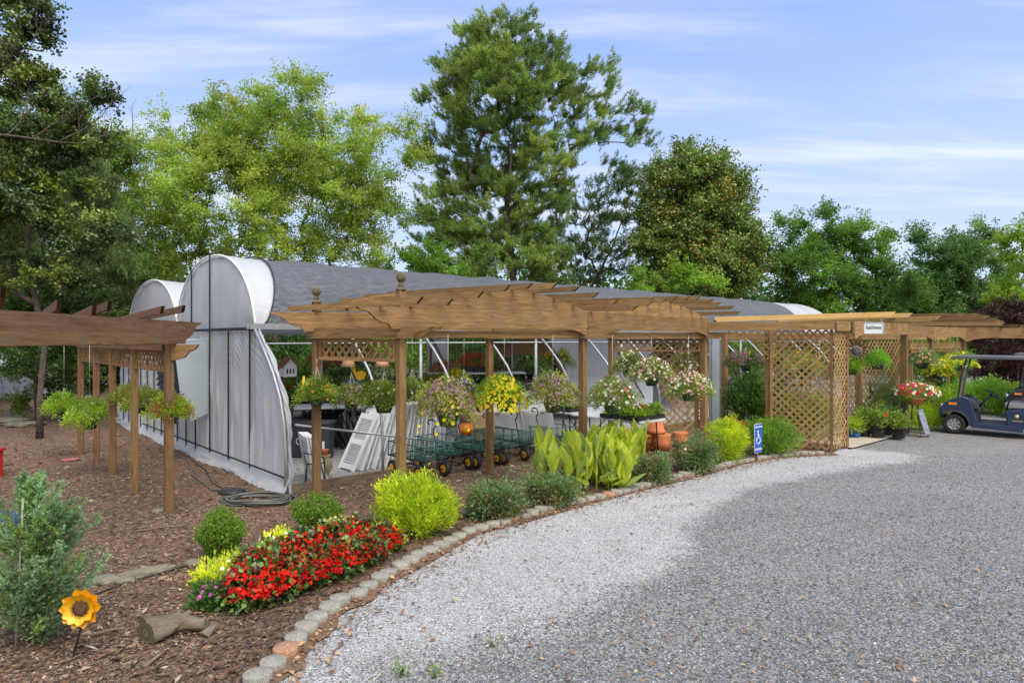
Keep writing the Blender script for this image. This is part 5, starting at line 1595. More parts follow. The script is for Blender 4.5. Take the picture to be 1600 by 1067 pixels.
# central pergola
basket(495, 620, 8.9, 'hanging basket with orange flowers and a yellow tag, leftmost under the central pergola', 0.115, (0.28, 0.14), GRN, [((0.75, 0.22, 0.08), 12, 0.022, 0.3), ((0.75, 0.5, 0.05), 4, 0.03, 0.2)], tagc=(-0.16,), ztop=2.0)
basket(549, 626, 9.6, 'hanging basket with mauve and pink flowers above the black folding chairs', 0.125, (0.3, 0.14), GRN, [(MAUVE, 60, 0.02, 0.2), ((0.55, 0.25, 0.4), 30, 0.02, 0.2)], ztop=2.0)
basket(600, 627, 9.0, 'hanging basket with pale pink flowers just left of the post with the tall finial', 0.15, (0.31, 0.16), GRN, [(PNK, 14, 0.024, 0.0), (WHT, 5, 0.022, 0.0)], ztop=2.0)
basket(644, 614, 11.3, 'small white and mauve hanging basket just right of the post with the tall finial', 0.13, (0.28, 0.15), GRN, [(WHT, 14, 0.022, 0), (MAUVE, 30, 0.02, 0)])
basket(700, 646, 7.9, 'lowest large hanging basket, yellow petunias and mauve sprays above the first wagons', 0.148, (0.38, 0.22), OLIVE, [(YEL, 44, 0.024, 0.9), (MAUVE, 170, 0.017, -0.2)], shift=-0.04, M=120)
basket(725, 612, 11.8, 'hanging basket with white and violet flowers partly behind the large yellow and mauve one', 0.13, (0.26, 0.13), GRN, [((0.28, 0.16, 0.55), 60, 0.026, 0), (WHT, 22, 0.028, 0)])
basket(788, 627, 10.0, 'hanging basket covered with bright yellow petunias, trailing in front of a post', 0.145, (0.42, 0.21), LIME, [(YEL, 230, 0.028, 0.5)], shift=-0.05, M=120)
basket(864, 627, 9.4, 'large hanging basket with dull mauve flowers, left of the middle front post', 0.15, (0.4, 0.21), OLIVE, [(MAUVE, 210, 0.017, 0), (WHT, 3, 0.024, 0.2)], M=130, tagc=(-0.6,))
basket(957, 628, 9.8, 'large hanging basket with white petunias and pink sprays, right of the middle front post', 0.15, (0.4, 0.2), GRN, [(WHT, 46, 0.024, 0.3), (MAUVE, 110, 0.017, -0.2), ((0.6, 0.03, 0.08), 6, 0.024, -0.6)], M=120)
basket(982, 578, 13.4, 'small white hanging basket, left of the pair under the far lattice valance', 0.14, (0.36, 0.2), GRN, [(WHT, 40, 0.026, 0), (MAUVE, 60, 0.02, 0)])
basket(1018, 590, 12.0, 'white and pink hanging basket on a white hanger under the far lattice valance', 0.145, (0.44, 0.2), GRN, [(WHT, 50, 0.026, 0), (PNK, 110, 0.02, 0)], M=110)
basket(1076, 613, 10.9, 'pink and white hanging basket with a yellow tag before the last front post', 0.135, (0.42, 0.18), GRN, [(PNK, 120, 0.02, -0.2), (WHT, 46, 0.024, -0.2)], tagc=(0.06,), M=110)
basket(1074, 575, 14.2, 'mauve and white hanging basket high against the far lattice behind the tagged one', 0.14, (0.42, 0.2), GRN, [(WHT, 40, 0.028, 0), (MAUVE, 90, 0.022, 0)])
basket(1165, 570, 15.2, 'hanging basket with dusty pink flowers seen under the quarter arch of lattice', 0.14, (0.5, 0.17), [(0.05, 0.08, 0.025), (0.08, 0.11, 0.03)], [(MAUVE, 110, 0.024, -0.3), ((0.5, 0.12, 0.2), 20, 0.025, -0.3)], tagc=(0.0,))
basket(1255, 575, 15.0, 'yellow-orange hanging basket seen through the boxed lattice panel', 0.15, (0.45, 0.2), LIME, [((0.7, 0.4, 0.05), 60, 0.028, 0)])
basket(1218, 560, 16.2, 'pink hanging basket seen through the left side of the boxed lattice panel', 0.15, (0.4, 0.2), GRN, [((0.55, 0.2, 0.3), 80, 0.028, 0)])
basket(1331, 576, 14.6, 'lime green hanging basket just right of the boxed lattice corner', 0.13, (0.26, 0.16), LIME)
basket(1371, 566, 14.6, 'plain green leafy hanging basket in the entrance opening', 0.15, (0.26, 0.14), [(0.13, 0.27, 0.035), (0.19, 0.34, 0.05)], pot=BLACKP)
basket(1441, 566, 16.2, 'pale pink and grey-green hanging basket just right of the narrow lattice panel', 0.16, (0.4, 0.18), [(0.14, 0.2, 0.1), (0.2, 0.26, 0.12)], [((0.7, 0.35, 0.25), 22, 0.03, 0.2), (WHT, 20, 0.02, 0)])
basket(1466, 582, 16.6, 'bright yellow flowered hanging basket, lower one of the yellow pair by the last posts', 0.15, (0.38, 0.18), LIME, [(YEL, 110, 0.03, 0.3), ((0.75, 0.3, 0.03), 12, 0.03, 0.6)])
basket(1495, 570, 17.2, 'yellow and green hanging basket, upper one of the yellow pair by the last posts', 0.15, (0.5, 0.18), LIME, [(YEL, 90, 0.03, 0.2), (WHT, 12, 0.024, 0)])
# far inside the greenhouse
basket(693, 585, 17.5, 'far hanging basket with deep pink flowers left of the yellow post pump', 0.16, (0.42, 0.2), GRN, [((0.55, 0.06, 0.16), 130, 0.032, 0)], group='baskets deep inside the greenhouse')
basket(713, 596, 16.5, 'far hanging basket with yellow flowers on the yellow post pump', 0.14, (0.38, 0.17), LIME, [((0.8, 0.55, 0.02), 120, 0.032, 0)], group='baskets deep inside the greenhouse')
basket(738, 575, 18.5, 'far hanging basket with bright red flowers deep inside the greenhouse', 0.16, (0.55, 0.24), GRN, [((0.65, 0.03, 0.03), 110, 0.034, 0)], group='baskets deep inside the greenhouse')
basket(505, 568, 17.5, 'far hanging basket with dark red flowers above the black folding chairs', 0.16, (0.45, 0.22), GRN, [((0.45, 0.02, 0.03), 110, 0.034, 0)], group='baskets deep inside the greenhouse')
basket(872, 570, 17.5, 'far hanging basket with dark foliage and a yellow flower spray beside the wooden kiosk', 0.16, (0.4, 0.24), GRN, [((0.8, 0.55, 0.02), 24, 0.05, -0.6)], group='baskets deep inside the greenhouse')

# ================================================================== WAGONS
def wagon():
    root = thing('garden_wagon', (0, 0, 0), 'x', 'wagon', 'green mesh garden wagons in a row')
    Lw, Ww, z0, z1 = 0.96, 0.5, 0.31, 0.54
    mb = MB()
    for x in (-Lw, 0):
        for y in (-Ww / 2, Ww / 2): mb.tube([V((x, y, z0)), V((x, y, z1 + 0.02))], 0.009, 5)
    for y in (-Ww / 2, Ww / 2):
        mb.tube([V((-Lw, y, z1)), V((0, y, z1))], 0.009, 5)
        for k in range(1, 4): mb.tube([V((-Lw * k / 4, y, z0)), V((-Lw * k / 4, y, z1))], 0.006, 5)
    for x in (-Lw, 0):
        mb.tube([V((x, -Ww / 2, z1)), V((x, Ww / 2, z1))], 0.009, 5)
        mb.tube([V((x, 0, z0)), V((x, 0, z1))], 0.006, 5)
    mb.build('side_rails', STEELG, root)
    mb = MB()
    def wire(a, b): mb.tube([V(a), V(b)], 0.0022, 3, cap=False)
    for k in range(20):
        x = -Lw * k / 19
        for y in (-Ww / 2, Ww / 2): wire((x, y, z0), (x, y, z1))
        wire((x, -Ww / 2, z0), (x, Ww / 2, z0))
    for k in range(10):
        y = -Ww / 2 + Ww * k / 9
        for x in (-Lw, 0): wire((x, y, z0), (x, y, z1))
        wire((-Lw, y, z0), (0, y, z0))
    for k in range(1, 5):
        z = z0 + (z1 - z0) * k / 5
        for y in (-Ww / 2, Ww / 2): wire((-Lw, y, z), (0, y, z))
        for x in (-Lw, 0): wire((x, -Ww / 2, z), (x, Ww / 2, z))
    mb.build('mesh_basket', STEELG, root)
    mb = MB()
    mb.tube([V((-Lw, -Ww / 2, z0)), V((0, -Ww / 2, z0)), V((0, Ww / 2, z0)), V((-Lw, Ww / 2, z0)), V((-Lw, -Ww / 2, z0))], 0.014, 6)
    for x in (-Lw * 0.33, -Lw * 0.66): mb.box((x, 0, z0 - 0.012), (0.035, Ww, 0.014))
    for x in (-0.12, -Lw + 0.14):
        mb.tube([V((x, -0.24, 0.125)), V((x, 0.24, 0.125))], 0.01, 6)
        for y in (-0.13, 0.13): mb.tube([V((x, y, 0.125)), V((x - 0.03, y * 0.8, z0 - 0.02))], 0.009, 5)
    mb.tube([V((-0.12, 0, 0.16)), V((-Lw + 0.14, 0, 0.16))], 0.012, 6)
    mb.build('undercarriage', DARKMET, root)
    for x in (-0.12, -Lw + 0.14):
        for sy in (-1, 1):
            mb = MB(); y = sy * 0.26
            mb.lathe([(0.062, -0.03), (0.09, -0.036), (0.112, -0.03), (0.124, -0.012), (0.124, 0.012), (0.112, 0.03), (0.09, 0.036), (0.062, 0.03)], (x, y, 0.125), 22, axis=(0, 1, 0), cap=False)
            w = mb.build('wheel', RUBBER, root)
            mb = MB(); mb.lathe([(0.0, -0.026), (0.03, -0.034), (0.05, -0.026), (0.064, -0.033), (0.064, 0.033), (0.05, 0.026), (0.03, 0.034), (0.0, 0.026)], (x, y, 0.125), 18, axis=(0, 1, 0))
            mb.build('rim', YELRIM, w)
    mb = MB()
    mb.tube([V((-0.1, 0, 0.15)), V((0.06, 0, 0.2)), V((-0.02, 0.01, 0.5)), V((-0.12, 0.02, 0.78))], 0.011, 6)
    t = V((-0.12, 0.02, 0.78))
    mb.tube([t, t + V((-0.0, 0.05, 0.05)), t + V((-0.03, 0.075, 0.11)), t + V((-0.05, 0.05, 0.15)), t + V((-0.055, -0.05, 0.155)), t + V((-0.045, -0.075, 0.12)), t + V((-0.02, -0.06, 0.09))], 0.013, 6)
    mb.build('pull_handle', DARKMET, root)
    return root
w0 = wagon()
front = math.atan2(-N.y, -N.x)
wl_ = ['leftmost green wire wagon of the row, partly behind the pergola post', 'second green wire wagon from the left, its yellow-rimmed wheels clear of the posts', 'third green wire wagon from the left, crossed by a pergola post', 'fourth green wire wagon from the left, in front of the plastic-draped table',
       'fifth green wire wagon from the left, with the canna leaves before it', 'last green wire wagon, mostly behind the canna leaves']
for i in range(6):
    p = V((-1.2, 10.22, 0)) + U * (0.62 * i) + N * (0.0 if i == 0 else random.uniform(0.02, 0.15)) + V((0, 0, 0.03))
    rz = front + random.uniform(-0.07, 0.07)
    if i == 0: w0.location = p; w0.rotation_euler = (0, 0, rz); w0['label'] = wl_[0]
    else: dup(w0, p, rz, wl_[i])

# ================================================================== WHITE LOUVRED PANELS
def shutter_mesh(louvres=True):
    mb = MB(); w, h, t = 0.52, 1.03, 0.03
    for y in (0.03, w - 0.03): mb.box((0, y, h / 2), (t, 0.06, h))
    for z in (0.07, h * 0.5, h - 0.05): mb.box((0, w / 2, z), (t * 0.9, w - 0.12, 0.09))
    if louvres:
        for z0, z1 in ((0.13, h * 0.5 - 0.05), (h * 0.5 + 0.05, h - 0.1)):
            n = int((z1 - z0) / 0.035)
            for k in range(n):
                z = z0 + (z1 - z0) * (k + 0.5) / n
                mb.board((0, 0.06, z), (0, w - 0.06, z), 0.034, 0.006, up=(0.8, 0, 1))
    return mb
s0 = shutter_mesh().build('white_shutter', WHITEP)
tag(s0, 'first white louvred shutter of the leaning row, its whole face seen at the left end', 'shutter', 'white louvred shutters leaning in a row')
rzU = math.atan2(U.y, U.x)
mb = MB(); mb.box((0, 0.26, 0.53), (0.026, 0.52, 1.06)); mb.box((0.02, 0.26, 0.2), (0.02, 0.5, 0.06)); mb.box((0.02, 0.26, 0.85), (0.02, 0.5, 0.06)); s1 = mb.build('white_shutter', WHITEP, bevel=0.008)
tag(s1, 'x', 'shutter', 'white louvred shutters leaning in a row')
for i in range(17):
    o = s0 if i == 0 else (s1 if i == 1 else s1.copy())
    if i > 1: COL.objects.link(o)
    if i: o['label'] = ''
    if i == 99: COL.objects.link(o)
    if i: o['label'] = ['', 'second', 'third', 'fourth', 'fifth', 'sixth', 'seventh', 'eighth', 'ninth', 'tenth', 'eleventh', 'twelfth', 'thirteenth', 'fourteenth', 'fifteenth', 'sixteenth', 'last'][i] + ' white shutter from the left end of the leaning row, seen edge on'
    if i == 16: o['label'] = 'last white shutter of the leaning row, almost upright at its right end'
    if i == 1: o['label'] = 'second white shutter, slanting right behind the first of the leaning row'
    p = V((-2.62, 10.75, 0.04)) + U * (0.115 * i + (0 if i else -0.05)) + N * random.uniform(-0.03, 0.03)
    lean = math.radians(23 - 1.4 * i if i else 27)
    o.matrix_world = Matrix.Translation(p) @ Matrix.Rotation(rzU + random.uniform(-0.04, 0.04), 4, 'Z') @ Matrix.Rotation(max(lean, 0.03), 4, 'Y')
# shorter leaning stack close to the corner with a bent black bracket in front
for i in range(4):
    o = s0.copy(); COL.objects.link(o)
    o['group'] = 'short white shutters leaning by the greenhouse corner'
    o['label'] = ['frontmost white shutter by the greenhouse corner, behind the bent black frame', 'second white shutter of the short stack by the greenhouse corner', 'third white shutter of the short stack by the greenhouse corner', 'rearmost white shutter of the short stack by the greenhouse corner'][i]
    p = V((-3.0, 9.78, 0.04)) + U * (0.07 * i) + N * 0.02
    o.matrix_world = Matrix.Translation(p) @ Matrix.Rotation(rzU - 0.25, 4, 'Z') @ Matrix.Rotation(math.radians(-9 - 2 * i), 4, 'Y') @ Matrix.Diagonal((1, 1.35, 0.72, 1))
mb = MB(); q = V((-3.12, 9.66, 0.04))
e = V((0.8, 0.5, 0)).normalized()
mb.tube([q, q + ZUP * 0.3 + e * 0.02, q + ZUP * 0.52 - e * 0.02, q + e * 0.28 + ZUP * 0.42, q + e * 0.3 + ZUP * 0.1, q + e * 0.12 + ZUP * 0.02], 0.012, 6)
mb.tube([q + ZUP * 0.34, q + e * 0.3 + ZUP * 0.34], 0.01, 6)
tag(mb.build('bent_frame', DARKMET, None, q), 'bent black metal frame leaning on the short white shutter stack', 'metal frame')
# stone urn by the short stack
def urn():
    g = G(508, 752); g.z = 0.034
    root = thing('garden_urn', g, 'mossy tan garden urn with an orange pot on it behind the first right-hand post', 'urn')
    mb = MB(); mb.lathe([(0.1, 0), (0.1, 0.03), (0.05, 0.07), (0.07, 0.1), (0.12, 0.2), (0.1, 0.32), (0.07, 0.36), (0.09, 0.39), (0.0, 0.38)], (0, 0, 0), 18); mb.build('body', plain('tan_stone', (0.4, 0.32, 0.19), 0.9, 0, 0.25), root)
    mb = MB(); mb.lathe([(0.03, 0.38), (0.055, 0.46), (0.058, 0.48), (0.0, 0.475)], (0, 0, 0), 14); mb.build('pot', TERRA, root)
urn()
def bin_(px, py, d, w, h, label):
    c = P(px, py, d); c.z = 0.034
    root = thing('trash_bin', c, label, 'bin')
    mb = MB(); mb.prism([(-w / 2 * 0.85, 0), (w / 2 * 0.85, 0), (w / 2, h), (-w / 2, h)], (0, 0, 0), (1, 0, 0), (0, 0, 1), (0, 1, 0), w * 0.9); mb.build('body', plain('bin_plastic', (0.04, 0.045, 0.055), 0.5), root, bevel=0.02)
    mb = MB(); mb.box((0, 0, h + 0.02), (w * 1.08, w, 0.05)); mb.build('lid', plain('bin_lid', (0.05, 0.055, 0.065), 0.5), root, bevel=0.012)
    mb = MB(); mb.tube([V((-0.06 + 0.05 * math.cos(a), -w * 0.46, h * 0.5 + 0.06 * math.sin(a))) for a in [k * 0.7 for k in range(8)]], 0.008, 5); mb.box((0.08, -w * 0.46, h * 0.4), (0.04, 0.008, 0.18)); mb.build('recycling_mark', WHITEP, root)
bin_(478, 650, 12.3, 0.5, 0.62, 'dark grey bin with a white mark behind the first central pergola post')
bin_(503, 655, 12.0, 0.4, 0.66, 'dark blue-grey bin just right of the marked one, behind the post')

# ================================================================== TABLES
def folding_table(c, rz, L, W, z, label, top=None, name='folding_table'):
    root = thing(name, c, label, 'table', 'folding tables in the greenhouse', rz)
    mb = MB(); mb.box((0, 0, z - 0.02), (L, W, 0.04)); mb.build('tabletop', top or plain('white_table_top', (0.66, 0.68, 0.7), 0.5, 0, 0.08), root, bevel=0.01)
    for sx in (-1, 1):
        mb = MB(); x = sx * L * 0.4
        for y in (-W * 0.42, W * 0.42): mb.tube([V((x, y, z - 0.04)), V((x + sx * 0.05, y, 0))], 0.013, 6)
        mb.tube([V((x + sx * 0.03, -W * 0.42, z * 0.35)), V((x + sx * 0.03, W * 0.42, z * 0.35))], 0.01, 6)
        mb.tube([V((x, 0, z * 0.36)), V((x - sx * L * 0.25, 0, z - 0.05))], 0.01, 6)
        mb.build('leg_frame', DARKMET, root)
    return root
rzN = math.atan2(N.y, N.x)
cA = (V((2.35, 11.6, 0)) + V((2.97, 12.5, 0))) / 2 + N * 0.85
folding_table(V((cA.x, cA.y, 0.03)), rzN, 1.7, 0.8, 0.72, 'white folding table with black legs and trays of seedlings, nearest the terracotta pots')
cB = cA + N * 1.72 + U * 0.1
folding_table(V((cB.x, cB.y, 0.03)), rzN, 1.6, 0.76, 0.72, 'second white folding table, behind the middle front post')
folding_table(P(525, 665, 13.0) * 1 + V((0, 0, -P(525, 665, 13.0).z + 0.035)), 0.3, 1.6, 0.75, 0.9, 'white topped folding table behind the mauve hanging basket')
folding_table(V((-0.95, 17.2, 0.035)), 0.15, 2.6, 0.7, 1.35, 'tall white shelf table far inside the greenhouse, stacked with black trays')
folding_table(V((2.1, 14.6, 0.035)), rzU, 2.6, 0.7, 0.66, 'low table with dark sides behind the flower tables')
# trays with seedlings
tray0 = None
def tray(loc, rz, label, plants=True, cols=GRN, h=0.16):
    root = thing('plant_tray', loc, label, 'tray', 'black seedling trays', rz)
    mb = MB(); w, l = 0.27, 0.52
    mb.box((0, 0, 0.012), (l, w, 0.02)); 
    for s in (-1, 1):
        mb.box((0, s * w / 2, 0.04), (l, 0.008, 0.07)); mb.box((s * l / 2, 0, 0.04), (0.008, w - 0.01, 0.07))
    for k in range(1, 6): mb.box((-l / 2 + l * k / 6, 0, 0.04), (0.005, w - 0.01, 0.055))
    mb.build('tray', BLACKP, root)
    if plants:
        lm = LM(); k = 400; p = np.stack([RNG.uniform(-l / 2, l / 2, k), RNG.uniform(-w / 2, w / 2, k), 0.07 + RNG.uniform(0, h, k)], 1)
        lm.kite(p, unit(rvec(k) + np.array([0, 0, 0.6])), unit(rvec(k) + np.array([0, 0, 0.6])), 0.05, 0.026, palette(k, cols, 0.25)); lm.build('foliage', LEAF, root)
    return root
k = 0
tl = ['near right end of the seedling table', 'near left of the seedling table', 'second from the near end, back side of the seedling table', 'second from the near end, front side of the seedling table', 'third from the near end of the seedling table, front side', 'third from the near end of the seedling table, back side',
      'at the near end of the second table', 'at the middle of the second table', 'at the far end of the second table']
for i, (base, a, b) in enumerate(((cA, -0.68, 0.17), (cA, -0.68, -0.17), (cA, -0.38, 0.17), (cA, -0.38, -0.17), (cA, -0.05, -0.17), (cA, -0.05, 0.17), (cB, -0.55, -0.1), (cB, -0.1, -0.1), (cB, 0.4, -0.1))):
    p = base + N * a + U * b
    tray(V((p.x, p.y, 0.754)), rzU, 'black seedling tray ' + tl[i], cols=(LIME if i in (1, 4, 7) else GRN), h=0.2 if i > 3 else 0.13)
for i in range(5):
    tray(V((-1.5 + i * 0.24, 17.15 + 0.03 * i, 1.388 + 0.035 * (i % 3))), 0.3, ['leftmost', 'second', 'middle', 'fourth', 'rightmost'][i] + ' empty black tray piled on the tall shelf table', plants=False)
for i, (px, cc) in enumerate(((1003, LIME), (1030, [(0.4, 0.12, 0.02), (0.3, 0.34, 0.04)]), (1043, LIME))):
    pp = cA + N * (-0.62 + 0.2 * (0.5 - i * 0.5)) + U * (-0.3 + i * 0.3)
    flowerlet('potted_seedling', V((pp.x, pp.y, 0.80)), (0.08, 0.08, 0.1), cc, [], 0, ['lime green seedling in a small pot, left of three on the table end', 'orange-leaved seedling, middle of three on the table end', 'lime green seedling, right of three on the table end'][i], 'potted plant', (0.07, 0.04), M=22, per=7, group='small potted plants on the tables')

# rows of plant benches deeper in the greenhouse
END = 1.0
def plant_bench(loc, L, label, cols, fl, seed, z=0.8):
    root = thing('plant_bench', loc, label, 'bench', 'plant benches inside the greenhouse', rzU)
    mb = MB()
    for k in range(7): mb.board((-L / 2, -0.45 + 0.15 * k, z), (L / 2, -0.45 + 0.15 * k, z), 0.1, 0.03)
    mb.board((-L / 2, -0.5, z - 0.06), (L / 2, -0.5, z - 0.06), 0.03, 0.1); mb.build('slatted_top', OLDWOOD, root)
    for x in (-L * 0.45, 0, L * 0.45):
        for y in (-0.42, 0.42):
            mb = MB(); mb.board((x, y, 0), (x, y, z - 0.02), 0.07, 0.07, up=V((1, 0, 0))); mb.build('leg', OLDWOOD, root)
    n = int(L / 0.34)
    for k in range(n):
        for j in (0, 1):
            x = -L / 2 + (k + 0.5) * L / n; y = (-0.25, 0.22)[j]
            q = root.matrix_basis @ V((x, y, z + 0.018))
            q = V(loc) + U * x + N * y + V((0, 0, z + 0.018))
            cc = cols[(k // 2 + j + seed) % len(cols)]; ff = fl[(k // 2 + j + seed) % len(fl)]
            if k == 0 and j == 0 or (k % 2 == 0 and (k + j) % 4 == 0 and False): pass
            key = (k // 2 + j + seed) % len(cols)
            t = BENCHP.get((id(cols), key))
            lab = 'nursery pot %s on the %s' % (('with ' + ff[1]) if ff else 'of plain foliage', label.split(',')[0])
            if t is None:
                t = potted(q, 0.12, 0.16, lab, (0.2, 0.17), [cc, tuple(v * 1.4 for v in cc)], name='bench_plant', leaf=(0.08, 0.04), fl=[(ff[0], 26, 0.035)] if ff else [], group='potted plants on the benches inside', M=34, M_per=14)
                BENCHP[(id(cols), key)] = t
            else: dup(t, q, random.uniform(0, 6), lab)
BENCHP = {}
BC = [(0.08, 0.14, 0.03), (0.05, 0.09, 0.03), (0.14, 0.2, 0.04), (0.09, 0.05, 0.04), (0.06, 0.12, 0.03)]
BF = [((0.6, 0.03, 0.04), 'red flowers'), None, ((0.8, 0.5, 0.03), 'orange flowers'), ((0.55, 0.1, 0.3), 'pink flowers'), ((0.75, 0.75, 0.7), 'white flowers')]

# plastic draped table
def draped():
    c = P(800, 640, 12.9); c.z = 0.034
    root = thing('draped_bench', c, 'bench covered with crumpled clear plastic sheet behind the wagons', 'bench', None, 0.15)
    mb = MB(); mb.box((0, 0, 0.78), (1.5, 0.6, 0.04)); mb.build('tabletop', OLDWOOD, root)
    for x in (-0.7, 0.7):
        for y in (-0.25, 0.25):
            mb = MB(); mb.box((x, y, 0.38), (0.06, 0.06, 0.76)); mb.build('leg', GALV, root)
    mb = MB(); mb.box((0.4, 0.0, 0.96), (0.55, 0.35, 0.3)); mb.box((-0.35, 0.05, 0.88), (0.6, 0.3, 0.14)); mb.build('packed_load', WHITEP, root)
    mb = MB(); nx, ny = 44, 26; vs, fs = [], []
    for i in range(nx + 1):
        for j in range(ny + 1):
            x = -1.0 + 2.0 * i / nx; y = -0.75 + 1.3 * j / ny
            zt = 0.83
            if 0.1 < x < 0.72 and abs(y) < 0.22: zt = 1.14
            elif -0.68 < x < -0.02 and -0.14 < y < 0.24: zt = 0.98
            ox = max(0, abs(x) - 0.76); oy = max(0, -y - 0.31)
            z = zt - 1.9 * ox - 1.5 * oy + 0.03 * math.sin(x * 17 + y * 9) + 0.02 * math.sin(x * 31) * math.cos(y * 23)
            xx = x if ox == 0 else math.copysign(0.76 + ox * 0.35, x); yy = y if oy == 0 else -0.31 - oy * 0.3 + 0.03 * math.sin(x * 14)
            vs.append((xx, yy, max(z, 0.05)))
    for i in range(nx):
        for j in range(ny): fs.append((i * (ny + 1) + j, (i + 1) * (ny + 1) + j, (i + 1) * (ny + 1) + j + 1, i * (ny + 1) + j + 1))
    mb.add(vs, fs, smooth=True); mb.build('plastic_sheet', POLYC, root)
draped()
# pumpkin on a barrel
def pumpkin():
    c = P(726, 690, 12.0); c.z = 0.034
    root = thing('barrel', c, 'grey barrel standing behind the second wagon', 'barrel')
    mb = MB(); mb.lathe([(0.15, 0), (0.19, 0.2), (0.19, 0.28), (0.16, 0.42), (0.0, 0.42)], (0, 0, 0), 20); mb.build('staves', plain('grey_barrel', (0.14, 0.14, 0.14), 0.8), root)
    mb = MB(); mb.lathe([(0.195, 0.12), (0.2, 0.12), (0.2, 0.15), (0.195, 0.15)], (0, 0, 0), 20); mb.lathe([(0.185, 0.33), (0.19, 0.33), (0.19, 0.36), (0.18, 0.36)], (0, 0, 0), 20); mb.build('hoops', DARKMET, root)
    root = thing('pumpkin', (c.x, c.y, 0.45), 'bright orange ribbed pumpkin on the grey barrel', 'pumpkin')
    mb = MB(); n, m = 48, 14; vs, fs = [], []
    for i in range(m + 1):
        ph = math.pi * i / m
        for k in range(n):
            a = 2 * math.pi * k / n; r = 0.165 * math.sin(ph) * (1 - 0.07 * abs(math.cos(a * 5)) ** 3)
            vs.append((r * math.cos(a), r * math.sin(a), 0.135 - 0.135 * math.cos(ph) - 0.02 * math.exp(-((ph - math.pi) / 0.5) ** 2)))
    for i in range(m):
        for k in range(n): fs.append((i * n + k, i * n + (k + 1) % n, (i + 1) * n + (k + 1) % n, (i + 1) * n + k))
    mb.add(vs, fs, smooth=True); mb.build('body', plain('pumpkin_skin', (0.72, 0.22, 0.01), 0.45, 0, 0.2), root)
    mb = MB(); mb.tube([V((0, 0, 0.25)), V((0.01, 0, 0.29)), V((0.03, 0, 0.32))], [0.02, 0.014, 0.016], 6); mb.build('stem', OLDWOOD, root)
pumpkin()
mb = MB(); c = P(748, 690, 12.4); c.z = 0.03
mb.box((0, 0, 0.4), (0.5, 0.4, 0.8)); o = mb.build('cardboard_box', plain('cardboard', (0.4, 0.27, 0.15), 0.9), None); o.location = c; o.rotation_euler = (0, 0, 0.5)
tag(o, 'tall brown cardboard box behind the pumpkin', 'box')
def potted(base, r, h, label, fr, cols, name='potted_plant', leaf=(0.07, 0.035), fl=(), group=None, pot=BLACKP, M=70, M_per=14, cat='potted plant', stand=0.0):
    root = thing(name, base, label, cat, group)
    mb = MB(); mb.lathe([(r * 0.78, 0), (r * 0.8, 0.01), (r * 0.96, h * 0.9), (r * 1.03, h * 0.9), (r * 1.03, h), (r * 0.92, h), (r * 0.9, h * 0.93), (0, h * 0.92)], (0, 0, 0), 18); mb.build('pot', pot, root)
    lm = LM(); out = bush_np((0, 0, 0), (fr[0], fr[0], fr[1]), M, M_per, 0.05, leaf, cols, shell=0.25, zmin=-1, cvar=0.3)
    out[0][:, 2] += h * 0.85 + stand
    lm.kite(*out[:6]); lm.build('foliage', LEAF, root)
    if fl:
        f = LM()
        for colr, n, rad in fl:
            u = rvec(n); u[:, 2] = np.abs(u[:, 2]); c = u * np.array([fr[0], fr[0], fr[1]]) * 1.03 + np.array([0, 0, h * 0.85 + stand + fr[1]])
            f.flower(c, unit(u + np.array([0, -0.6, 0.2])), rad, palette(n, [colr], 0.15))
        f.build('blossoms', PETAL, root)
    return root
for s_, t_, L_, lb_, sd_ in ((3.2, 4.6, 3.0, 'near plant bench, behind the white shutters and black chairs', 0), (7.0, 4.6, 3.4, 'middle plant bench, behind the draped bench', 2),
                             (4.2, 8.2, 3.6, 'back plant bench, left of the old braced door', 3), (10.6, 7.6, 3.4, 'far plant bench, behind the wooden kiosk side', 1), (11.2, 3.4, 3.0, 'side plant bench, behind the flower tables', 4)):
    q_ = gl(s_, t_, 0.036); plant_bench(V(q_), L_, lb_, BC, BF, sd_)
c = P(748, 680, 12.9); c.z = 0.03
potted(c, 0.14, 0.6, 'burgundy-leaved plant in a dark pot beside the tall cardboard box', (0.28, 0.28), [(0.18, 0.02, 0.05), (0.1, 0.015, 0.03), (0.28, 0.05, 0.08)], leaf=(0.16, 0.06))
# terracotta pots
def terra(px, py, d, r, h, z, label, flip=False, urnlike=False):
    c = P(px, py, d); c.z = z
    prof = [(r * 0.62, 0), (r * 0.9, h * 0.8), (r * 0.9, h * 0.82), (r, h * 0.82), (r, h), (r * 0.9, h), (r * 0.85, h * 0.9), (0, h * 0.85)]
    if flip: prof = [(r, 0), (r, h * 0.18), (r * 0.9, h * 0.2), (r * 0.62, h), (0, h)]
    if urnlike: prof = [(r * 0.55, 0), (r * 0.95, h * 0.3), (r, h * 0.55), (r * 0.8, h * 0.82), (r * 0.85, h * 0.92), (r * 0.8, h), (r * 0.7, h), (0, h * 0.85)]
    mb = MB(); mb.lathe(prof, (0, 0, 0), 24); o = mb.build('terracotta_pot', TERRA); o.location = c
    tag(o, label, 'flower pot', 'terracotta pots by the far lattice')
terra(980, 700, 13.2, 0.2, 0.38, 0.03, 'dark terracotta urn under the seedling table, leftmost of the pots', urnlike=True)
terra(992, 700, 12.7, 0.17, 0.3, 0.03, 'small terracotta urn under the near end of the seedling table', urnlike=True)
terra(1008, 700, 13.0, 0.21, 0.33, 0.03, 'terracotta pot in the lower row under the upside-down one', urnlike=False)
terra(1034, 700, 12.9, 0.22, 0.34, 0.03, 'rounded terracotta pot, middle of the lower row', urnlike=True)
terra(1063, 700, 13.4, 0.18, 0.3, 0.03, 'terracotta pot at the right end of the lower row', urnlike=True)
terra(1024, 670, 12.95, 0.2, 0.34, 0.375, 'terracotta pot stood upside down on top of the others', flip=True)
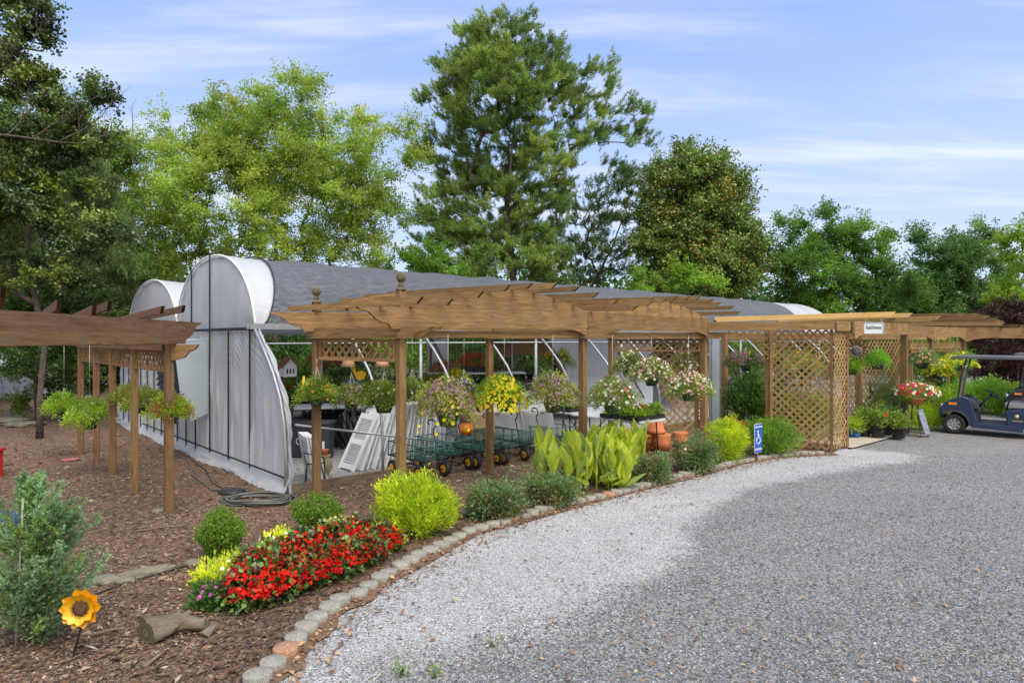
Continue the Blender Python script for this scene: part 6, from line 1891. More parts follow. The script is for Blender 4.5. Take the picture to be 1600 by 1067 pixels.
terra(1044, 580, 13.7, 0.1, 0.13, 1.33, 'small terracotta pot hung high on the far lattice')

# ================================================================== FURTHER INSIDE
def chair(loc, rz, lean, label):
    root = thing('folding_chair', loc, label, 'chair', 'black folding chairs leaning under the tables', rz)
    R = Matrix.Rotation(lean, 3, 'Y')
    def T(p): return R @ V(p)
    mb = MB()
    for y in (0, 0.42): mb.tube([T((0, y, 0)), T((0.02, y, 0.85))], 0.016, 6); mb.tube([T((0.03, y + 0.02, 0)), T((0.05, y + 0.02, 0.5))], 0.016, 6)
    mb.build('frame', BLACKP, root)
    mb = MB(); 
    for k in range(4): mb.board(T((0.04, 0.02, 0.25 + 0.09 * k)), T((0.04, 0.4, 0.25 + 0.09 * k)), 0.02, 0.06, up=T((0, 0, 1)), col=(1, 1, 1))
    mb.build('seat', BLACKP, root)
    mb = MB(); mb.board(T((0.01, 0.0, 0.75)), T((0.01, 0.42, 0.75)), 0.02, 0.1, up=T((0, 0, 1)), col=(1, 1, 1)); mb.build('backrest', BLACKP, root)
for i in range(7):
    p = P(463 + i * 9, 640, 13.4); p.z = 0.6
    chair(p, 0.2, math.radians(62 - 2 * i), ['leftmost', 'second', 'third', 'fourth', 'fifth', 'sixth', 'rightmost'][i] + ' black folding chair heaped on the bins behind the first post')
for i in range(5):
    p = P(535 + i * 11, 690, 13.0); p.z = 0.035
    chair(p, 0.1 + 0.1 * i, math.radians(-32 + 4 * i), ['leftmost', 'second', 'middle', 'fourth', 'rightmost'][i] + ' black folding chair standing behind the white shutter row')
mb = MB(); mb.box((0, 0, 0.29), (1.1, 0.6, 0.58)); o = mb.build('storage_crate', plain('dark_crate', (0.05, 0.05, 0.055), 0.8), None); o.location = P(490, 660, 13.5) * 1; o.location.z = 0.03
tag(o, 'low dark storage crate under the heaped black chairs', 'crate')
def birdhouse():
    c = P(450, 588, 12.0)
    root = thing('birdhouse', (c.x, c.y, c.z), 'white birdhouse with a brown gable roof hanging beside the plastic flap', 'birdhouse', None, 0.7)
    mb = MB(); mb.prism([(-0.12, 0), (0.12, 0), (0.12, 0.2), (0, 0.34), (-0.12, 0.2)], (0, 0, 0), (1, 0, 0), (0, 0, 1), (0, 1, 0), 0.24); mb.build('walls', WHITEP, root)
    mb = MB()
    for s in (-1, 1): mb.board((s * 0.165, 0, 0.165), (0.0, 0, 0.36), 0.32, 0.018, up=V((s * 0.7, 0, 0.7)))
    mb.build('roof', WOODP, root)
    mb = MB()
    for x in (-0.06, 0.0, 0.06): mb.box((x, -0.123, 0.1), (0.025, 0.006, 0.09), col=(1, 1, 1))
    mb.build('window', BLACK, root)
    mb = MB(); mb.tube([V((0, 0, 0.36)), V((0, 0, 2.4 - c.z))], 0.003, 4); mb.build('cord', WIRE, root)
birdhouse()
def clay_bell(px, label):
    c = P(px, 573, 11.6)
    root = thing('hanging_lampshade', c, label, 'lampshade', 'tan conical shades hanging in the greenhouse')
    mb = MB(); mb.lathe([(0.14, 0), (0.085, 0.13), (0.0, 0.13)], (0, 0, 0), 20); mb.build('shade', plain('tan_shade', (0.55, 0.3, 0.16), 0.8), root)
    mb = MB(); mb.tube([V((0, 0, 0.13)), V((0, 0, 2.4 - c.z))], 0.004, 4); mb.build('cord', BLACK, root)
clay_bell(544, 'tan conical hanging shade, left of the pair under the lattice valance')
clay_bell(597, 'tan conical hanging shade, right of the pair under the lattice valance')
def yard_art():
    c = P(556, 604, 12.4); c.z = 0.035
    root = thing('butterfly_stake', c, 'yellow metal butterfly ornament on a stake above a blue rim', 'garden ornament')
    mb = MB(); z = CAMH - 0.06 * 12.4
    ym = plain('yellow_enamel', (0.8, 0.42, 0.01), 0.4)
    mb.prism([(0, 0), (-0.12, 0.28), (-0.1, 0.33), (-0.05, 0.3), (0.01, 0.12), (0.1, 0.16), (0.2, 0.1), (0.16, 0.0), (0.06, -0.04)], (0, 0, z - 0.05), (1, 0, 0), (0, 0, 1), (0, 1, 0), 0.012); mb.build('wings', ym, root)
    mb = MB(); mb.tube([V((0, 0, 0)), V((0, 0, z))], 0.008, 5); mb.build('stake', DARKMET, root)
    mb = MB(); mb.lathe([(0.1, z - 0.2), (0.17, z - 0.1), (0.18, z - 0.1), (0.1, z - 0.21)], (-0.07, 0.02, 0), 20); mb.build('blue_bowl', plain('blue_glaze', (0.02, 0.08, 0.4), 0.3), root)
yard_art()
def old_door():
    a = V((-2.62, 20.4, 0)); b = V((-2.02, 20.6, 0)); d = (b - a).normalized(); n2 = V((-d.y, d.x, 0))
    root = thing('braced_door', a, 'old timber door frame with a pale braced door deep inside the greenhouse', 'door')
    mb = MB(); 
    for q in (a, b + d * 0.25): mb.board(q + ZUP * 0, q + ZUP * 2.35, 0.12, 0.12, up=n2)
    mb.board(a + ZUP * 2.4, b + d * 0.25 + ZUP * 2.4, 0.12, 0.1); mb.build('frame', OLDWOOD, root, a)
    mb = MB(); mb.prism([(0.08, 0.05), (0.62, 0.05), (0.62, 2.3), (0.08, 2.3)], a + n2 * 0.05, d, ZUP, n2, 0.02); mb.build('leaf', WHITEP, root, a)
    mb = MB(); mb.board(a + d * 0.1 + ZUP * 0.1 - n2 * 0.03, a + d * 0.6 + ZUP * 1.2 - n2 * 0.03, 0.03, 0.08, up=n2); mb.board(a + d * 0.1 + ZUP * 2.25 - n2 * 0.03, a + d * 0.6 + ZUP * 1.25 - n2 * 0.03, 0.03, 0.08, up=n2)
    mb.board(a + d * 0.08 + ZUP * 1.22 - n2 * 0.03, a + d * 0.62 + ZUP * 1.22 - n2 * 0.03, 0.03, 0.08); mb.build('brace', OLDWOOD, root, a)
old_door()
mb = MB(); mb.board((-1.75, 15.6, 0.05), (-1.75, 15.6, 1.35), 0.1, 0.1, col=(1, 1, 1)); mb.tube([V((-1.75, 15.6, 1.3)), V((-1.6, 15.55, 1.4)), V((-1.5, 15.5, 1.2))], 0.03, 6)
tag(mb.build('pump_post', plain('yellow_plastic', (0.8, 0.48, 0.01), 0.5), None, V((-1.75, 15.6, 0))), 'yellow plastic post pump far inside the greenhouse', 'pump')
def kiosk():
    c = V((0.55, 20.6, 0.0))
    root = thing('wooden_kiosk', c, 'brown wooden garden kiosk with a gable roof and scalloped trim inside the greenhouse', 'kiosk')
    for x in (-0.95, 0.95):
        for y in (-0.6, 0.6):
            mb = MB(); mb.board((x, y, 0), (x, y, 1.85), 0.14, 0.14, up=V((0, 1, 0))); mb.build('post', WOODP, root)
    mb = MB(); pts = [(-1.05, 2.0)]
    n = 24
    for k in range(n + 1):
        x = -1.0 + 2.0 * k / n; pts.append((x, 1.55 + 0.28 * math.cos(x * 1.4) - 0.04 * abs(math.sin(x * 9))))
    pts.append((1.05, 2.0)); pts.append((0, 2.5))
    mb.prism(pts, (0, -0.68, 0), (1, 0, 0), (0, 0, 1), (0, 1, 0), 0.03); mb.build('scalloped_gable', WOOD, root)
    for s in (-1, 1):
        mb = MB(); mb.board((s * 1.6, -0.0, 1.72), (0, -0.0, 2.62), 1.7, 0.05, up=V((s * 0.5, 0, 0.86))); mb.build('roof', OLDWOOD, root)
    mb = MB(); mb.box((0, 0.1, 0.4), (1.7, 0.9, 0.8), col=(1, 1, 1)); mb.build('counter', plain('grey_counter', (0.3, 0.28, 0.27), 0.8), root)
kiosk()
def corrugated():
    a = V((0.85, 17.0, 0)); b = V((4.3, 19.6, 0)); d = (b - a); L = d.length; d.normalize(); n2 = V((-d.y, d.x, 0))
    root = thing('corrugated_wall', a, 'white corrugated plastic wall with a slanting edge inside the greenhouse', 'wall')
    mb = MB(); nx = 180; vs, fs = [], []
    for i in range(nx + 1):
        x = L * i / nx; w = 0.018 * math.sin(x * 55)
        zb = max(0.25, 2.4 - (x) * 1.75)
        for z in (max(0.05, min(zb, 2.4)), 2.42): vs.append(a + d * x + n2 * w + ZUP * z)
    for i in range(nx): fs.append((i * 2, (i + 1) * 2, (i + 1) * 2 + 1, i * 2 + 1))
    mb.add(vs, fs, smooth=True); mb.build('sheet', plain('white_sheet', (0.6, 0.64, 0.7), 0.55, 0, 0.06), root, a)
    mb = MB(); q = a - n2 * 0.05
    mb.board(q + ZUP * 2.4, q + d * 1.25 + ZUP * 0.22, 0.06, 0.1); mb.build('edge_board', OLDWOOD, root, a)
    mb = MB(); mb.board(q + d * L * 0.55 + ZUP * 2.4, q + d * L * 0.9 + ZUP * 0.5, 0.02, 0.03, col=(0.1, 0.1, 0.1)); mb.build('tie_line', OLDWOOD, root, a)
corrugated()
def grey_door():
    a = V((5.15, 16.7, 0)); d = U
    root = thing('grey_door', a, 'grey panel door standing open behind the far big pergola post', 'door')
    mb = MB(); mb.prism([(0, 0.05), (0.55, 0.05), (0.55, 2.3), (0, 2.3)], a, d, ZUP, N, 0.04); mb.build('leaf', plain('grey_panel', (0.3, 0.34, 0.37), 0.5, 0, 0.06), root, a)
    mb = MB()
    for x in (0.05, 0.5): mb.board(a + d * x + ZUP * 0.06 - N * 0.03, a + d * x + ZUP * 2.28 - N * 0.03, 0.05, 0.03, up=d, col=(1, 1, 1))
    mb.build('stile', plain('grey_stile', (0.24, 0.27, 0.3), 0.5), root, a)
grey_door()
# planting behind the arch and inside the entrance
def g0(px, d): p = P(px, 600, d); p.z = 0.04; return p
shrub('climbing_vine', g0(1170, 15.0), (0.55, 0.4, 0.75), 300, 26, 0.08, (0.07, 0.035), [(0.03, 0.07, 0.02), (0.06, 0.12, 0.03), (0.09, 0.16, 0.035)], 'tall dark vine filling the quarter arch of lattice', 'vine', shell=0.2, cvar=0.35)
shrub('marigold_bed_plant', g0(1168, 14.3), (0.55, 0.3, 0.17), 90, 14, 0.05, (0.05, 0.02), GRN, 'low flowering plants behind the clipped golden shrub', 'flower plant', shell=0.3)
f = LM(); n = 90; cc = np.array(g0(1168, 14.3)); pp = cc + np.stack([RNG.uniform(-0.55, 0.55, n), RNG.uniform(-0.3, 0.3, n), RNG.uniform(0.3, 0.42, n)], 1)
f.flower(pp, unit(rvec(n) + np.array([0, -1, 1])), 0.035, palette(n, [(0.75, 0.3, 0.01), (0.8, 0.55, 0.02), (0.6, 0.12, 0.01)], 0.15)); f.build('blossoms', PETAL, bpy.data.objects['marigold_bed_plant'], cc)
shrub('leafy_plant', g0(1262, 14.6), (0.8, 0.5, 0.55), 300, 22, 0.08, (0.07, 0.03), GRN, 'leafy green display plants behind the boxed lattice panel', 'plant', shell=0.2, cvar=0.35)
shrub('leafy_plant', g0(1215, 15.2), (0.6, 0.5, 0.7), 200, 22, 0.08, (0.07, 0.03), [(0.09, 0.14, 0.03), (0.05, 0.09, 0.025)], 'taller olive display plants left behind the boxed lattice panel', 'plant', shell=0.2, cvar=0.35)
for i, (px, py, d, r, h, lab, cols, fr, fl) in enumerate((
    (1351, 684, 14.7, 0.14, 0.25, 'black nursery pot with a bushy plant, leftmost of the entrance pots', GRN, (0.22, 0.2), []),
    (1372, 687, 14.5, 0.16, 0.26, 'black nursery pot with a bushy plant and red flowers, second at the entrance', GRN, (0.26, 0.22), [((0.6, 0.02, 0.02), 2, 0.05)]),
    (1389, 680, 14.9, 0.16, 0.33, 'taller black nursery pot behind the other entrance pots', [(0.06, 0.12, 0.04), (0.09, 0.16, 0.05)], (0.2, 0.2), [((0.6, 0.02, 0.02), 1, 0.06)]),
    (1404, 689, 14.4, 0.15, 0.24, 'black nursery pot with a small round plant, rightmost of the entrance pots', GRN, (0.17, 0.16), []),
    (1362, 680, 15.2, 0.14, 0.22, 'black nursery pot in the back row with bronze paddle leaves', [(0.14, 0.15, 0.03), (0.09, 0.07, 0.03)], (0.25, 0.4), []))):
    c = P(px, py, d); c.z = 0.046
    potted(c, r, h, lab, fr, cols, fl=fl, group='plants in black pots at the entrance', leaf=(0.2, 0.1) if i == 4 else (0.06, 0.032), M=14 if i == 4 else 70, M_per=3 if i == 4 else 14)
c = P(1334, 680, 14.6); c.z = 0.046
potted(c, 0.15, 0.2, 'yellow-green plant in a blue banded pot just inside the entrance', (0.16, 0.1), [(0.4, 0.42, 0.04), (0.2, 0.3, 0.04)], pot=plain('blue_pot', (0.01, 0.11, 0.42), 0.35), group='plants in black pots at the entrance', leaf=(0.1, 0.02))
# conifer behind pots
shrub('small_conifer', P(1386, 640, 15.3) * 1 - V((0, 0, P(1386, 640, 15.3).z - 0.05)), (0.42, 0.42, 0.72), 420, 26, 0.05, (0.05, 0.007), [(0.035, 0.085, 0.04), (0.06, 0.13, 0.05)], 'dark green conical conifer between the two lattice walls of the entrance', 'conifer', shell=0.1, outward=0.9)
shrub('golden_shrub', P(1462, 640, 17.0) - V((0, 0, P(1462, 640, 17.0).z)), (0.7, 0.5, 0.5), 380, 26, 0.06, (0.06, 0.02), [(0.25, 0.34, 0.03), (0.16, 0.26, 0.03)], 'yellow-green shrub between the flower stand and the golf cart', shell=0.3)
shrub('golden_shrub', P(1445, 660, 15.9) - V((0, 0, P(1445, 660, 15.9).z)), (0.42, 0.3, 0.32), 240, 26, 0.06, (0.05, 0.015), [(0.3, 0.4, 0.03), (0.2, 0.3, 0.03)], 'low lime shrub right behind the flower stand', shell=0.3)
shrub('hedge_shrub', P(1535, 600, 19.5) - V((0, 0, P(1535, 600, 19.5).z)), (1.3, 0.6, 0.5), 420, 24, 0.08, (0.08, 0.04), [(0.12, 0.24, 0.03), (0.18, 0.3, 0.04)], 'light green low shrub seen through the golf cart windscreen', shell=0.3)
shrub('hedge_shrub', P(1610, 600, 20.5) - V((0, 0, P(1610, 600, 20.5).z)), (1.2, 0.6, 0.42), 300, 24, 0.08, (0.08, 0.04), [(0.12, 0.2, 0.03), (0.2, 0.1, 0.05)], 'low olive and reddish shrub at the right edge behind the golf cart', shell=0.3)

# flower stand made of a rustic driftwood frame with a painted board
def stand():
    c = P(1430, 672, 15.0); c.z = 0.03
    root = thing('flower_stand', c, 'rustic leaning stand with a painted board at the entrance corner', 'stand')
    mb = MB()
    for a in (0, 1.6, 3.2, 4.6): mb.tube([V((0.26 * math.cos(a), 0.26 * math.sin(a), 0)), V((0.1 * math.cos(a + 0.4), 0.1 * math.sin(a + 0.4), 0.4)), V((0.08 * math.cos(a), 0.08 * math.sin(a), 0.72))], [0.022, 0.016, 0.014], 6)
    mb.tube([V((0.28 * math.cos(k * 0.4), 0.28 * math.sin(k * 0.4), 0.03)) for k in range(17)], 0.02, 5)
    mb.build('twig_legs', LOGW, root)
    mb = MB(); mb.board((0.12, -0.27, 0.04), (-0.02, -0.2, 0.62), 0.13, 0.02, up=V((0, -1, 0.2)), col=(1, 1, 1)); mb.build('painted_board', plain('painted_board', (0.26, 0.31, 0.38), 0.6, 0, 0.5, 16), root)
    root2 = thing('petunia_bowl', (c.x, c.y, c.z + 0.7), 'big bowl of red, white and orange petunias standing on the rustic stand', 'potted flowers')
    pot_mesh(0.2, 0.16, TERRA, root2)
    lm = LM(); out = bush_np((0, 0, 0), (0.5, 0.45, 0.24), 150, 20, 0.04, (0.045, 0.02), GRN, shell=0.3, zmin=-1); out[0][:, 2] += 0.06; lm.kite(*out[:6]); lm.build('foliage', LEAF, root2)
    f = LM(); n = 150; u = rvec(n); u[:, 2] = np.abs(u[:, 2]) * 0.9 - 0.15; p = u * np.array([0.52, 0.47, 0.27]) + np.array([0, 0, 0.3])
    colr = np.where((p[:, 0] < -0.0)[:, None], palette(n, [(0.6, 0.01, 0.06), (0.5, 0.02, 0.14), (0.8, 0.75, 0.75)], 0.15, [0.55, 0.2, 0.25]), palette(n, [(0.8, 0.8, 0.76), (0.65, 0.02, 0.08), (0.8, 0.35, 0.05)], 0.1, [0.6, 0.28, 0.12]))
    f.flower(p, unit(u + np.array([0, -0.5, 0.1])), RNG.uniform(0.03, 0.045, n), colr); f.build('blossoms', PETAL, root2)
stand()
def sun_face():
    c = P(1338, 548, 13.9)
    root = thing('sun_ornament', c, 'dark metal sun ornament with a round face and wavy rays at the entrance', 'wall ornament')
    nd = (V((0, 0, CAMH)) - c).normalized(); ex = ZUP.cross(nd).normalized(); ey = nd.cross(ex)
    mb = MB(); mb.lathe([(0.11, -0.01), (0.11, 0.01), (0.09, 0.022), (0.06, 0.034), (0, 0.038)], (0, 0, 0), 28, axis=nd)
    mb.tube([ex * 0.02 * s + ey * z + nd * 0.06 for s, z in ((0, 0.05), (0.5, 0.0), (0, -0.02))], 0.008, 5)
    for s in (-1, 1): mb.tube([ex * (s * 0.045 + 0.02 * math.cos(a)) + ey * (0.03 + 0.01 * math.sin(a)) + nd * 0.052 for a in (0, 1.2, 2.4, 3.6, 5, 6.28)], 0.005, 4)
    mb.build('face', plain('pewter', (0.2, 0.19, 0.18), 0.45, 0.7, 0.3, 20), root)
    mb = MB()
    for k in range(16):
        a = k * math.pi / 8; d = ex * math.cos(a) + ey * math.sin(a); q = nd.cross(d); L = 0.3 if k % 2 else 0.24
        mb.tube([d * 0.13, d * (0.13 + (L - 0.13) * 0.4) + q * 0.02, d * (0.13 + (L - 0.13) * 0.75) - q * 0.012, d * L], [0.02, 0.016, 0.01, 0.002], 5)
    mb.build('rays', plain('bronze', (0.1, 0.055, 0.03), 0.5, 0.5), root)
    mb = MB(); mb.tube([V((0, 0, 0.3)), V((0, 0, 2.44 - c.z))], 0.003, 4); mb.build('cord', WIRE, root)
sun_face()
# ================================================================== SIGNS
def text_part(body, size, loc, ex, ez, mat, parent, name='lettering', ext=0.002, spacing=1.0, align='CENTER', shear=0):
    cu = bpy.data.curves.new(name, 'FONT'); cu.body = body; cu.size = size; cu.align_x = align; cu.align_y = 'CENTER'; cu.extrude = ext; cu.space_character = spacing; cu.shear = shear
    cu.materials.append(mat)
    t_ = bpy.data.objects.new(name, cu); COL.objects.link(t_)
    dg = bpy.context.evaluated_depsgraph_get(); me = bpy.data.meshes.new_from_object(t_.evaluated_get(dg))
    bpy.data.objects.remove(t_); o = bpy.data.objects.new(name, me); COL.objects.link(o)
    ex, ez = V(ex), V(ez); n = ex.cross(ez)
    m = Matrix((ex, ez, n)).transposed().to_4x4(); m.translation = V(loc)
    o.parent = parent; o.matrix_local = m
    return o
SIGNW = plain('sign_white', (0.8, 0.8, 0.8), 0.4, 0, 0.03, bd=0)
SIGNB = plain('sign_blue', (0.012, 0.1, 0.48), 0.4, 0, 0.06, bd=0)
def parking_sign():
    c = G(1182, 721)
    root = thing('parking_sign', c, 'blue and white handicapped parking sign on a short post at the bed edge', 'sign')
    ex = V((0.78, 0.62, 0)).normalized(); nrm = V((ex.y, -ex.x, 0))
    mb = MB(); mb.board((0, 0, -0.05), (0, 0, 0.3), 0.05, 0.05, up=ex); mb.build('post', OLDWOOD, root)
    k = 1.18; w, h = 0.215 * k, 0.455 * k; zc = 0.17 + h / 2
    def rr(w, h, r):
        pts = []
        for (sx, sy, a0) in ((1, -1, -90), (1, 1, 0), (-1, 1, 90), (-1, -1, 180)):
            for q in range(5):
                a = math.radians(a0 + q * 22.5); pts.append((sx * (w / 2 - r) + r * math.cos(a), sy * (h / 2 - r) + r * math.sin(a)))
        return pts
    mb = MB(); mb.prism(rr(w, h, 0.02), nrm * 0.035 + ZUP * zc, ex, ZUP, nrm, 0.006); pl = mb.build('plate', SIGNW, root)
    mb = MB(); mb.prism(rr(w - 0.014, h - 0.014, 0.016), nrm * 0.0395 + ZUP * zc, ex, ZUP, nrm, 0.005); mb.build('blue_face', SIGNB, pl)
    o = nrm * 0.044
    text_part('HANDICAPPED', 0.036 * k, o + ZUP * (zc + h * 0.39), ex, ZUP, SIGNW, pl, spacing=0.86)
    text_part('PARKING', 0.05 * k, o + ZUP * (zc - h * 0.38), ex, ZUP, SIGNW, pl, spacing=0.95)
    mb = MB()
    def at(x, z): return o + ex * (x * k) + ZUP * (zc + z * k)
    mb.lathe([(0.0, 0), (0.017 * k, 0), (0.017 * k, 0.003), (0, 0.003)], at(-0.022, 0.105), 14, axis=nrm)
    mb.tube([at(-0.02, 0.08), at(-0.014, 0.012), at(0.03, 0.008), at(0.048, -0.05), at(0.065, -0.045)], 0.0085 * k, 6)
    mb.tube([at(-0.018, 0.045), at(0.026, 0.042)], 0.0065 * k, 6)
    mb.tube([at(-0.012 + 0.052 * math.cos(math.radians(a)), -0.035 + 0.052 * math.sin(math.radians(a))) for a in range(115, 350, 15)], 0.0065 * k, 6)
    mb.build('wheelchair_symbol', SIGNW, pl)
parking_sign()
def entrance_sign():
    c = P(1365, 512.5, 13.45)
    root = thing('entrance_sign', c, 'small white framed sign reading Retail Entrance over the doorway', 'sign')
    ex = V((0.93, -0.36, 0)).normalized(); nrm = V((ex.y, -ex.x, 0))
    w, h = 0.36, 0.23
    mb = MB(); mb.prism([(-w / 2, -h / 2), (w / 2, -h / 2), (w / 2, h / 2), (-w / 2, h / 2)], (0, 0, 0), ex, ZUP, nrm, 0.02); pl = mb.build('board', SIGNW, root)
    mb = MB()
    for (a, b) in (((-w / 2, -h / 2), (w / 2, -h / 2)), ((-w / 2, h / 2), (w / 2, h / 2))): mb.board(ex * a[0] + ZUP * a[1] + nrm * 0.012, ex * b[0] + ZUP * b[1] + nrm * 0.012, 0.02, 0.016, col=(1, 1, 1))
    for x in (-w / 2, w / 2): mb.board(ex * x - ZUP * h / 2 + nrm * 0.012, ex * x + ZUP * h / 2 + nrm * 0.012, 0.016, 0.02, up=nrm, col=(1, 1, 1))
    mb.build('frame', plain('blue_grey_frame', (0.4, 0.5, 0.55), 0.5, 0, 0.1), root)
    text_part('Retail Entrance', 0.049, nrm * 0.0125 + ZUP * 0.012, ex, ZUP * 2.1, plain('dark_letters', (0.03, 0.08, 0.12), 0.5, bd=0), pl, spacing=0.95)
    mb = MB()
    for s in (-1, 1): mb.tube([ex * (s * w * 0.4) + ZUP * h / 2, ex * (s * w * 0.4) + ZUP * (h / 2 + 0.07)], 0.004, 4)
    mb.build('hanger', WIRE, root)
entrance_sign()

# ================================================================== GOLF CART
def golf_cart(loc, rz, label, name='golf_cart', group='golf carts', paint=(0.01, 0.026, 0.08)):
    root = thing(name, loc, label, 'golf cart', group, rz)
    PAINT = plain('cart_paint', paint, 0.3, 0, 0.12, 3, 40, 0, coat=0.6)
    TRIM = plain('cart_trim', (0.05, 0.052, 0.06), 0.5, 0, 0.2)
    SEAT = plain('cart_seat', (0.3, 0.3, 0.3), 0.6, 0, 0.1)
    W = 1.1          # x forward, origin under the front axle
    X, Y_, Z = V((1, 0, 0)), V((0, 1, 0)), V((0, 0, 1))
    # front cowl with wheel arch
    arch_ = [(0.30 * math.cos(math.radians(a)), 0.24 + 0.30 * math.sin(math.radians(a))) for a in range(0, 181, 15)]
    prof = [(x, z) for x, z in arch_ if x < 0.2 and z >= 0.24] + [(-0.32, 0.24), (-0.42, 0.2), (-0.46, 0.28), (-0.38, 0.62), (-0.3, 0.86), (-0.18, 0.9), (0.0, 0.84), (0.16, 0.76), (0.27, 0.64), (0.3, 0.52), (0.24, 0.45)]
    mb = MB(); mb.prism(prof, (0, 0, 0), X, Z, Y_, W * 0.96); mb.build('front_cowl', PAINT, root, bevel=0.03, seg=3)
    mb = MB(); mb.prism([(0.34 * math.cos(math.radians(a)), 0.24 + 0.34 * math.sin(math.radians(a))) for a in range(45, 186, 10)] + [(0.29 * math.cos(math.radians(a)), 0.24 + 0.29 * math.sin(math.radians(a))) for a in range(185, 44, -10)], (0, 0, 0), X, Z, Y_, W * 1.0); mb.build('wheel_arch_trim', TRIM, root)
    mb = MB(); mb.box((0.27, 0, 0.4), (0.08, W * 0.5, 0.12)); mb.build('bumper', TRIM, root, bevel=0.03)
    for s in (-1, 1):
        mb = MB(); mb.lathe([(0.0, 0), (0.06, 0), (0.055, 0.03), (0, 0.035)], (0.25, s * 0.36, 0.64), 14, axis=V((1, 0, 0.3))); mb.build('headlight', plain('lamp_lens', (0.7, 0.72, 0.72), 0.15), root)
        mb = MB(); mb.box((0.02, s * W * 0.485, 0.72), (0.16, 0.03, 0.06)); mb.build('turn_signal', plain('amber_lens', (0.8, 0.25, 0.02), 0.3), root, bevel=0.008)
    # floor, sill
    mb = MB(); mb.prism([(-0.38, 0.2), (-1.15, 0.2), (-1.15, 0.27), (-0.38, 0.27)], (0, 0, 0), X, Z, Y_, W * 0.98); mb.build('floor_pan', TRIM, root, bevel=0.01)
    mb = MB()
    for s in (-1, 1): mb.prism([(-0.34, 0.19), (-1.3, 0.15), (-1.3, 0.24), (-1.1, 0.29), (-0.36, 0.29)], (0, s * W * 0.5, 0), X, Z, Y_, 0.05)
    mb.build('sill', PAINT, root, bevel=0.01)
    mb = MB(); mb.prism([(-0.32, 0.84), (-0.2, 0.89), (-0.36, 0.62), (-0.5, 0.6), (-0.46, 0.72)], (0, 0, 0), X, Z, Y_, W * 0.86); mb.build('dashboard', TRIM, root, bevel=0.015)
    # seat pod
    mb = MB(); mb.prism([(-1.0, 0.27), (-0.98, 0.6), (-1.08, 0.66), (-2.15, 0.68), (-2.3, 0.62), (-2.32, 0.3), (-2.0, 0.28), (-1.95, 0.45), (-1.7, 0.55), (-1.4, 0.45), (-1.34, 0.22)], (0, 0, 0), X, Z, Y_, W * 0.94); mb.build('rear_body', PAINT, root, bevel=0.03, seg=3)
    mb = MB(); mb.box((-1.22, 0, 0.73), (0.5, W * 0.88, 0.12)); mb.build('seat', SEAT, root, bevel=0.04, seg=3)
    mb = MB(); mb.prism([(-1.45, 0.76), (-1.58, 1.15), (-1.66, 1.14), (-1.55, 0.74)], (0, 0, 0), X, Z, Y_, W * 0.86); mb.build('backrest', SEAT, root, bevel=0.03, seg=3)
    for s in (-1, 1):
        mb = MB(); mb.tube([V((-1.0, s * 0.5, 0.68)), V((-1.04, s * 0.53, 0.84)), V((-1.12, s * 0.53, 0.9)), V((-1.5, s * 0.53, 0.92)), V((-1.56, s * 0.5, 0.8))], 0.018, 8); mb.build('armrest', BLACKP, root)
    mb = MB(); mb.lathe([(0, 0), (0.045, 0), (0.045, 0.004), (0, 0.004)], (-1.18, W * 0.475, 0.5), 18, axis=(0, 1, 0)); mb.box((-1.2, W * 0.474, 0.4), (0.2, 0.006, 0.02), col=(1, 1, 1)); mb.build('badge', plain('gold_badge', (0.5, 0.38, 0.15), 0.4, 0.4), root)
    # roof and struts
    mb = MB(); mb.prism([(0.08, 1.80), (0.0, 1.77), (-0.06, 1.79), (-2.1, 1.79), (-2.16, 1.77), (-2.2, 1.81), (-2.1, 1.86), (-0.1, 1.875), (0.02, 1.855)], (0, 0, 0), X, Z, Y_, 1.16); mb.build('roof', plain('cart_roof', (0.12, 0.125, 0.135), 0.35, 0, 0.05), root, bevel=0.02, seg=3)
    for s in (-1, 1):
        mb = MB(); y = s * 0.5
        mb.tube([V((0.0 - 0.16, y, 0.5)), V((0.08 - 0.16, y, 0.84)), V((-0.13, y * 0.98, 1.3)), V((-0.24, y * 0.96, 1.78))], 0.02, 8); mb.build('front_strut', BLACKP, root)
        mb = MB(); mb.tube([V((-1.6, y, 0.66)), V((-1.75, y * 0.97, 1.2)), V((-1.82, y * 0.96, 1.78))], 0.02, 8); mb.build('rear_strut', BLACKP, root)
    g, nt, nn, ll, bb = nodes_of('windscreen')
    bb.inputs['Base Color'].default_value = (0.75, 0.8, 0.8, 1); bb.inputs['Roughness'].default_value = 0.04
    bb.inputs['Alpha'].default_value = 0.28
    mb = MB(); mb.board((-0.1, 0, 0.86), (-0.23, 0, 1.76), 0.93, 0.006, up=V((1, 0, 0.15)), col=(1, 1, 1)); ws = mb.build('windscreen', g, root)
    mb = MB(); mb.tube([V((-0.165, -0.46, 1.32)), V((-0.165, 0.46, 1.32))], 0.012, 6); mb.build('hinge_bar', BLACKP, ws)
    # steering
    hub = V((-0.72, 0.24, 0.98)); ax = V((-0.62, 0, 0.78)).normalized(); e1 = V((0, 1, 0)); e2 = ax.cross(e1)
    mb = MB(); mb.tube([hub + (e1 * math.cos(a * 0.349) + e2 * math.sin(a * 0.349)) * 0.17 for a in range(19)], 0.016, 8)
    for a in (0.4, 2.7, 4.7): mb.tube([hub - ax * 0.02, hub + (e1 * math.cos(a) + e2 * math.sin(a)) * 0.165], 0.012, 6)
    mb.lathe([(0.05, -0.03), (0.05, 0.0), (0, 0.01)], hub, 14, axis=ax); st = mb.build('steering_wheel', BLACKP, root)
    mb = MB(); mb.tube([hub, V((-0.4, 0.24, 0.58))], 0.028, 8); mb.build('steering_column', BLACKP, root)
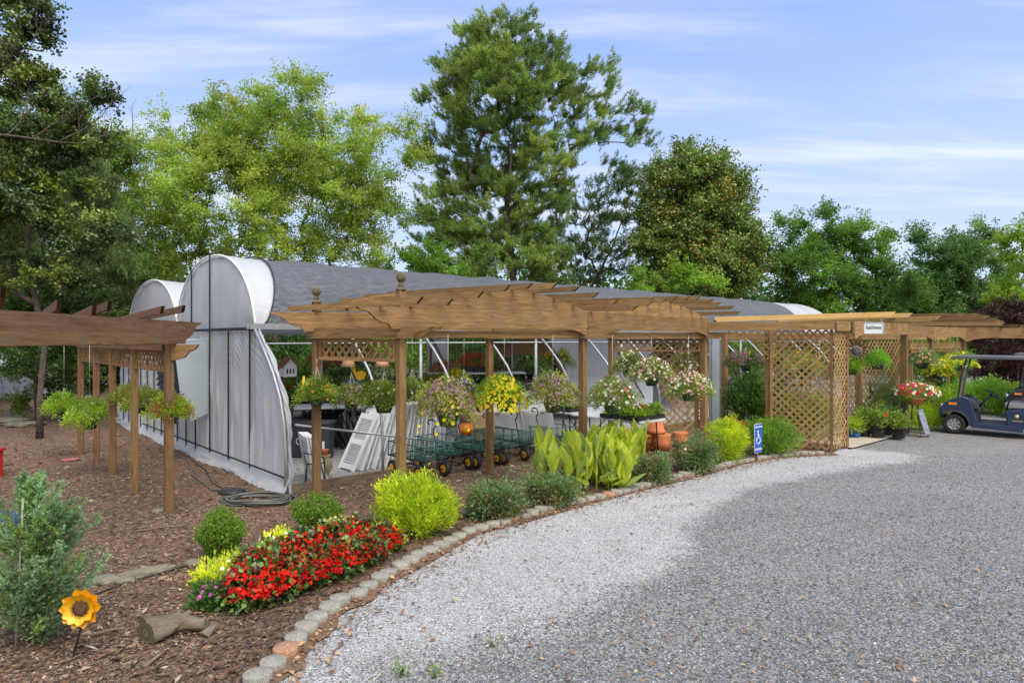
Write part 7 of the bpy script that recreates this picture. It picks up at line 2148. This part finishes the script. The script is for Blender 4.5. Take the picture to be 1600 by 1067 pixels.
    for x in (0, -1.68):
        for s in (-1, 1):
            mb = MB(); y = s * 0.44; r = 0.235
            mb.lathe([(r * 0.56, -0.085), (r * 0.8, -0.1), (r * 0.94, -0.09), (r, -0.06), (r, 0.06), (r * 0.94, 0.09), (r * 0.8, 0.1), (r * 0.56, 0.085)], (x, y, r), 28, axis=(0, 1, 0), cap=False); wh = mb.build('wheel', RUBBER, root)
            mb = MB(); mb.lathe([(r * 0.6, -0.07), (r * 0.6, 0.07), (r * 0.55, 0.088), (r * 0.48, 0.05), (0.0, 0.045)] if s > 0 else [(r * 0.6, 0.07), (r * 0.6, -0.07), (r * 0.55, -0.088), (r * 0.48, -0.05), (0.0, -0.045)], (x, y, r), 24, axis=(0, 1, 0)); mb.build('rim', plain('rim_metal', (0.45, 0.46, 0.48), 0.35, 0.7), wh)
            mb = MB()
            for k in range(7):
                a = k * 2 * math.pi / 7; d = V((math.cos(a), 0, math.sin(a)))
                mb.board(V((x, y + s * 0.066, r)) + d * 0.03, V((x, y + s * 0.07, r)) + d * r * 0.54, 0.03, 0.03, up=V((0, s, 0)), col=(1, 1, 1))
            mb.build('spokes', plain('spoke_metal', (0.5, 0.51, 0.52), 0.35, 0.7), wh)
    return root
cl = P(1491, 676, 15.35); cl.z = 0.012
fwd = V((-0.76, 0.65, 0)).normalized()
rzc = math.atan2(fwd.y, fwd.x)
lat = V((-fwd.y, fwd.x, 0))      # its left side, turned to the camera
cl = cl - lat * 0.44
golf_cart(cl, rzc, 'dark blue golf cart with a grey roof parked at the right edge')
c2 = P(1590, 640, 18.4); c2.z = 0.012
golf_cart(c2, rzc + 0.1, 'second dark golf cart, only its hood seen behind the blue one', paint=(0.02, 0.022, 0.03))

# ================================================================== LEFT FOREGROUND AND ODDS
def sunflower():
    b = G(112, 1034); c = P(125, 951, b.y - 0.02)
    root = thing('metal_sunflower', b, 'yellow-orange metal sunflower ornament on a thin stake beside the juniper', 'garden ornament')
    z = c.z; x = c.x - b.x
    mb = MB(); mb.tube([V((0, 0, 0)), V((x * 0.7, 0.02, z * 0.6)), V((x, 0.03, z))], 0.005, 6); mb.build('stake', DARKMET, root)
    nrm = V((0.15, -1, 0.12)).normalized(); ex = ZUP.cross(nrm).normalized() * -1; ey = ex.cross(nrm) * -1
    if ey.z < 0: ey = -ey
    o = V((x, 0, z))
    mb = MB()
    for ring, (n, r0, r1, w, tilt) in enumerate(((10, 0.04, 0.137, 0.082, 0.02), (9, 0.035, 0.108, 0.075, 0.04))):
        for k in range(n):
            a = 2 * math.pi * (k + 0.5 * ring) / n + random.uniform(-0.08, 0.08); d = ex * math.cos(a) + ey * math.sin(a); s = nrm.cross(d)
            vs, fs = [], []
            for i in range(5):
                t = i / 4; rr = r0 + (r1 - r0) * t; ww = w * (0.55, 0.9, 1.0, 0.72, 0.12)[i] / 2
                for q in (-1, 0, 1): vs.append(o + d * rr + s * (q * ww) + nrm * (tilt * t + 0.008 * abs(q) + 0.01 * ring))
            for i in range(4):
                for q in range(2): fs.append((i * 3 + q, i * 3 + q + 1, (i + 1) * 3 + q + 1, (i + 1) * 3 + q))
            kk = random.uniform(0.85, 1.1)
            mb.add(vs, fs, None, (0.8 * kk, (0.42 if ring else 0.36) * kk, 0.01), smooth=True)
    m, nt, n2, l2, b2 = nodes_of('enamel_petal'); l2.new(attr(nt, 'col').outputs['Color'], b2.inputs['Base Color']); b2.inputs['Roughness'].default_value = 0.35; b2.inputs['Metallic'].default_value = 0.15
    mb.build('petals', m, root)
    mb = MB(); mb.lathe([(0.062, 0.0), (0.06, 0.02), (0.03, 0.03), (0, 0.031)], o, 22, axis=nrm)
    for k in range(80):
        a = k * 2.4; r = 0.062 * math.sqrt(k / 80)
        p = o + (ex * math.cos(a) + ey * math.sin(a)) * r + nrm * 0.026
        mb.tube([p, p + nrm * 0.014], 0.0024, 4)
    mb.build('seed_head', plain('rusty_seed', (0.16, 0.08, 0.04), 0.7, 0.3, 0.5, 60), root)
sunflower()
def log_pile():
    c = G(275, 992)
    root = thing('driftwood_stump', c, 'weathered grey stump with a sawn round face lying in the bark in front', 'log')
    mb = MB()
    def limb(p0, p1, r0, r1, seed):
        r_ = random.Random(seed); p0, p1 = V(p0), V(p1); d = (p1 - p0); n, m = 20, 9; vs, fs = [], []
        L = d.length; d.normalize(); e1 = d.cross(ZUP).normalized(); e2 = d.cross(e1)
        ph = [r_.uniform(0, 6) for _ in range(4)]
        for i in range(m + 1):
            t = i / m; r = r0 + (r1 - r0) * t
            for k in range(n):
                a = 2 * math.pi * k / n
                rr = r * (1 + 0.13 * math.sin(a * 3 + ph[0] + t * 2) + 0.09 * math.sin(a * 5 + ph[1] + t * 5) + 0.06 * math.sin(a * 9 + ph[2] + t * 9) + r_.uniform(-0.04, 0.04))
                vs.append(p0 + d * (L * t) + (e1 * math.cos(a) + e2 * math.sin(a)) * rr + ZUP * 0.03 * math.sin(t * 5 + ph[3]) * r0 * 4)
        for i in range(m):
            for k in range(n): fs.append((i * n + k, i * n + (k + 1) % n, (i + 1) * n + (k + 1) % n, (i + 1) * n + k))
        gc = [(((V(v) - p0).dot(d)) * 1.5 + seed, (V(v) - p0).dot(e1) * 2, (V(v) - p0).dot(e2) * 2) for v in vs]
        mb.add(vs, fs, gc, (1, 1, 1), smooth=True)
        for i, fl in ((0, True), (m, False)):
            q = p0 + d * (L * i / m); ring = vs[i * n:(i + 1) * n]; cen = sum((V(v) for v in ring), V((0, 0, 0))) / n
            vv = [cen] + [V(v) for v in ring]; ff = [(0, k + 1, (k + 1) % n + 1) for k in range(n)]
            mb.add(vv, ff, [((V(v) - cen).length * 6, 0.3, 0.3) for v in vv], (0.8, 0.88, 0.72))
    limb((-0.16, -0.2, 0.12), (0.0, 0.06, 0.13), 0.135, 0.1, 1)
    limb((0.0, 0.0, 0.12), (0.28, -0.02, 0.14), 0.085, 0.05, 5)
    limb((0.3, -0.1, 0.04), (0.36, 0.04, 0.1), 0.06, 0.03, 9)
    limb((-0.05, 0.06, 0.08), (0.06, 0.16, 0.17), 0.05, 0.03, 3)
    mb.v = [(x * 0.85, y * 0.85, z * 0.72) for x, y, z in mb.v]
    mb.build('wood', LOGW, root)
    mb = MB(); mb.tube([V((-0.1, -0.1, 0.02)), V((0.3, -0.2, 0.015)), V((0.42, -0.12, 0.02))], [0.016, 0.012, 0.006], 5); mb.build('broken_root', OLDWOOD, root)
log_pile()
def rock(name, px, py, size, label, group=None, seed=0, loc=None, cat='rock'):
    r_ = random.Random(seed); c = loc or G(px, py)
    mb = MB(); n, m = 14, 8; vs, fs = [], []
    for i in range(m + 1):
        ph = math.pi * i / m
        for k in range(n):
            a = 2 * math.pi * k / n
            j = 1 + 0.16 * math.sin(a * 2 + seed) + 0.1 * math.sin(a * 5 + ph * 3 + seed * 2) + r_.uniform(-0.05, 0.05)
            s = abs(math.sin(ph)) ** 0.6
            vs.append((size[0] * s * math.cos(a) * j, size[1] * s * math.sin(a) * j, size[2] * (0.6 - math.cos(ph) * 0.75)))
    for i in range(m):
        for k in range(n): fs.append((i * n + k, i * n + (k + 1) % n, (i + 1) * n + (k + 1) % n, (i + 1) * n + k))
    mb.add(vs, fs, smooth=False); o = mb.build(name, ROCK); o.location = (c.x, c.y, 0.01); o.rotation_euler = (0, 0, r_.uniform(-0.4, 0.4) + 0.4)
    tag(o, label, cat, group)
G1 = 'flat field stones lining the left bed'
rock('flat_stone', 225, 902, (0.24, 0.085, 0.06), 'longest flat field stone lining the left bed behind the drip hose', G1, 1)
rock('flat_stone', 160, 915, (0.13, 0.11, 0.06), 'pale pointed stone at the left end of the stone line, by the sunflower', G1, 2)
rock('flat_stone', 192, 912, (0.12, 0.07, 0.045), 'small flat stone between the pale pointed stone and the longest one', G1, 3)
rock('flat_stone', 302, 886, (0.09, 0.07, 0.05), 'small stone at the right end of the stone line, by the upright shrub', G1, 4)
rock('flat_stone', 252, 801, (0.14, 0.1, 0.04), 'grey flat stone at the foot of the nearest left pergola post', G1, 5)
rock('flat_stone', 732, 805, (0.11, 0.08, 0.05), 'dark stone between the golden shrub and the rose bush', G1, 6)
rock('flat_stone', 1018, 738, (0.14, 0.1, 0.05), 'tan stone in the bark behind the small rose bush', G1, 8)
rock('boulder', 12, 664, (0.6, 0.4, 0.14), 'mossy boulder at the far left edge under the trees', 'far stones under the left trees', 11)
rock('boulder', 40, 667, (0.45, 0.3, 0.1), 'flatter mossy boulder just right of the one at the far left edge', 'far stones under the left trees', 12)
mb = MB(); hp = [G(-40, 1000), G(60, 962), G(150, 934), G(200, 915), G(255, 900), G(310, 883), G(420, 862), G(520, 848), G(600, 836), G(650, 828), G(700, 818), G(752, 806)]
mb.tube([V((p.x, p.y, 0.04)) for p in hp], 0.0085, 6); tag(mb.build('drip_hose', HOSE, None, hp[0]), 'thin black drip hose running along the bed behind the red begonias', 'hose')
def coil():
    c = G(405, 787); mb = MB()
    pts = []
    for k in range(90):
        a = k * 0.42; r = 0.33 + 0.05 * math.sin(k * 0.9)
        pts.append(V((c.x + r * 1.45 * math.cos(a), c.y + r * 0.8 * math.sin(a) + 0.04 * math.sin(k * 0.3), 0.04 + 0.0007 * k + 0.008 * math.sin(k * 1.7))))
    tail = [G(330, 768), G(300, 745), G(296, 722), G(270, 712), G(250, 708)]
    mb.tube([V((p.x, p.y, 0.04)) for p in tail[::-1]] + pts + [V((-3.05, 9.3, 0.1)), V((-3.02, 9.38, 0.4)), V((-3.1, 9.45, 0.62))], 0.012, 6)
    tag(mb.build('coiled_hose', plain('grey_hose', (0.11, 0.12, 0.105), 0.5), None, c), 'grey garden hose coiled on the bark at the corner of the greenhouse', 'hose')
coil()
mb = MB(); hp = [G(300, 722), G(322, 738), G(332, 758), G(352, 768), G(400, 772), G(470, 768)]
mb.tube([V((p.x, p.y, 0.035)) for p in hp], 0.011, 6); tag(mb.build('loose_hose', HOSE, None, hp[0]), 'loose dark hose snaking from the end wall to the coiled hose', 'hose')
c = G(362, 772); mb = MB(); mb.lathe([(0.17, 0), (0.19, 0.03), (0.12, 0.045), (0.0, 0.04)], (0, 0, 0), 20); o = mb.build('rubber_lid', BLACKP); o.location = (c.x, c.y, 0.025); tag(o, 'flat black rubber lid beside the coiled hose', 'lid')
# painted benches cut by the left edge
def bench(c, rz, col, label, h=0.22, L=1.1, W=0.34):
    root = thing('painted_bench', c, label, 'bench', None, rz); m = plain('bench_paint', col, 0.5, 0, 0.15)
    for k in range(3):
        mb = MB(); mb.board((-L / 2, (k - 1) * W / 3, h), (L / 2, (k - 1) * W / 3, h), W / 3 - 0.008, 0.035, col=(1, 1, 1)); mb.build('plank', m, root)
    mb = MB(); mb.board((-L / 2, -W / 2 - 0.008, h - 0.03), (L / 2, -W / 2 - 0.008, h - 0.03), 0.02, 0.09, col=(1, 1, 1)); mb.build('apron', m, root)
    for x in (-L * 0.4, L * 0.4):
        mb = MB(); mb.board((x, 0, 0), (x, 0, h - 0.02), W * 0.85, 0.04, up=V((1, 0, 0)), col=(1, 1, 1)); mb.build('leg', m, root)
b = P(-25, 840, 7.3); bench(V((b.x - 0.1, b.y, 0.02)), 0.12, (0.012, 0.05, 0.26), 'low blue painted bench behind the juniper, cut by the left edge')
b = P(-30, 738, 10.4); bench(V((b.x, b.y, 0.02)), -0.5, (0.4, 0.012, 0.015), 'red painted bench end poking in at the left edge', h=0.45, L=0.5, W=0.5)
mb = MB(); c = G(110, 721); mb.lathe([(0.12, 0), (0.15, 0.015), (0.14, 0.015), (0.0, 0.006)], (0, 0, 0), 18); o = mb.build('plastic_plate', plain('pink_plastic', (0.5, 0.14, 0.16), 0.5)); o.location = (c.x, c.y, 0.03); tag(o, 'pink plastic plate lying on the bark between the left posts', 'plate')
# low plastic tunnel at the far left
def tunnel():
    c = V((-20.4, 22.0, 0))
    root = thing('plastic_tunnel', c, 'low white plastic tunnel glimpsed at the far left under the trees', 'greenhouse', None, 0.25)
    mb = MB(); n, m = 16, 14; vs, fs = [], []
    for i in range(m + 1):
        for k in range(n + 1):
            a = math.pi * k / n; vs.append((-6 + 9 * i / m, -2.2 * math.cos(a), 1.55 * math.sin(a) ** 0.7))
    for i in range(m):
        for k in range(n): fs.append((i * (n + 1) + k, i * (n + 1) + k + 1, (i + 1) * (n + 1) + k + 1, (i + 1) * (n + 1) + k))
    mb.add(vs, fs, smooth=True); mb.build('cover', POLYR, root)
    for i in range(7):
        mb = MB(); mb.tube([V((-6 + 1.5 * i, -2.23 * math.cos(math.pi * k / n), 1.57 * math.sin(math.pi * k / n) ** 0.7)) for k in range(n + 1)], 0.03, 6); mb.build('hoop', GALV, root)
    mb = MB(); mb.board((-6, -2.25, 0.1), (3, -2.25, 0.1), 0.05, 0.2); mb.build('base_board', OLDWOOD, root)
tunnel()

for (x0, y0, x1, y1, r, lb) in ((212, 836, 292, 827, 0.012, 'long fallen stick on the bark in front of the nearest left pergola post'), (142, 1002, 208, 990, 0.01, 'pale fallen stick between the metal sunflower and the grey stump'),
                                (225, 1052, 262, 1024, 0.014, 'dark fallen stick below the grey stump'), (262, 780, 300, 775, 0.009, 'short reddish stick behind the nearest left pergola post')):
    p0, p1 = G(x0, y0), G(x1, y1); mb = MB(); p0.z = p1.z = 0.045
    m_ = p0.lerp(p1, 0.5) + V((0.01, 0.02, 0.012)); mb.tube([p0, m_, p1], [r, r * 0.9, r * 0.5], 6)
    tag(mb.build('fallen_stick', OLDWOOD, None, p0), lb, 'stick', 'fallen sticks on the bark')
